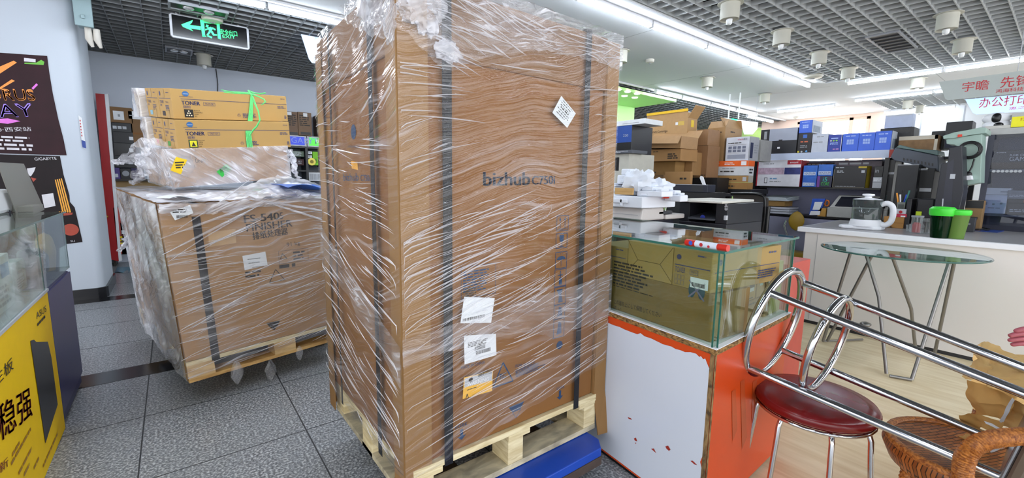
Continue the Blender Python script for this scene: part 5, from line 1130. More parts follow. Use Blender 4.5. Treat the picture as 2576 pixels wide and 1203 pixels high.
crump('bottom_sheet', None, [[(2385,1100,1.6),(2430,1095,1.56),(2470,1100,1.52),(2500,1110,1.5)], [(2390,1150,1.6),(2430,1150,1.55),(2465,1160,1.5),(2495,1165,1.5)], [(2400,1210,1.55),(2430,1212,1.5),(2465,1214,1.46),(2490,1216,1.46)]], .02, KP, 12, par=PT)
crump('white_strip', None, [[(2475,1060,1.38),(2495,1066,1.37),(2515,1078,1.36)], [(2478,1066,1.38),(2496,1074,1.37),(2518,1086,1.36)]], .004, PAPER, 2, 14, 4, PT); crump('white_strip', None, [[(2492,1130,1.38),(2510,1122,1.37),(2535,1108,1.36)], [(2494,1140,1.38),(2512,1133,1.37),(2538,1120,1.36)]], .006, PAPER, 5, 14, 4, PT)
crump('white_strip', None, [[(2515,1060,1.4),(2530,1030,1.38),(2546,1002,1.36)], [(2524,1066,1.4),(2538,1036,1.38),(2552,1008,1.36)]], .005, PAPER, 8, 14, 4, PT)
# ================================================================ wicker chair
WK = woodmat('7a3f12', 'c07a34', (30,30,30), 4, .45, .6)
def weave():
    mt = bpy.data.materials.new('woven_rattan'); mt.use_nodes = True; nt = mt.node_tree; L = nt.links.new; b = nt.nodes['Principled BSDF']; b.inputs['Roughness'].default_value = .4
    g = nt.nodes.new('ShaderNodeTexCoord'); mp = nt.nodes.new('ShaderNodeMapping'); mp.inputs['Rotation'].default_value = (0,0,.5); L(g.outputs['Object'], mp.inputs[0])
    br = nt.nodes.new('ShaderNodeTexBrick'); br.inputs['Scale'].default_value = 22; br.inputs['Color1'].default_value = lin('a8642a'); br.inputs['Color2'].default_value = lin('7c4418'); br.inputs['Mortar'].default_value = lin('2c1606'); br.inputs['Mortar Size'].default_value = .03; br.inputs['Brick Width'].default_value = .9; br.inputs['Row Height'].default_value = .28
    L(mp.outputs[0], br.inputs['Vector']); L(br.outputs['Color'], b.inputs['Base Color'])
    bp = nt.nodes.new('ShaderNodeBump'); bp.inputs['Strength'].default_value = 1; bp.inputs['Distance'].default_value = .008; bp.invert = True; L(br.outputs['Fac'], bp.inputs['Height']); L(bp.outputs[0], b.inputs['Normal']); return mt
WV = weave()
T = thing('wicker_chair', 'brown woven rattan chair with a bent arm at the lower right corner', 'chair', (2.0, .1, 0))
WC = V((2.07, .12, .4)); rx = .225
b = MB(); b.lathe(Fr(WC), [(.15,-.11),(.2,-.07),(.222,-.02),(.215,.002),(.19,.008),(.1,-.006),(.001,-.012)], 48); b.build('seat', WV, T, smooth=50)
b = MB(); b.tube([WC+V((.205*math.cos(a*.19635), .205*math.sin(a*.19635), .004)) for a in range(32)], .014, 8, closed=True); b.build('seat_rim', WK, T, smooth=60)
def wrapped(b, pts, r_, pitch=.009):
    pts = [V(q) for q in pts]; out = []; rs = []
    for i in range(len(pts)-1):
        n = max(2, int((pts[i+1]-pts[i]).length/(pitch/2)))
        for k in range(n): out.append(pts[i].lerp(pts[i+1], k/n)); rs.append(r_*(1.0 if len(out) % 2 else .87)*random.uniform(.97, 1.04))
    return b.tube(out, rs, 14)
def smoothp(pts, n=8):
    P = [V(q) for q in pts]; P = [P[0]*2-P[1]] + P + [P[-1]*2-P[-2]]; out = []
    for i in range(1, len(P)-2):
        for k in range(n):
            t_ = k/n; out.append(.5*((2*P[i]) + (P[i+1]-P[i-1])*t_ + (2*P[i-1]-5*P[i]+4*P[i+1]-P[i+2])*t_*t_ + (3*P[i]-P[i-1]-3*P[i+1]+P[i+2])*t_**3))
    return out + [P[-2]]
arm = smoothp([at(2425,1225,1.2), at(2423,1175,1.19), at(2436,1138,1.18), at(2470,1113,1.18), at(2520,1102,1.18), at(2580,1098,1.19), at(2660,1102,1.2)])
b = MB(); wrapped(b, arm, .0235, .011); b.build('arm', WK, T, smooth=35)
b = MB(); a0 = at(2425,1225,1.2); b.tube([a0, V((a0.x+.02, a0.y, .35)), V((a0.x+.1, a0.y+.02, .3))], .02, 12); b.build('arm_post', WK, T, smooth=40)
for px, tx in ((2296, 2275), (2405, 2430)):
    a = at(px, 1148, 1.52); c = V((a.x-.04 if px < 2300 else a.x+.05, a.y+.01, 0)); b = MB(); wrapped(b, [a, a.lerp(c, .5), c], .026, .014); b.build('leg', WK, T, smooth=35)
a = at(2496, 1010, 2.0); b = MB(); wrapped(b, [at(2452,1050,1.62), at(2462,1020,1.64), at(2470,1000,1.66)], .012); b.build('back_post', WK, T, smooth=35)
# ================================================================ hand reaching in from the right
SK = M('a2505c', .5, var=.12, scale=30)
HO = at(2585, 848, 1.9); hr, hu = cr, cu; hf = FW
T = thing('person', 'person mostly out of frame at the right, only the reaching pink fingers show', 'person', HO)
def hp(a, b_, c): return HO + hr*a + hu*b_ + hf*c
vs = []; es = []; rad = []
def chain(P, rs, root=None):
    i0 = len(vs)
    for q, r_ in zip(P, rs): vs.append(q); rad.append(r_)
    for k in range(len(P)-1): es.append((i0+k, i0+k+1))
    if root is not None: es.append((root, i0))
    return i0
chain([hp(.42,-.12,.1), hp(.28,-.06,.06), hp(.15,-.02,.03), hp(.07,0,.01)], [.045,.038,.028,.032])
for (dy, L, dz) in ((.034,.082,-.012), (.012,.095,-.004), (-.012,.088,.006), (-.034,.066,.014)):
    chain([hp(.045,dy*.7,dz), hp(.02,dy,dz), hp(.02-L*.5,dy*1.02+.004,dz), hp(.02-L*.8,dy*1.0-.002,dz+.006), hp(.02-L,dy*.95-.01,dz+.012)], [.013,.0125,.012,.011,.0092], 3)
chain([hp(.08,.03,-.02), hp(.05,.052,-.035), hp(.02,.06,-.045), hp(-.002,.06,-.05)], [.013,.011,.0095,.008], 2)
me = bpy.data.meshes.new('hand'); me.from_pydata([v-HO for v in vs], es, []); me.materials.append(SK)
ho = bpy.data.objects.new('hand', me); COL.objects.link(ho); ho.parent = T; ORG[ho.name] = HO
md = ho.modifiers.new('skin', 'SKIN'); md.use_smooth_shade = True
for k, sv in enumerate(me.skin_vertices[0].data if me.skin_vertices else []): sv.radius = (rad[k], rad[k]); sv.use_root = (k == 0)
if not me.skin_vertices:
    bpy.context.view_layer.objects.active = ho; bm_ = None
ho.modifiers.new('sub', 'SUBSURF').levels = 1; ho.modifiers['sub'].render_levels = 2
b = MB(); b.tube([hp(.17,-.03,.035), hp(.22,-.045,.05), hp(.42,-.12,.1), hp(.6,-.2,.2)], [.042,.05,.06,.07], 18); b.build('sleeve', WHITE, T, smooth=50)
# ================================================================ round glass table
TC = V((4.13, .73, .83)); T = thing('glass_table', 'round glass table on thin grey metal V legs in front of the long counter', 'table', (4.13, .73, 0))
b = MB(); b.lathe(Fr(TC), [(.455,-.008),(.462,-.003),(.462,.001),(.455,.006)], 64); b.build('glass_top', glass('c9dcd6', 1), T, smooth=30)
b = MB(); b.tube([TC+V((.462*math.cos(a*.0982), .462*math.sin(a*.0982), -.001)) for a in range(64)], .0045, 6, closed=True); b.build('green_rim', M('33605a', .12), T, smooth=60)
LG = M('8c8a88', .35, .8)
def leg(P, r_=.011): b = MB(); b.tube(P, r_, 10); b.build('leg', LG, T, smooth=60)
zt_ = .818
fa, fb, fc, fd_, fe = V((4.175,1.136,.012)), V((4.50,.95,.012)), V((3.777,.629,.012)), V((3.822,.523,.012)), V((4.58,.52,.012))
leg([V((4.10,1.0,zt_)), fa]); leg([V((4.08,.86,zt_)), fa+V((.03,-.02,0))]); leg([V((4.02,.90,zt_)), V((3.98,.78,.5)), V((3.80,.65,.012))])
leg([V((4.02,.75,zt_)), V((4.25,.64,.4)), V((4.42,.60,.012))]); leg([V((4.2,.47,zt_)), fd_]); leg([V((4.22,.45,zt_)), fe])
b = MB(); b.tube([fa, fb], .009, 8); b.build('foot_bar', LG, T, smooth=60)
b = MB(); b.tube([fc, fd_], .011, 8); b.build('foot_bar', LG, T, smooth=60)
b = MB(); b.tube([V((4.42,.60,.012)), fe], .009, 8); b.build('foot_bar', LG, T, smooth=60)
b = MB(); b.ball((4.1,.86,.25), .03, 10, 1.4, 1.2, .6); b.build('joint', LG, T, smooth=60)
# ================================================================ long white counter
CT = .905; PALE = M('dedad6', .45, var=.03, scale=3)
T = thing('long_counter', 'long pale counter with a white edge and grey top behind the glass table', 'counter', (5.2, .3, 0))
b = MB(); b.box(W, 4.655, -1.6, .03, 5.9, 1.50, CT-.045); b.build('body', PALE, T)
b = MB(); b.box(W, 4.66, -1.55, 0, 5.85, 1.49, .03); b.build('plinth', DARK, T)
b = MB(); b.slab(W, [(4.625, 1.56), (4.625, -1.65), (5.97, -1.65), (5.97, 1.60)], CT-.045, CT-.002); b.build('white_slab', WHITE, T, bev=.004)
b = MB(); b.slab(W, [(4.66, 1.54), (4.66, -1.6), (5.95, -1.6), (5.95, 1.58)], CT-.002, CT); b.build('grey_top', M('9c9a9c', .3, var=.08, scale=90), T)
b = MB()
for y in (1.4, -.3): b.box(W, 4.652, y-.001, .04, 4.655, y+.001, CT-.06)
b.build('panel_joint', GREY, T)
Z = CT + .001
# kettle
q = onz(2170, 576, CT); KC = V((q.x, q.y, Z)); f = Fr(KC, (0,-1,0), (1,0,0)); T = thing('electric_kettle', 'white electric kettle with a clear glass body on the counter', 'kettle', KC)
kd = (KC-C0).dot(FW); px = kd/F*.9
b = MB(); b.slab(f, [(-42*px, -.10), (28*px, -.10), (44*px, -.06), (44*px, .08), (28*px, .12), (-42*px, .12), (-52*px, .06), (-52*px, -.05)], 0, 9*px); b.build('base', WHITE, T, bev=.01)
kf = Fr(f.p(4*px, 0, 9*px)); b = MB(); b.lathe(kf, [(36*px,0),(36*px,6*px),(33*px,18*px)], 32); b.build('heater_ring', WHITE, T, smooth=40)
b = MB(); b.lathe(kf, [(33*px,17*px),(33*px,50*px),(31*px,53*px),(33*px,57*px),(33.5*px,72*px)], 32); b.build('glass_body', glass('dfe8e8', .9, .02, haze=.12, hazecol='9aa0a0'), T, smooth=40)
b = MB(); b.lathe(kf, [(27*px,19*px),(27*px,45*px),(26*px,46*px)], 24); b.build('inner_strainer', glass('9a9a98', .8, .1, haze=.35, hazecol='707070'), T, smooth=40)
b = MB(); b.lathe(kf, [(30*px,72*px),(33*px,73*px),(20*px,76*px),(8*px,78*px),(7*px,81*px),(14*px,84*px),(13*px,88*px),(1*px,89*px)], 28); b.build('lid', WHITE, T, smooth=40)
b = MB(); P = smoothp([kf.o+V((0,-o_*px,z_*px)) for o_, z_ in ((30,60),(42,64),(53,57),(57,38),(54,16),(44,6),(33,8))], 5); b.tube(P, [7*px]*len(P), 12); b.build('handle', WHITE, T, smooth=60)
def CB(px0, px1, ytop, ybot, x2=None, dep=.1): q = onz((px0+px1)/2, ybot, CT); f, w, d, h = BX(px0, ytop, px1, ybot, q.x, x2, dep); f.o.z = Z; return f, w, d, h
item('tissue_box', 'brown wooden box behind the kettle handle with things on top', 'box', CB(2222, 2272, 546, 574, 2285, .2), M('a8783c', .6), [('r', M('8a5c2c'), .0,.45,1,.5)])
tb = CB(2222, 2272, 546, 574)
tz = tb[0].o.z + tb[3]
item('small_box', 'small red and white box on top of the brown box', 'box', (Fr((tb[0].o.x, onx(2247,540,tb[0].o.x).y, tz+.0005), (0,-1,0), (1,0,0)), 28*px, .06, 9*px), M('c03048', .5), [('r', WHITE, .6,.1,.95,.5)])
item('small_box', 'silver card box with a red oval above the red one', 'box', (Fr((tb[0].o.x+.005, onx(2253,530,tb[0].o.x).y, tz+.0005+9.1*px), (0,-1,0), (1,0,0)), 22*px, .05, 14*px), LGREY, [('d', REDP, .5,.4,.3)])
item('pen_holder', 'grey pen holder box stuffed with pens over the brown box', 'pen holder', (Fr((tb[0].o.x+.07, onx(2258,505,tb[0].o.x+.07).y, tz+.0005), (0,-1,0), (1,0,0)), 18*px, .05, 42*px), M('7c8078', .5), [('r', M('4c504c'), .15,.1,.85,.85)])
po = Fr((tb[0].o.x+.07, onx(2258,505,tb[0].o.x+.07).y, tz+42*px), (0,-1,0), (1,0,0))
for k, (u, tip, mt, nm) in enumerate(((1, (-5,26), M('e89a3c'), 'orange handled knife standing in the pen holder'), (6, (3,22), WHITE, 'white marker standing in the pen holder'), (10, (8,34), BLACK, 'black pen standing in the pen holder'), (13, (17,22), M('2a4fc0'), 'blue pen standing in the pen holder'), (16, (22,34), M('3a7a6c'), 'teal pen standing in the pen holder'))):
    b = MB(); b.tube([po.p(u*px, .02, -.05), po.p((u+(tip[0]-u)*.2)*px, .02, .01), po.p(tip[0]*px, .02, tip[1]*px)], [.005,.006,.007], 8); tag(b.build('pen', mt, smooth=50), nm, 'pen')
b = MB(); P = smoothp([onz(2222,566,CT)+V((0,0,.012)), onz(2240,552,CT)+V((0,0,.05)), at(2262,536,4.3), at(2275,548,4.3), onz(2268,566,CT)+V((0,0,.012)), onz(2240,574,CT)+V((0,0,.01))], 6); b.tube(P, .006, 8); tag(b.build('cable', BLACK, smooth=60), 'black cord looped beside the kettle in front of the brown box', 'cord')
item('upright_board', 'upright black panel standing right of the brown box', 'panel', CB(2277, 2290, 500, 576, None, .35), M('1c1a20', .3), [('r', DARK, .1,.1,.9,.9)])
# little bottles
def lath(name, label, cat, px_, ybot, prof, parts, group=None):
    q = onz(px_, ybot, CT); c = V((q.x, q.y, Z)); k = (c-C0).dot(FW)/F; T = thing(name, label, cat, c, group)
    for nm, mt, pf in parts: b = MB(); b.lathe(Fr(c), [(r_*k, z_*k) for r_, z_ in pf], 24); b.build(nm, mt, T, smooth=35)
    return T, c, k
CLR = glass('e8eef0', .9, .02, haze=.1)
lath('small_cup', 'clear little plastic cup beside the black panel on the counter', 'cup', 2286, 582, 0, [('body', CLR, [(5,0),(7,16)])], 'clear plastic cups')
lath('small_cup', 'second clear plastic cup, nearer the red bottle', 'cup', 2294, 584, 0, [('body', CLR, [(5,0),(7,20)])], 'clear plastic cups')
lath('red_bottle', 'red bottle in a clear sleeve standing left of the green tumblers', 'bottle', 2303, 587, 0, [('body', M('b0202c', .3), [(8,2),(8,22),(5,27)]), ('clear_sleeve', CLR, [(11,0),(11,40)]), ('cap', GREY, [(12,40),(12,44)])])
lath('clear_bottle', 'clear bottle with a dark wire pattern beside the red one', 'bottle', 2328, 588, 0, [('body', CLR, [(13,0),(13,38)]), ('inner_part', M('22262c', .4), [(4,2),(3,18),(9,30)])])
b = MB(); q = onz(2312, 590, CT); fx_ = CB(2300, 2345, 500, 578, None, .25)[0].o.x+.009; f_ = BX(2303, 532, 2318, 545, fx_); b.box(Fr((fx_, f_[0].o.y, onx(2310,545,fx_).z), (0,-1,0), (1,0,0)), 0, 0, 0, f_[1], .02, f_[3])
T = tag(b.build('yellow_lighter', M('c8e020', .4), bev=.003), 'lime yellow tag clipped on the dark upright behind the red bottle', 'tag')
# dark upright the tag hangs on
b = MB(); f_ = CB(2300, 2345, 500, 578, None, .25); b.box(Fr(f_[0].o+V((.03,0,0)), (0,-1,0), (1,0,0)), 0, 0, 0, f_[1], f_[2], f_[3]); tag(b.build('black_printer', M('1e1e24', .4), bev=.01), 'black machine standing behind the red bottle on the counter', 'machine')
GB_ = glass('2c6a40', .9, .03, haze=.5, hazecol='0e3018'); GB2 = glass('8cc860', .9, .1, haze=.55, hazecol='7c9c50')
LIME = M('45d63c', .35, var=.05)
lath('tumbler', 'dark green tumbler with a bright green screw lid, left of the pair', 'tumbler', 2362, 598, 0, [('body', GB_, [(17,0),(18,10),(22,56)]), ('lid', LIME, [(23,55),(25,60),(25,72),(20,77),(3,78)]), ('liquid', M('101c14', .3), [(16,1),(17,16)])], 'green tumblers on the counter')
lath('tumbler', 'light green frosted tumbler with a green rim, right of the pair', 'tumbler', 2400, 600, 0, [('body', GB2, [(17,0),(18,10),(23,60)]), ('lid', LIME, [(23.5,59),(25,62),(25,70),(22,72)]), ('liquid', M('a09a50', .4), [(16,1),(18,18)])], 'green tumblers on the counter')
b = MB(); b.tube([at(2414,600,3.75), at(2420,580,3.8), at(2424,560,3.85)], .008, 8); tag(b.build('pink_pen', M('e890b8', .4), smooth=50), 'pink and white pen leaning against the light green tumbler', 'pen')
b = MB(); b.tube([at(2406,590,3.92), at(2413,536,4.0), at(2417,525,4.02), at(2420,508,4.05)], .011, 8); tag(b.build('pink_brush', M('f08090', .4), smooth=50), 'pink stick poking up behind the light green tumbler', 'stick')
b = MB(); q = onz(2465, 580, CT); b.slab(Fr((q.x, q.y, Z)), [(-.15,-.12),(.12,-.14),(.16,.2),(-.1,.22)], 0, .005); tag(b.build('mouse_pad', M('1f3f8c', .6)), 'blue mouse pad lying on the counter right of the tumblers', 'mouse pad')
b = MB(); P = [V((q.x+.13*math.cos(a*.35)+.02*math.sin(a), q.y+.05+.11*math.sin(a*.35), Z+.012+.004*(a % 3))) for a in range(54)]; b.tube(P, .006, 6); tag(b.build('coiled_cable', BLACK, smooth=50), 'black cable coiled on the blue mouse pad', 'cable')
item('mouse', 'grey device standing behind the coiled cable', 'device', CB(2425, 2452, 548, 584, None, .08), M('3c3e44', .4), [('r', GREY, .1,.5,.6,.6)])
# chair behind the counter
q = at(2003, 560, 5.3); T = thing('office_chair', 'chair with a mustard yellow padded back and chrome arm behind the counter end', 'chair', (q.x, q.y, 0))
f = Fr((q.x, q.y, 0), (0.3,-1,0), (1,.3,0)); f.z = V((0,0,1)); zc = q.z
b = MB(); b.grid(lambda s, t_: f.p(.082*math.cos(6.283*s)*(math.sin(math.pi*t_)**.6), .02*math.sin(6.283*s)*math.sin(math.pi*t_)**.5, zc-.1+.24*t_), 24, 12); b.build('backrest', M('a08020', .45), T, smooth=60)
b = MB(); b.tube([f.p(-.1,.04,zc+.02), f.p(-.12,.04,zc-.05), f.p(-.09,.04,zc-.14), f.p(0,.06,.5)], .012, 8); b.build('frame', CHROME, T, smooth=60)
b = MB(); b.lathe(Fr(f.p(0,-.2,.44)), [(.18,0),(.2,.03),(.18,.06)], 20); b.build('seat', M('a08020', .45), T, smooth=60)
for a in range(4): b = MB(); b.rod(f.p(0,-.2,.44)+V((.14*math.cos(a*1.57+.7), .14*math.sin(a*1.57+.7), 0)), V((f.p(0,-.2,0).x+.18*math.cos(a*1.57+.7), f.p(0,-.2,0).y+.18*math.sin(a*1.57+.7), 0)), .011); b.build('leg', CHROME, T)

# ================================================================ wall shelf with boxes
SX = 6.1; XF = Fr((SX, 0, 0), (0,-1,0), (1,0,0))
z = lambda px_, py_, X=SX: onx(px_, py_, X).z
zt1, zt0 = z(2060, 383), z(2060, 401)
T = thing('shelf_unit', 'black shelf unit with a pale front board along the right wall', 'shelf', (SX+.2, 1.9, 0))
ya, yb_ = onx(1886, 400, SX).y, onx(2236, 390, SX).y
b = MB(); b.box(W, SX, yb_, zt0, SX+.015, ya, zt1); b.build('front_board', M('b9c4dc', .3, var=.03), T)
b = MB(); b.box(W, SX, onx(2248,385,SX).y, zt0, SX+.016, yb_-.001, zt1); b.build('red_end', M('a83428', .5), T)
b = MB(); b.box(W, SX+.015, onx(2248,385,SX).y, zt1-.03, SX+.4, ya, zt1); b.build('top_board', LGREY, T)
for (pl, pr, py) in ((1910, 2215, 471), (1915, 2225, 545)):
    b = MB(); zz = z(2060, py); b.box(W, SX+.01, onx(pr, py, SX).y, zz-.02, SX+.4, onx(pl, py, SX).y, zz); b.build('board', BLK, T)
for px_ in (1893, 2222): b = MB(); y = onx(px_, 470, SX).y; b.box(W, SX+.02, y-.02, 0, SX+.4, y+.02, zt0); b.build('upright', BLK, T)
b = MB(); b.box(W, SX+.4, onx(2225,470,SX).y, 0, SX+.42, onx(1890,470,SX).y, zt0); b.build('back_panel', M('8e90ac', .6, var=.04), T)
b = MB(); b.box(W, SX+.012, onx(2215,550,SX).y, .0, SX+.05, onx(1925,550,SX).y, z(2060,552)); b.build('lower_panel', M('8f8fa6', .6, var=.04), T)
def SB(px0, px1, ytop, zb, x2=None, dep=.16, X=SX+.03):
    f, w, d, h = BX(px0, ytop, px1, ytop+10, X, x2, dep); top = f.o.z+h; f.o.z = zb+.001; return f, w, d, top-zb
Z1 = zt1
LB = M('3a66d8', .4); LBL = M('9db6ee', .4)
def blue(px0, px1, yt, zb, lb, x2=None, name='blue_box'): return item(name, lb, 'box', SB(px0, px1, yt, zb, x2, .16), LB, [('r', LBL, .28,.38,.72,.66), ('r', LB, .42,.38,.44,.66), ('r', LB, .56,.38,.58,.66), ('r', LB, .28,.51,.72,.53), ('l', LBL, .2,.8,.85,.9,1), ('Sr', M('c4cad4'), 0,0,1,1), ('Sr', M('8f9aa8', var=.4, scale=30), .1,.1,.8,.6)], 'blue boxes on the shelf top')
fbk = SB(2009, 2043, 335, Z1)
item('ink_box', 'tall black box with orange print under the lifted blue box on the shelf top', 'box', fbk, M('1a1418', .4), [('r', M('3f6cc0'), .35,.75,.65,.92), ('l', M('c86848'), .2,.5,.85,.62,1), ('l', GREY, .2,.25,.85,.4,2), ('d', M('d8c83c'), .1,.06,.05), ('d', LGREY, .35,.06,.045), ('d', M('5c9cd8'), .7,.07,.05)])
blue(2012, 2044, 303, Z1+fbk[3]+.001, 'blue box standing on the tall black box, highest on the shelf', 2070)
T = item('printer_box', 'wide black and silver gift box at the left end of the shelf top', 'box', SB(1915, 2007, 324, Z1, None, .2), M('1c1d24', .4), [('r', M('9aa0b0', .35, var=.05), .25,.52,1,1), ('r', PAPER, .04,.08,.2,.45), ('l', GREY, .06,.12,.18,.4,4), ('r', GREY, .1,.6,.18,.92), ('r', BLACK, .52,.46,.62,.56), ('r', WHITE, .5,.2,.57,.27)])
item('white_box', 'white cartridge box on the shelf top between the black and the small blue box', 'box', SB(2044, 2084, 337, Z1), M('c0c6d4', .4), [('l', GREY, .3,.8,.9,.88,1), ('l', GREY, .1,.5,.9,.6,1)])
item('ink_box', 'dark blue box with pale buttons printed on it on the shelf top', 'box', SB(2085, 2119, 339, Z1), M('25399c', .4), [('l', LBL, .2,.72,.85,.85,1), ('d', LGREY, .2,.65,.05), ('d', M('8cc85c'), .4,.65,.05), ('d', M('8cc85c'), .62,.65,.05), ('l', LBL, .15,.4,.8,.55,2), ('l', M('d090c0'), .4,.1,.85,.2,1), ('r', WHITE, .96,0,1,1)])
blue(2121, 2161, 336, Z1, 'blue box, first of the three in a row on the shelf top'); blue(2162, 2202, 334, Z1, 'blue box, middle of the three in a row on the shelf top'); blue(2203, 2244, 330, Z1, 'blue box with its grey side showing, last of the three on the shelf top', 2272)
Z2 = z(2060, 471)
item('gift_box', 'wide white and red box with a picture band on the middle shelf', 'box', SB(1906, 2016, 404, Z2, None, .25), M('dfe0ea', .35), [('r', M('b02838'), .7,.84,1,1), ('r', M('b8a0b4', .4, var=.6, scale=30), .03,.46,.64,.72), ('r', M('2c3470', .4, var=.6, scale=30), .65,.46,1,.72), ('r', M('b02838'), 0,0,.03,1), ('Sr', M('b02838'), 0,0,1,1), ('l', GREY, .15,.85,.5,.9,1), ('r', M('2c2440'), .2,.12,.27,.34), ('r', WHITE, .21,.14,.26,.32), ('l', M('6c9cc8'), .33,.26,.5,.34,1), ('l', GREY, .33,.16,.6,.22,1), ('t', WHITE, 'smart', .76,.88,.06,.18)])
hcell = 0
for (x0, x1, yt, zz, nm, c0, s) in ((2019, 2054, 444, Z2, 'lower left blue processor box of the four', '1c5cb8', 'PENTIUM'), (2056, 2093, 443, Z2, 'lower right processor box of the four, with green lettering', '14183c', 'CORE')):
    fd = SB(x0, x1, yt, Z2, None, .1); hcell = fd[3]
    item('processor_box', nm, 'box', fd, M(c0, .3, var=.4, scale=12), [('r', M('c8d4e8'), .05,.1,.9,.4), ('t', M('2a4080'), s, .1,.14,.2,.75)] if s == 'PENTIUM' else [('r', M('6c3c90'), 0,0,.2,1), ('t', M('3cb848'), 'CORE', .3,.15,.28,.55), ('t', M('3cb8a8'), 'i5', .4,.5,.38,.3)], 'processor boxes')
    item('processor_box', nm.replace('lower', 'upper').replace(', with green lettering', ', all blue'), 'box', (Fr(fd[0].o+V((0,0,hcell+.001)), (0,-1,0), (1,0,0)), fd[1], fd[2], hcell*1.02), M('1c64c4', .3, var=.4, scale=12), [('r', M('c8d4e8'), .05,.1,.9,.4), ('t', M('2a4080'), 'PENTIUM', .1,.14,.2,.75)], 'processor boxes')
item('power_supply_box', 'large black box with a yellow edge on the middle shelf', 'box', SB(2099, 2181, 418, Z2, None, .2), M('1d1c1f', .4, var=.2, scale=30), [('r', M('c8b040'), .75,.9,1,.98), ('r', LGREY, .85,.68,.95,.8), ('l', LGREY, .1,.68,.35,.8,2), ('l', GREY, .1,.03,.95,.08,1), ('r', M('8c8470'), 0,.0,.015,.85), ('r', M('8c8470'), .0,.0,.98,.015), ('l', LGREY, .05,.9,.4,.96,1), ('Sr', M('c0a828'), 0,0,1,1)])
item('drive_box', 'small black box with grey script, upper right of the middle shelf', 'box', SB(2196, 2219, 446, Z2, None, .15), LGREY, [('r', GREY, 0,.5,1,.55), ('l', WHITE, .1,.6,.9,.9,2)])
fd = SB(2196, 2219, 446, Z2); item('drive_box', 'black box with white letters standing on the grey boxes of the middle shelf', 'box', (Fr(fd[0].o+V((0,0,fd[3]+.001)), (0,-1,0), (1,0,0)), fd[1], .15, fd[3]), BLK, [('t', LGREY, 'in', .15,.4,.35,.4)])
item('clutter_box', 'narrow dark box lying on top behind the processor boxes', 'box', (Fr((SX+.2, onx(2020,405,SX+.2).y, Z2+.001), (0,-1,0), (1,0,0)), .3, .12, z(2050,408)-Z2), M('3a1c20'), [('l', GREY, .2,.9,.9,.97,1)])
item('clutter_box', 'grey patterned packet pile lying above the black power box', 'box', (Fr((SX+.2, onx(2100,405,SX+.2).y, Z2+.001), (0,-1,0), (1,0,0)), .45, .12, z(2150,404)-Z2), M('5a4c58', .4, var=.7, scale=25), [('l', LGREY, .1,.85,.9,.98,1)])
Z3 = z(2060, 545)
def stack(n, lb, px0, px1, zb, hh, mt, grp):
    f, w, d, h = SB(px0, px1, 500, zb, None, .28)
    for k in range(n):
        b = MB(); g = Fr(f.o+V((random.uniform(-.01,.01), random.uniform(-.015,.015), k*hh)), (0,-1,0), (1,0,0)).rot(random.uniform(-3, 3)); b.box(g, 0, 0, 0, w, d, hh*.8)
        tag(b.build('paper_stack', mt, bev=.002), lb + ('', ', second from below', ', third from below', ', topmost')[min(k, 3)] if k else lb + ', lowest', 'paper', grp)
stack(3, 'thick pile of white paper on the lower shelf under the wooden box', 1928, 1988, Z3, (z(1950,520)-Z3)/3, M('c8ccd8', .6, var=.1, scale=90), 'paper piles on the lower shelf')
zz = z(1950, 519); item('wooden_tray', 'tan cardboard tray between the paper piles on the lower shelf', 'tray', (Fr((SX+.03, onx(1921,510,SX).y, zz), (0,-1,0), (1,0,0)), .24, .25, z(1950,506)-zz), M('a8834c'), [('r', M('8a6a3c'), 0,.9,1,1)])
zz = z(1950, 505); b = MB(); f = Fr((SX+.0, onx(1912,500,SX).y, zz), (0,-1,0), (1,0,0))
for k in range(4): b.hexa([f.p(.0+.01*k,0,.01*k), f.p(.34-.01*k,0,.01*k), f.p(.36,.28,.02+.012*k), f.p(.05,.28,.02+.012*k), f.p(0+.01*k,0,.008+.01*k), f.p(.34-.01*k,0,.008+.01*k), f.p(.36,.28,.028+.012*k), f.p(.05,.28,.028+.012*k)])
tag(b.build('paper_sheets', M('ccd6de', .5)), 'fanned white paper sheets on the tan tray of the lower shelf', 'paper')
T = thing('code_stand', 'blue tilted stand card with a white panel on the lower shelf', 'stand', (SX+.05, onx(2055,540,SX).y, Z3))
b = MB(); f = Fr((SX+.03, 0, 0), (0,-1,0), (1,0,0)); a = [f.hit(*q) for q in ((2035,541),(2062,541),(2076,500),(2044,500))]; b.prism(f, a, 0, .02); b.build('card', M('2450b4', .4), T)
b = MB(); b.quadp(f, [(2044,528),(2062,528),(2070,508),(2050,508)], .003); b.build('panel', PAPER, T); b = MB(); b.quadp(f, [(2036,541),(2062,541),(2064,531),(2040,531)], .003); b.build('white_foot', WHITE, T)
item('wooden_cup', 'small wooden cup holding orange scissors on the lower shelf', 'cup', SB(2058, 2078, 524, Z3, None, .08), M('b88a3c', .5), [('r', M('9c7430'), 0,.0,1,.1)])
f = SB(2058, 2078, 524, Z3); c = f[0].p(f[1]/2, .04, f[3]); T = thing('scissors', 'orange handled scissors standing in the wooden cup', 'scissors', c)
for s in (-1, 1): b = MB(); b.tube([c+V((0, s*.03+.022*math.cos(a*.7), .06+.035*math.sin(a*.7))) for a in range(9)], .009, 8, closed=True); b.build('handle', M('d07020' if s < 0 else '9c3c18', .4), T, smooth=60)
b = MB(); b.rod(c+V((0,0,-.05)), c+V((0,0,.03)), .008); b.build('blade', STEEL, T)
T = thing('dot_printer', 'wide grey flat printer with a dark window on the lower shelf behind the kettle', 'printer', (SX+.2, onx(2145,540,SX).y, Z3))
b = MB(); f = Fr((SX+.03, 0, 0), (0,-1,0), (1,0,0)); u0 = f.hit(2079,540)[0]; u1 = f.hit(2232,540)[0]; v1 = f.hit(2150,493)[1]; vm = f.hit(2150,525)[1]
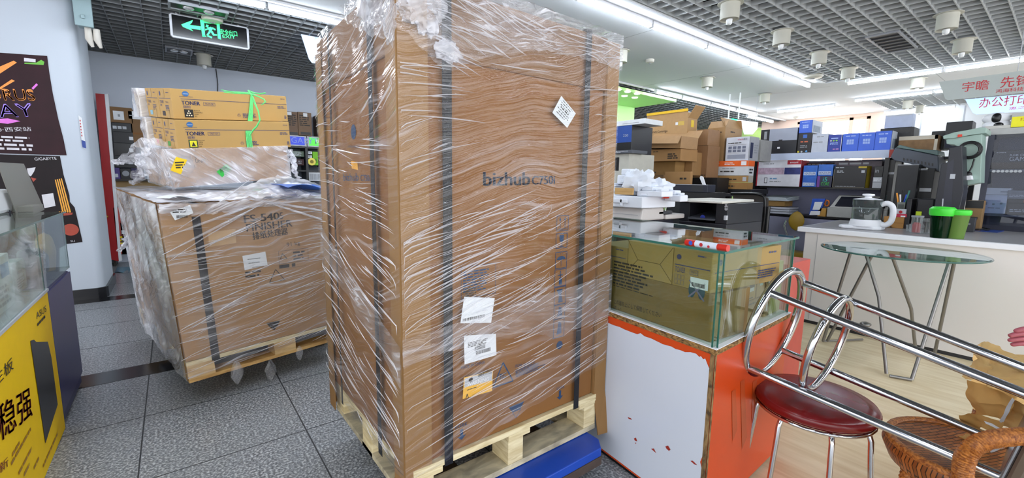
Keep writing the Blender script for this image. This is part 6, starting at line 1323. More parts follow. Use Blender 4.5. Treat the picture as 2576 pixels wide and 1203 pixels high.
b.box(f, u0, 0, Z3+.001, u1, .35, vm); b.build('base', M('a8a8a4', .5), T, bev=.008)
b = MB(); b.hexa([f.p(u0+.02,.0,vm), f.p(u1,.0,vm), f.p(u1,.3,vm), f.p(u0+.02,.3,vm), f.p(u0+.08,.08,v1), f.p(u1,.08,v1), f.p(u1,.3,v1), f.p(u0+.08,.3,v1)]); b.build('cover', M('b4b4b0', .4), T, bev=.006)
g = Fr(f.p(0,.0,vm), f.x, (f.y*1-f.z*.0)); b = MB(); P8 = [f.p(u0+.07,.008,vm+.015), f.p(u1-.03,.008,vm+.015), f.p(u1-.03,.07,v1-.015), f.p(u0+.11,.07,v1-.015)]; P8 = [q-V((.006,0,-.002)) for q in P8]; b.add(P8, [(0,1,2,3)]); b.build('window', M('22242e', .15), T)
# right of the shelf: dark tower, big tilted printer, upright machine
item('storage_tower', 'narrow black rack with small grey goods right of the shelf', 'rack', SB(2228, 2253, 402, 0.0, None, .3, SX+.05), BLK, [('r', LGREY, .0,.90,1,.915), ('r', DARK, .1,.78,.9,.88), ('r', M('4c5a5c'), .1,.7,.6,.76), ('r', YEL, .1,.62,.9,.64), ('r', LGREY, .3,.55,.7,.57)])
item('pc_tower', 'tall black computer case right of the narrow rack', 'computer', SB(2258, 2312, 414, CT, None, .35, 5.75), M('14161a', .35), [('r', GREY, .0,.985,1,1), ('r', DARK, .08,.05,.92,.95)])
item('black_carton', 'black bag-like case behind the computer case with a pale rim', 'case', SB(2306, 2352, 424, CT, None, .3, 5.85), M('18181a', .5), [('r', LGREY, 0,.97,.6,1), ('r', LGREY, .3,.6,.95,.66)])
item('inkjet_printer', 'dark photo printer with a blue grey top under the upright machine', 'printer', CB(2280, 2350, 498, 562, None, .3), M('1e2026', .4), [('r', M('5a5c70'), 0,.8,1,1), ('r', GREY, 0,.77,1,.79), ('r', M('2c3c80'), .3,.4,.5,.55), ('r', GREY, .7,.5,.9,.65)])
T = thing('large_printer', 'big grey printer lying tilted on top of the dark goods right of the shelf', 'printer', at(2310, 430, 5.2)); X0 = 5.9; f = Fr((X0, 0, 0), (0,-1,0), (1,0,0))
b = MB(); a = [f.hit(*q) for q in ((2240,395),(2252,372),(2290,378),(2360,392),(2362,432),(2318,418),(2250,404))]; b.prism(f, a[::-1], 0, .4); b.build('body', M('4c525e', .45, var=.1), T, bev=.006)
b = MB()
for k in range(9): x = 2272+k*9; b.quadp(f, [(x,398+k*1.7+6),(x+4,398+k*1.7+7),(x+4,398+k*1.7),(x,398+k*1.7-1)], .003)
b.build('vent_slot', BLK, T)
b = MB(); a = [f.hit(*q) for q in ((2252,371),(2262,364),(2300,374),(2358,378),(2360,391),(2290,377))]; b.prism(f, a[::-1], .02, .38); b.build('top_cover', M('56706e', .35, var=.3, scale=8), T, bev=.004)
T = thing('upright_machine', 'tall dark machine standing at a slant between the large printer and the mint green one', 'machine', onz(2400, 585, CT)); X0 = 5.3; f = Fr((X0, 0, 0), (0,-1,0), (1,0,0))
b = MB(); a = [f.hit(*q) for q in ((2352,590),(2346,545),(2368,412),(2384,408),(2388,372),(2420,366),(2424,480),(2400,590))]; b.prism(f, a, 0, .25); b.build('body', M('1f2029', .4, var=.08), T, bev=.004)
b = MB(); b.quadp(f, [(2389,450),(2402,450),(2404,438),(2391,438)], .003); b.build('label', LGREY, T)
b = MB(); b.quadp(f, [(2364,560),(2392,560),(2400,400),(2384,410)], .002); b.build('front_panel', M('242634', .35), T)
b = MB(); b.quadp(f, [(2368,530),(2372,530),(2374,500),(2371,500)], .004); b.build('slot', LGREY, T)
T = thing('mint_machine', 'mint green machine cover with a coiled black cord, right of the upright machine', 'machine', onz(2440, 580, CT)); X0 = 5.6; f = Fr((X0, 0, 0), (0,-1,0), (1,0,0)); MINT = M('98b0a6', .4, var=.06)
b = MB(); a = [f.hit(*q) for q in ((2373,350),(2372,342),(2400,333),(2440,326),(2468,320),(2482,322),(2480,335),(2440,340),(2400,348))]; b.prism(f, a, 0, .35); b.build('top_cover', MINT, T, bev=.004)
b = MB(); a = [f.hit(*q) for q in ((2470,336),(2466,460),(2412,470),(2418,400),(2412,370),(2400,364),(2380,362),(2379,350))]; b.prism(f, a[::-1], .02, .3); b.build('body', MINT, T, bev=.004)
b = MB(); b.quadp(f, [(2409,346),(2421,344),(2421,338),(2410,339)], .01); b.build('red_clip', M('e0402c'), T)
u, v = f.hit(2440, 378); b = MB()
for k in range(3): b.tube([f.p(u+(.075-.008*k)*math.cos(a*.3142), -.01-.008*k, v+(.075-.008*k)*math.sin(a*.3142)) for a in range(20)], .006, 8, closed=True)
b.tube([f.p(*((lambda h_: (h_[0], -.02, h_[1]))(f.hit(*q)))) for q in ((2452,400),(2446,420),(2436,438))], .006, 8); b.ball(f.p(f.hit(2435,440)[0], -.02, f.hit(2435,440)[1]), .03, 10, .5); b.build('black_cord', BLK, T, smooth=60)
b = MB(); fb_ = Fr((5.5,0,0), (0,-1,0), (1,0,0)); a = [fb_.hit(*q) for q in ((2402,457),(2400,446),(2442,441),(2444,452))]; b.prism(fb_, a, 0, .2); tag(b.build('white_adapter', WHITE, bev=.003), 'white rounded bar under the mint green machine', 'adapter')
item('brown_box', 'brown carton standing on the counter behind the light green tumbler', 'carton', CB(2425, 2470, 505, 581, None, .15), M('8a6c44'), [('r', BLK, 0,.75,1,1), ('l', INKK, .3,.2,.8,.5,2)])
def cable(P, r_, mt, label): b = MB(); Q = smoothp([at(*q) for q in P], 6); b.tube(Q, r_, 8); return tag(b.build('cable', mt, smooth=60), label, 'cable')
cable([(2500,300,5.0),(2478,330,4.9),(2466,365,4.8),(2462,400,4.7),(2450,440,4.7),(2432,490,4.6),(2420,540,4.6),(2416,575,4.55)], .011, M('c4c4c0', .4), 'thick white cable running down from the ceiling to the counter')
cable([(2474,326,5.0),(2455,330,5.0),(2450,345,5.0),(2460,362,5.0),(2474,375,5.0),(2472,400,5.0),(2462,430,4.95),(2440,450,4.9),(2405,465,4.9)], .008, M('2c48c0', .4), 'blue network cable hanging over the mint green machine')
cable([(2400,505,4.9),(2406,520,4.9),(2420,530,4.85),(2430,545,4.8),(2437,583,4.45)], .014, M('2c48a0', .4), 'blue cable bundle behind the tumblers')
b = MB(); b.tube([at(2478,296,4.9), at(2474,318,4.9), at(2474,345,4.9)], .012, 8); tag(b.build('cable_post', M('c4c4c0')), 'short white post sticking up above the mint green machine', 'post')
# glass cabinet at the right edge
X0 = 6.0; f = Fr((X0, 0, 0), (0,-1,0), (1,0,0)); T = thing('glass_cabinet', 'grey framed glass cabinet at the right edge behind the counter', 'cabinet', (X0+.2, -.1, 0))
y0 = onx(2470, 450, X0).y; y1 = -.9; zt_ = z(2530, 322, X0); zb_ = z(2530, 338, X0)
b = MB(); b.box(W, X0, y1, zb_, X0+.4, y0, zt_); b.build('header', M('a9a9a8', .5), T, bev=.003)
b = MB(); b.box(W, X0+.36, y1, .3, X0+.38, y0, zb_); b.build('back_panel', M('484c60', .5), T)
b = MB(); b.box(W, X0, y0-.04, 0, X0+.38, y0, zb_); b.build('upright', M('3c3e4c', .4), T)
for py in (426, 540): b = MB(); zz = z(2530, py, X0); b.box(W, X0+.02, y1, zz-.02, X0+.36, y0-.04, zz); b.build('shelf', M('50535e', .3), T)
b = MB(); b.box(W, X0+.005, y1, .95, X0+.009, y0-.04, zb_); b.build('glass_pane', glass('e4e8f0', .4), T)
for k in range(6): pass
b = MB()
for k in range(7): u, v = f.hit(2500+k*11, 431); b.disc(f, u, v, .012, .001)
b.build('shelf_studs', LGREY, T)
def GB3(px0, px1, yt, ybase, dep=.2): f_, w_, d_, h_ = BX(px0, yt, px1, ybase, X0+.03, None, dep); return f_, w_, d_, h_
zsh = z(2530, 426, X0+.03)
fd = GB3(2492, 2610, 373, 420); fd[0].o.z = zsh+.004
item('graphics_card_box', 'black box with pale GAMING lettering in the glass cabinet', 'box', fd, M('232026', .35), [('t', LGREY, 'GAMING', .42,.42,.22,.6), ('t', LGREY, 'RGB CLIP', .42,.68,.1,.4), ('r', M('9a7c3c'), .55,.12,1,.25), ('r', M('4c3c30'), 0,0,1,.35), ('l', GREY, .12,.85,.4,.92,1)])
zs2 = z(2530, 540, X0+.03)
fd = GB3(2468, 2532, 487, 534); fd[0].o.z = zs2+.004
item('router_box', 'white printed box standing in the glass cabinet, lower of the two white ones', 'box', fd, M('b4bccb', .5), [('r', GREY, .12,.45,.25,.6), ('r', GREY, .45,.45,.55,.55), ('r', GREY, .75,.5,.85,.6), ('l', GREY, .3,.25,.8,.35,1), ('r', GREY, .1,.2,.2,.3)])
item('router_box', 'flat white box lying on the lower white one in the glass cabinet', 'box', (Fr(fd[0].o+V((.01,-.02,fd[3]+.002)), (0,-1,0), (1,0,0)), fd[1]*.95, .18, fd[3]*.36), M('c2c6cc', .5), [('l', GREY, .6,.3,.95,.6,1)])
for k, (yt, yb2, c) in enumerate(((505, 534, '24242a'), (494, 504, '2c2a2e'), (470, 492, '7c7f86'))):
    a_ = GB3(2536, 2640, yt, yb2); zz = {0: zs2+.004}.get(k, None)
    if k: a_[0].o.z = top_
    else: a_[0].o.z = zz
    top_ = a_[0].o.z + a_[3] + .002
    item('cabinet_goods', ('black box with pale stripes at the bottom right of the glass cabinet', 'black and orange flat box in the glass cabinet', 'grey wrapped bundle on top at the right of the glass cabinet')[k], 'box', a_, M(c, .5, var=.2), [('l', LGREY, .05,.2,.9,.5,2)] if k != 1 else [('r', M('b06030'), .4,.2,.9,.9)])
# goods on top of the cabinet and against the wall
T = thing('security_camera', 'white twin dome security camera with a black visor on top of the glass cabinet', 'camera', (X0+.1, onx(2508,300,X0).y, zt_))
for k, (py, mt) in enumerate(((300, WHITE), (318, WHITE))):
    q = onx(2508, py-2, X0+.12); b = MB(); b.ball(q, .085, 16, .6, 1.15, .62); hd = b.build('head', mt, T, smooth=60)
    b = MB(); b.ball(q+V((-.035, -.012 if k else .0, 0 if not k else .0)), .045, 12, .6, .8, 1.0 if not k else .6); b.build('visor', BLK, hd, smooth=60)
b = MB(); b.box(Fr((X0+.05, onx(2475,330,X0).y, zt_)), 0, -.38, 0, .2, .0, .03); b.build('base', M('c4c2bc'), T)
fd = SB(2546, 2640, 282, zt_, None, .2, X0+.05); item('yellow_carton', 'yellow fronted small carton with red characters on top of the glass cabinet', 'carton', fd, M('b4b4b0'), [('r', M('e8e020'), .02,.05,1,.75), ('t', M('c06028'), '打印', .25,.45,.2,.3)])
XT = 6.35
item('desk_top_unit', 'black printer with a pale blue lid on top of the shelf at the back', 'printer', SB(2215, 2300, 322, Z1, None, .25, XT), BLK, [('r', DARK, .1,.2,.9,.8)])
fd = SB(2215, 2300, 322, Z1, None, .25, XT); item('pale_panel', 'pale blue grey box standing on the black printer against the wall', 'box', (Fr(fd[0].o+V((0,-.03,fd[3]+.002)), (0,-1,0), (1,0,0)), fd[1]*.82, .12, .14), M('b4bdd2', .5), [('r', LGREY, .05,.9,.95,1)])
item('wooden_crate', 'pale framed wooden crate with brown contents above the large printer', 'crate', SB(2262, 2360, 342, Z1-.08, None, .25, XT-.1), M('8a6a48', .7, var=.4, scale=20), [('r', M('c9bfae'), 0,.82,1,1), ('r', M('c9bfae'), .92,0,1,1), ('r', BLACK, .1,.1,.45,.3)])
fd = SB(2344, 2382, 330, Z1, None, .2, XT+.1); item('black_box', 'low black box left of the big black one near the wall', 'box', fd, BLK, [('r', DARK, .1,.1,.9,.9)])
fd = SB(2381, 2447, 306, Z1, 2456, .2, XT); item('black_box', 'big black open box with a grey label near the wall above the mint green machine', 'box', fd, M('15161c', .4), [('r', M('2c3044'), .05,.05,.85,.55), ('r', GREY, .3,.35,.65,.42)])
b = MB(); b.box(W, XT-.12, onx(2460,350,XT).y, Z1-.11, XT+.35, onx(2250,350,XT).y, Z1-.08); tag(b.build('wall_board', DARK), 'dark board carrying the crate and the black boxes near the wall', 'shelf')
for px_ in (2262, 2450): b = MB(); y = onx(px_, 400, XT).y; b.box(W, XT+.1, y-.02, 0, XT+.14, y+.02, Z1-.11); tag(b.build('shelf_post', DARK), 'dark post under the wall board, %s' % ('left one' if px_ < 2300 else 'right one'), 'post')

# ================================================================ middle background: brown cartons, printers
def carton_open(name, label, fd, mat, flaps, prints=(), group=None):
    fr, w, d, h = fd; t_ = .006; T = item(name, label, 'carton', (fr, w, d, .01), mat, (), group, body='bottom')
    for nm, q in (('side', (0,0,.01,w,t_,h)), ('side', (0,d-t_,.01,w,d,h)), ('side', (0,t_,.01,t_,d-t_,h)), ('side', (w-t_,t_,.01,w,d-t_,h))): b = MB(); b.box(fr, *q); b.build(nm, mat, T)
    for (e, ang, L) in flaps:
        a = R(ang); ca, sa = math.cos(a)*L, math.sin(a)*L
        ed = {'f': (fr.p(0,0,h), fr.p(w,0,h), -fr.y), 'b': (fr.p(0,d,h), fr.p(w,d,h), fr.y), 'l': (fr.p(0,0,h), fr.p(0,d,h), -fr.x), 'r': (fr.p(w,0,h), fr.p(w,d,h), fr.x)}[e]
        o = ed[2]*sa + fr.z*ca; n = V(o).normalized().cross((ed[1]-ed[0]).normalized())*t_; A, B = ed[0], ed[1]
        b = MB(); b.hexa([A, B, B+o, A+o, A+n, B+n, B+o+n, A+o+n]); b.build('flap', mat, T)
    byk = {}
    for q in prints:
        k, mt = q[0], q[1]; sf = fr.right(w) if k[0] == 'S' else fr; ww = d if k[0] == 'S' else w; a = q[2:]; k = k[-1]; b = byk.setdefault(id(mt), [MB(), mt])[0]
        if k == 'r': b.rect(sf, a[0]*ww, a[1]*h, a[2]*ww, a[3]*h, .0015)
        if k == 't': b.text(sf, a[0], a[1]*ww, a[2]*h, a[3]*h, a[4]*ww, .002)
        if k == 'l': b.lines(sf, a[0]*ww, a[1]*h, a[2]*ww, a[3]*h, a[4], .0018)
    for b, mt in byk.values(): b.build('printed_lettering', mt, T)
    return T
XB = 4.3
# a dark bench below the carton pile
bz = onx(1660, 484, XB).z
T = thing('work_bench', 'dark bench under the pile of brown cartons behind the black printer', 'bench', (XB+.3, 2.9, 0))
b = MB(); b.box(W, XB-.02, 2.3, bz-.03, XB+.65, 3.6, bz); b.build('top', DARK, T)
for x in (XB, XB+.55):
    for y in (2.35, 3.55): b = MB(); b.box(W, x, y-.025, 0, x+.05, y+.025, bz-.03); b.build('leg', BLACK, T)
def PB(x0, y0, x1, y1, X, x2=None, dep=.3, zb=None):
    f_, w_, d_, h_ = BX(x0, y0, x1, y1, X, x2, dep)
    if zb is not None: top = f_.o.z+h_; f_.o.z = zb; h_ = top-zb
    return f_, w_, d_, h_
fd = PB(1672, 432, 1736, 482, XB, 1742, .3, bz+.001); item('carton', 'brown carton in front of the pile, standing at its right foot', 'carton', fd, CARDB, [('l', INKK, .6,.6,.9,.75,1)])
fd = PB(1600, 440, 1668, 482, XB+.12, None, .3, bz+.001); item('carton', 'brown carton with black capital print at the left foot of the pile', 'carton', fd, M('8f6c44'), [('l', INKK, .1,.55,.9,.8,2), ('r', CARDD, 0,.9,1,1)])
zA = fd[0].o.z+fd[3]+.002
fd = PB(1580, 408, 1698, 440, XB+.3, None, .4, zA); T = item('carton', 'long brown carton lying across the pile below the small open one', 'carton', fd, M('94703f', .75, var=.12), [('l', INKK, .35,.1,.65,.3,1), ('r', M('7c5c34'), 0,0,.17,1)])
zB = fd[0].o.z+fd[3]+.002
fd = PB(1604, 376, 1712, 408, XB+.2, None, .35, zB); T = item('carton', 'brown carton with a printed left end in the middle of the pile', 'carton', fd, CARDB, [('r', M('b98f5a'), 0.14,0,.32,1), ('l', INKK, .16,.2,.3,.8,6), ('l', INKK, .72,.15,.95,.65,3), ('l', INKK, .38,.75,.5,.85,1)])
zC = fd[0].o.z+fd[3]+.03
f0 = fd[0]; fr = Fr(V((XB+.15, onx(1594,360,XB+.15).y, zC)), (0,-1,0), (1,0,0)).rot(0, 3, 0)
carton_open('open_carton', 'open brown carton lying tilted near the top of the pile', (fr, onx(1594,360,XB+.15).y-onx(1712,360,XB+.15).y, .35, (onx(1640,338,XB).z-onx(1640,368,XB).z)), M('ab855a'), [('f', 150, .1), ('l', 100, .1), ('b', 40, .12)], [('r', M('c09a62'), .08,0,.22,1)])
zE = onx(1700, 385, XB+.45).z
fd = PB(1688, 384, 1742, 440, XB+.5, None, .3, zA); item('carton', 'upright brown carton behind the pile under the drum carton', 'carton', fd, M('9a7448'), [('r', M('7c5630', .4), .55,0,.68,1)])
zD = fd[0].o.z+fd[3]+.002
fd = PB(1626, 302, 1728, 372, XB+.55, 1752, .35, zD)
carton_open('open_carton', 'large open drum cartridge carton with yellow-edged flap on top of the pile', fd, M('b08c5e'), [('f', 4, .1), ('l', 60, .12), ('r', 35, .16), ('b', 10, .1)], [('t', INKK, 'Drum Cartridge', .12,.62,.09,.42), ('l', INKK, .08,.3,.6,.5,3), ('r', PAPER, .72,.82,.78,.9), ('r', M('c8a850'), .79,.8,.92,.92), ('Sr', YEL, .35,.75,.65,.95), ('Sl', INKK, .2,.35,.8,.65,3)])
fr_ = fd[0]; b = MB(); b.box(Fr(fr_.p(0,-.016,fd[3]+.075), fr_.x, fr_.y), 0, 0, 0, fd[1], .004, .03); tag(b.build('yellow_tape_strip', M('e0b41c')), 'yellow strip along the raised flap of the drum carton', 'tape')
# aluminium pole and the tall brown cartons right of the pile
b = MB(); q0, q1 = at(1751,325,5.6), at(1736,480,5.5); b.rod(q0, q0+(q1-q0)*(q0.z/(q0.z-q1.z)), .012); tag(b.build('metal_pole', STEEL), 'thin bright pole leaning between the two carton piles', 'pole')
XM = 5.0; T = thing('work_bench', 'dark low cabinet carrying the tall cartons left of the paper boxes', 'bench', (XM+.25, 3.0, 0)); bz2 = onx(1770, 447, XM).z
b = MB(); b.box(W, XM, onx(1800,450,XM).y-.02, .05, XM+.28, onx(1738,450,XM).y, bz2); b.build('body', BLACK, T); b = MB(); b.box(W, XM+.02, onx(1800,450,XM).y, 0, XM+.26, onx(1740,450,XM).y-.02, .05); b.build('plinth', BLK, T)
fd = PB(1743, 367, 1779, 447, XM, None, .28, bz2+.001); item('carton', 'tall brown carton, lower one behind the pole', 'carton', fd, M('8f6a48'), [('l', INKK, .6,.05,.95,.1,1)])
fd2 = PB(1752, 326, 1781, 365, XM, None, .28, fd[0].o.z+fd[3]+.002); item('carton', 'brown carton standing on the tall one behind the pole', 'carton', fd2, M('946e4a'), [('r', CARDD, 0,.0,1,.03)])
# paper boxes stack
XP = 5.3; T = thing('black_stand', 'black stand under the stack of paper boxes', 'stand', (XP+.25, 2.75, 0)); fz = PB(1791, 459, 1885, 476, XP); bz3 = fz[0].o.z
b = MB(); b.box(fz[0], -.03, 0, -.05, fz[1]+.03, .45, 0); b.build('top', BLACK, T)
for u in (0, fz[1]-.05):
    for v in (.02, .38): b = MB(); b.box(Fr((fz[0].p(u,v,0).x, fz[0].p(u,v,0).y, 0), (0,-1,0), (1,0,0)), 0,0,0,.05,.05,bz3-.05); b.build('leg', BLACK, T)
fa_ = PB(1791, 459, 1881, 476, XP, 1894, .3, bz3+.001); item('paper_box', 'flat tan paper box, lowest of the stack under the orange one', 'box', fa_, M('9c7440'), [('r', LGREY, .02,.2,.08,.8), ('l', INKK, .3,.3,.7,.6,1)], bev=.002)
fb2 = PB(1794, 442, 1882, 458, XP, 1894, .3, fa_[0].o.z+fa_[3]+.002); item('paper_box', 'flat tan paper box with a pale tag, second of the stack', 'box', fb2, M('a37c48'), [('r', LGREY, .85,.2,.95,.8), ('l', INKK, .3,.3,.7,.6,1), ('Sr', M('a8a498'), 0,0,1,1)], bev=.002)
fc2 = PB(1785, 405, 1882, 441, XP, 1897, .3, fb2[0].o.z+fb2[3]+.002); item('paper_box', 'orange topped white copy paper box in the middle of the stack', 'box', fc2, M('cdd0d4'), [('r', M('e8641c'), 0,.62,1,1), ('t', WHITE, 'Copier', .04,.72,.16,.22), ('l', WHITE, .4,.72,.7,.9,2), ('r', WHITE, .82,.68,.95,.95), ('l', INKK, .3,.2,.7,.35,1), ('l', GREY, .35,.42,.7,.52,1), ('Sr', M('e8641c'), 0,.62,1,1), ('Sl', INKK, .2,.1,.8,.5,2)], bev=.002)
zt3 = fc2[0].o.z+fc2[3]+.002
fd3 = PB(1826, 345, 1884, 402, XP+.02, 1908, .3, zt3); item('laser_printer_box', 'white printed box with small picture rows on top of the orange paper box', 'box', fd3, M('c9ccd6'), [('t', M('c03c6c'), 'deli', .5,.86,.07,.22), ('t', INKK, '得力', .74,.86,.07,.16), ('l', INKK, .1,.72,.8,.78,1), ('r', GREY, .1,.66,.88,.675), ('r', M('8f94a4'), .1,.08,.88,.26), ('r', GREY, .1,.3,.88,.31)] + [('r', M('6a7084', .5, var=.5, scale=60), .12+.2*i, .36+.14*j, .27+.2*i, .47+.14*j) for i in range(4) for j in range(2)] + [('Sr', M('a4a6ac'), 0,0,1,1), ('Sr', M('20284c'), .1,.1,.4,.75), ('Sl', GREY, .5,.3,.95,.7,4)])
fd4 = PB(1778, 322, 1822, 402, XP+.03, 1864, .45, zt3); f4, w4, d4, h4 = fd4
carton_open('open_carton', 'tall tan carton with open peaked flaps and blue tag, left of the white printed box', (f4, w4, min(d4, .5), h4), M('a37f54'), [('f', -38, .11), ('r', -30, .14), ('b', -20, .12)], [('l', INKK, .2,.84,.85,.93,2), ('t', INKK, '黑旋风', .33,.56,.07,.36), ('l', INKK, .25,.25,.7,.45,4), ('r', M('2c5ca8'), .3,-.03,.6,.13), ('Sl', INKK, .3,.85,.6,.92,1)])
item('shelf_side_box', 'grey box end between the white printed box and the shelf', 'box', PB(1896, 352, 1914, 402, XP+.3, None, .3, zt3), M('9a9a98', .6, var=.2), [('l', GREY, .2,.3,.8,.7,3)])
# black folding cart
T = thing('folding_cart', 'black folded hand cart with yellow wheel and grey cloth in front of the shelf', 'hand cart', onz(1870, 640, 0) if False else V((4.4, 2.05, 0))); f = Fr((4.5, 0, 0), (0,-1,0), (1,0,0))
b = MB(); a = [f.hit(*q) for q in ((1832,600),(1832,488),(1905,490),(1918,500),(1915,600))]; b.prism(f, a, .1, .14); b.build('board', M('3a3430', .6), T)
b = MB(); b.tube(smoothp([f.p(*(lambda h_: (h_[0], .06, h_[1]))(f.hit(*q))) for q in ((1832,487),(1880,487),(1905,490),(1917,500),(1916,540),(1908,590))], 4), .014, 8); b.build('handle_tube', BLK, T, smooth=60)
for x in (1908, 1925): b = MB(); b.tube([f.p(*(lambda h_: (h_[0], .02, h_[1]))(f.hit(*q))) for q in ((x+6,520),(x-2,600))], .02, 8); b.build('strut', BLK, T, smooth=60)
b = MB(); q = at(1849,556,4.1); b.tube([q+V((.0,.045*math.cos(a*.5236),.075*math.sin(a*.5236))) for a in range(12)], .022, 10, closed=True); b.build('yellow_wheel', M('c8cc6c', .5), T, smooth=60)
b = MB(); b.grid(lambda s, t_: at(1832+38*s+4*math.sin(t_*7), 525+46*t_, 4.12) + V((noise.noise(V((s*5,t_*5,1))), noise.noise(V((s*5,t_*5,4))), 0))*.06, 20, 20); b.build('grey_cloth', M('85817c', .8, var=.15), T, smooth=60)
b = MB(); q = f.hit(1850,600); 
for x in (1840, 1905): u = f.hit(x, 600)[0]; b = MB(); b.lathe(Fr(f.p(u, 0, .09), f.x, -f.z, f.y), [(.08,0),(.09,.01),(.09,.04)], 18); b.build('wheel', BLK, T, smooth=40)
b = MB(); a = f.hit(1835,600); b.box(f, a[0], .05, .0, f.hit(1915,600)[0], .16, a[1]+.02); b.build('foot_frame', BLK, T)
# black multifunction printer with white lid
X0 = 3.25; T = thing('multifunction_printer', 'large black office printer with a white lid and output tray behind the glass case', 'printer', (X0+.3, 2.0, 0)); f = Fr((X0, 0, 0), (0,-1,0), (1,0,0)); BP = M('1b1c24', .4, var=.06)
U = lambda x, y=540: f.hit(x, y)[0]
Vv = lambda y, x=1770: f.hit(x, y)[1]
ua, ub = U(1708), U(1830)
b = MB(); b.box(f, ua, 0, .02, ub, .6, Vv(560)); b.build('lower_body', M('23242c', .4), T, bev=.006)
b = MB(); b.box(f, ua, 0, Vv(560), U(1734), .6, Vv(512)); b.box(f, U(1800), 0, Vv(560), ub, .6, Vv(510)); b.box(f, U(1734), .35, Vv(560), U(1800), .6, Vv(512)); b.build('upper_body', BP, T, bev=.004)
b = MB(); b.hexa([f.p(U(1734),-.02,Vv(553)), f.p(U(1800),-.02,Vv(553)), f.p(U(1800),.35,Vv(546)), f.p(U(1734),.35,Vv(546)), f.p(U(1734),-.02,Vv(549)), f.p(U(1800),-.02,Vv(549)), f.p(U(1800),.35,Vv(535)), f.p(U(1734),.35,Vv(535))]); b.build('output_tray', M('50545c', .4), T)
b = MB(); b.slab(Fr((0,0,0), (0,-1,0), (1,0,0)), [(U(1692),X0-.02),(U(1735),X0-.06),(U(1748),X0-.1),(U(1832),X0-.1),(U(1812),X0+.55),(U(1700),X0+.55)], Vv(509), Vv(503)); b.build('white_lid', M('d4d2c8', .4), T, bev=.005)
b = MB(); b.disc(f, *f.hit(1768,547), .02, .002, 16); b.build('blue_badge', M('2c3ca0', .4), T)
for py in (512, 520, 526): b = MB(); b.disc(f, *f.hit(1827, py), .012, .002); b.build('button', LGREY, T)
b = MB(); b.box(f, U(1826), -.03, Vv(549), U(1832), 0, Vv(538)); b.build('side_handle', LGREY, T, bev=.002)
for u in (ua+.05, ub-.05): b = MB(); b.box(f, u-.03, .1, 0, u+.03, .5, .02); b.build('foot', BLK, T)
item('navy_printer_tray', 'flat navy blue scanner unit lying behind the white lid', 'scanner', PB(1680, 464, 1780, 483, 3.9, 1800, .35), NAVY, [('r', DARK, .6,.1,.9,.9), ('r', LGREY, 0,.95,1,1)])
fs_ = PB(1680, 464, 1780, 483, 3.9, 1800, .35); T = thing('work_bench', 'dark stand under the flat navy scanner', 'stand', (4.05, 2.5, 0)); b = MB(); b.box(fs_[0], 0, 0, -fs_[0].o.z, fs_[1], .35, -.002); b.build('body', BLACK, T); b = MB(); b.box(fs_[0], .02, -.01, -fs_[0].o.z+.1, fs_[1]-.02, 0, -.05); b.build('door', DARK, T)
b = MB(); b.prism(Fr((4.2,0,0), (0,-1,0), (1,0,0)), [Fr((4.2,0,0), (0,-1,0), (1,0,0)).hit(*q) for q in ((1770,472),(1775,470),(1767,445),(1762,443),(1760,448))], 0, .02); tag(b.build('plastic_lever', WHITE), 'white plastic handle sticking up behind the navy scanner', 'handle')
# beige copier with foam packaging on top
X0 = 2.62; f = Fr((X0, 0, 0), (0,-1,0), (1,0,0)); U = lambda x, y=540: f.hit(x, y)[0]; Vv = lambda y, x=1600: f.hit(x, y)[1]
T = thing('office_copier', 'pale copier with a document feeder and dark side, carrying white foam packaging', 'copier', (X0+.3, 2.3, 0)); PW = M('c8c4c2', .4, var=.03)
ua, ub = U(1420), U(1612)
b = MB(); b.box(f, ua, .02, .02, ub-.02, .45, Vv(556)); b.build('body', M('1c1e2a', .4), T, bev=.006)
b = MB(); b.hexa([f.p(ua,0,Vv(556)), f.p(ub,0,Vv(556)), f.p(ub,.3,Vv(556)), f.p(ua,.3,Vv(556)), f.p(ua,.02,Vv(524)), f.p(ub,.02,Vv(524)), f.p(ub,.28,Vv(524)), f.p(ua,.28,Vv(524))]); b.build('document_feeder', PW, T, bev=.012)
b = MB(); b.box(f, ub-.12, .3, Vv(556), ub+.01, .56, Vv(543)); b.build('feeder_tray', PW, T, bev=.01)
b = MB(); b.box(f, ub-.1, .22, Vv(543)+.003, ub, .4, Vv(534)); b.build('paper_guide', M('3c3e44', .5), T, bev=.004)
b = MB(); b.rect(f, U(1530), Vv(542), U(1605), Vv(541), .001); b.build('feeder_seam', GREY, T)
b = MB(); b.rod(at(1678,510,3.3), at(1672,535,3.3), .004, 6); b.build('support_wire', STEEL, T)
for u in (ua+.1, ub-.1): b = MB(); b.box(f, u-.03, .1, 0, u+.03, .4, .02); b.build('foot', BLK, T)
FOAM = M('e3e8f2', .75, var=.03, scale=6); zf = Vv(524)+.002
T = thing('foam_tray', 'large white foam packing tray lying on the copier', 'foam', (X0+.2, 2.3, zf)); ub2 = U(1620)
P_ = [(ua,0),(ub2,0),(ub2,.42),(ua,.42)]
b = MB(); b.slab(Fr((0,0,0), (0,-1,0), (1,0,0)), [(a, X0-.03+c) for a, c in P_], zf, Vv(494)); b.build('tray', FOAM, T, bev=.008)
b = MB(); b.box(f, U(1545), -.045, Vv(512), U(1585), -.03, Vv(502)); b.build('notch', FOAM, T, bev=.004); b = MB(); b.box(f, U(1567), -.045, Vv(520), U(1573), -.03, Vv(500)); b.build('notch', FOAM, T, bev=.004)
zf2 = Vv(494)+.002
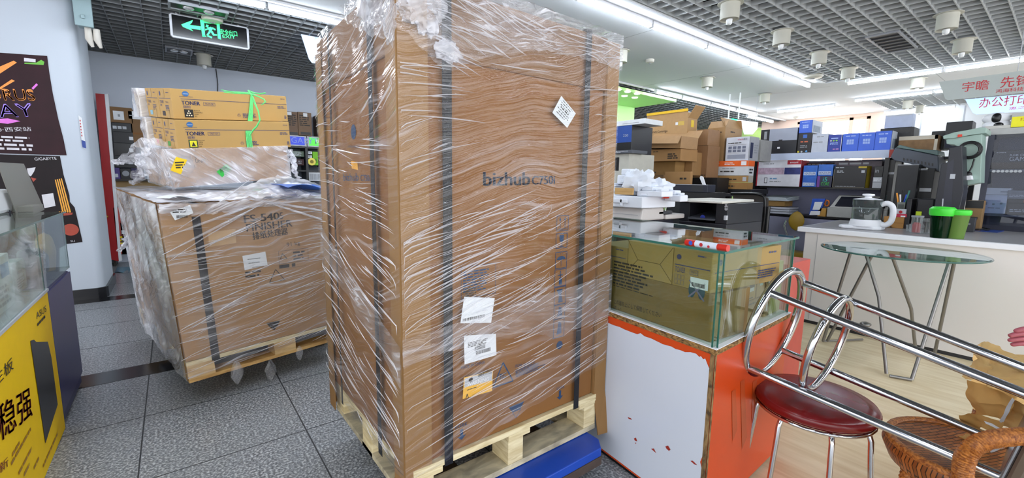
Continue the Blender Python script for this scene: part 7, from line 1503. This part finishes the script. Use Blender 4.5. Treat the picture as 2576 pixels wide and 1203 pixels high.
def foam(x0, x1, yt, yb2, off, dep, label, tilt=0, seed=1, name='foam_block'):
    T = thing(name, label, 'foam', f.p(U((x0+x1)/2), off+dep/2, Vv(yb2)+.001), 'loose foam blocks on the tray'); g = Fr(f.p(U(x0), off, Vv(yb2)+.001), f.x, f.y).rot(0, tilt, 0); w_ = U(x1)-U(x0); h_ = Vv(yt)-Vv(yb2)
    b = MB(); b.box(g, 0, 0, 0, w_, dep, h_*.6); b.box(g, w_*.15, .01, h_*.6, w_*.6, dep-.01, h_); b.box(g, w_*.72, .01, h_*.6, w_*.95, dep-.03, h_*.8); b.build('block', FOAM, T, bev=.008)
    b = MB(); b.box(g, w_*.2, -.006, h_*.1, w_*.45, 0, h_*.35); b.build('rib', FOAM, T, bev=.003)
    return T
foam(1518, 1540, 462, 486, .02, .2, 'white foam end piece at the left on the tray')
foam(1531, 1580, 424, 465, .08, .14, 'tall stepped foam block at the back left of the tray')
foam(1592, 1655, 470, 494, .03, .14, 'low foam block in front on the tray beside the cardboard piece')
foam(1628, 1668, 478, 506, .2, .1, 'small square-holed foam piece at the right of the tray')
foam(1531, 1590, 462, 492, .1, .2, 'wide foam block under the tall stepped one')
fd = PB(1546, 469, 1592, 486, X0-.01, None, .04); fd[0].o.z = zf2+.006; item('cardboard_piece', 'tan cardboard piece standing among the foam on the tray', 'cardboard', (fd[0], fd[1], .015, fd[3]), M('c79f64'), [('r', M('b08c54'), 0,.45,1,.48)])
def blob(px_, py_, D, r_, sq, label, seed):
    c = at(px_, py_, D); b = MB()
    def fn(s, t_):
        a = 6.28319*s; cc_ = math.pi*t_; q = V((math.cos(a)*math.sin(cc_)*sq[0], math.sin(a)*math.sin(cc_)*sq[1], -math.cos(cc_)*sq[2])); return c + q*(r_*(1+.5*noise.noise(q*2+V((seed,0,0)))+.2*noise.noise(q*6+V((0,seed,0)))))
    b.grid(fn, 24, 16); tag(b.build('foam_sheet', FOAM, smooth=35), label, 'foam', 'crumpled foam sheets')
blob(1610, 457, 3.2, .1, (1.1,1.1,.8), 'crumpled white foam sheet in the middle of the packaging', 2); blob(1650, 472, 3.25, .1, (1.2,1.2,.6), 'curved white foam sheet at the right of the packaging', 7); blob(1672, 490, 3.3, .08, (1,1.2,.5), 'drooping end of foam sheet over the right edge of the tray', 12)
b = MB(); a = [at(1664,499,3.12), at(1686,499,3.12), at(1688,492,3.14), at(1692,482,3.15), at(1686,483,3.15), at(1678,493,3.13)]; b.add(a+[q+FW*.02 for q in a], [list(range(6)), list(range(11,5,-1))]+[(i,i+6,(i+1)%6+6,(i+1)%6) for i in range(6)]); tag(b.build('red_clip', M('d8402c', .4)), 'orange red plastic clip lying on the foam packaging', 'clip')
# computer corner at far left of this area
X0 = 3.6; f = Fr((X0, 0, 0), (0,-1,0), (1,0,0))
T = thing('printer_stack', 'grey cabinet behind the foam packaging, seen at the right edge of the tall carton', 'cabinet', (X0+.2, 3.0, 0))
b = MB(); b.box(f, f.hit(1480,440)[0], 0, 0, f.hit(1581,440)[0], .42, f.hit(1550,388)[1]); b.build('body', M('bdbbb0', .5), T, bev=.005)
b = MB(); a, c = f.hit(1524,430), f.hit(1558,396); b.box(f, a[0], -.004, a[1], c[0], 0, c[1]); b.build('dark_front', BLK, T)
zk = f.hit(1550,388)[1]; fd = PB(1500, 376, 1590, 386, X0-.05, None, .3, zk+.001); item('keyboard', 'grey keyboard-like device on the grey cabinet below the blue machine', 'keyboard', (fd[0], fd[1], .25, .03), M('50545c', .4), [('l', LGREY, .05,.2,.95,.8,2)])
fd = PB(1490, 320, 1589, 366, X0+.1, None, .35, zk+.001); item('blue_machine', 'blue fronted copier top beside the right edge of the tall carton', 'copier', (fd[0], fd[1], .35, fd[3]), BLK, [('r', M('1c4490', .35, var=.1), 0,.42,1,1), ('t', LGREY, '220', .8,.62,.08,.12)])
zk2 = fd[0].o.z+fd[3]+.002; item('white_feeder', 'white feeder lying on top of the blue fronted copier', 'feeder', (Fr((X0+.1, fd[0].o.y, zk2), (0,-1,0), (1,0,0)), fd[1]+.15, .3, .05), M('d8dce0', .4), [('r', GREY, .6,.3,.9,.4)])
# red double cabinet seen through the glass case
fd = PB(1905, 602, 2004, 800, 2.75, None, .3, 0.002); item('red_cabinet', 'red two-door cabinet seen through the right side of the glass case', 'cabinet', (fd[0], fd[1]-.05, .35, .84), M('b84c40', .45), [('r', M('7c2c24'), .495,0,.505,1), ('d', STEEL, .42,.88,.015)])
# hanging signs, right and middle
SF = lambda X: Fr((X, 0, 0), (0,-1,0), (1,0,0))
SG = M('b3bab6', .4, var=.03)
hangsign(SF(7.2), [(2362,206),(2378,250),(2386,252),(2620,228),(2700,215),(2700,160),(2440,196)], 'pale grey hanging sign with red characters at the upper right', SG, [('宇瞻', (2419,232), (2486,225), 24), ('先锋', (2515,222), (2592,214), 27), ('鸿海科技 BE', (2504,235), (2600,226), 10)], [(2560,178)], M('c4202c', .5))
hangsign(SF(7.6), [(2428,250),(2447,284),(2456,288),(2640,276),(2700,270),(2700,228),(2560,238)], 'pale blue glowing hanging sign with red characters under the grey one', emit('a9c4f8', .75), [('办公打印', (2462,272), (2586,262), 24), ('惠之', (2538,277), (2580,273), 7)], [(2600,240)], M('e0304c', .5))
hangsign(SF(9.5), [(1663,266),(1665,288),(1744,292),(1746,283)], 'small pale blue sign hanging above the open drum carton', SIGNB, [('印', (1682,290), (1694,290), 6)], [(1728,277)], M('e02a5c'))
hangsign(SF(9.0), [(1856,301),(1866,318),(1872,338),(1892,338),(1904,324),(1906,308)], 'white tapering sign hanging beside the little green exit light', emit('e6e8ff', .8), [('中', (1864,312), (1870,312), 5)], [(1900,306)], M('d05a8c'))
f = SF(8.6); T = thing('exit_light', 'little glowing green exit light hanging far above the carton piles', 'exit sign', at(1850, 308, 8.3))
b = MB(); b.prism(f, [f.hit(*q) for q in ((1830,311),(1830,304),(1840,303),(1840,298),(1853,300),(1853,305),(1862,308),(1860,313),(1842,313))][::-1], 0, .05); b.build('green_face', emit('30e890', 1.4), T)
b = MB(); b.prism(f, [f.hit(*q) for q in ((1820,308),(1822,296),(1860,303),(1860,306),(1829,301),(1828,308))][::-1], .01, .06); b.build('white_frame', WHITE, T)
for px_ in (1831, 1856): u, v = f.hit(px_, 299); b = MB(); a = f.p(u, .02, v); b.rod(a, V((a.x, a.y, CEIL)), .012); b.build('hanging_rod', WHITE, T)
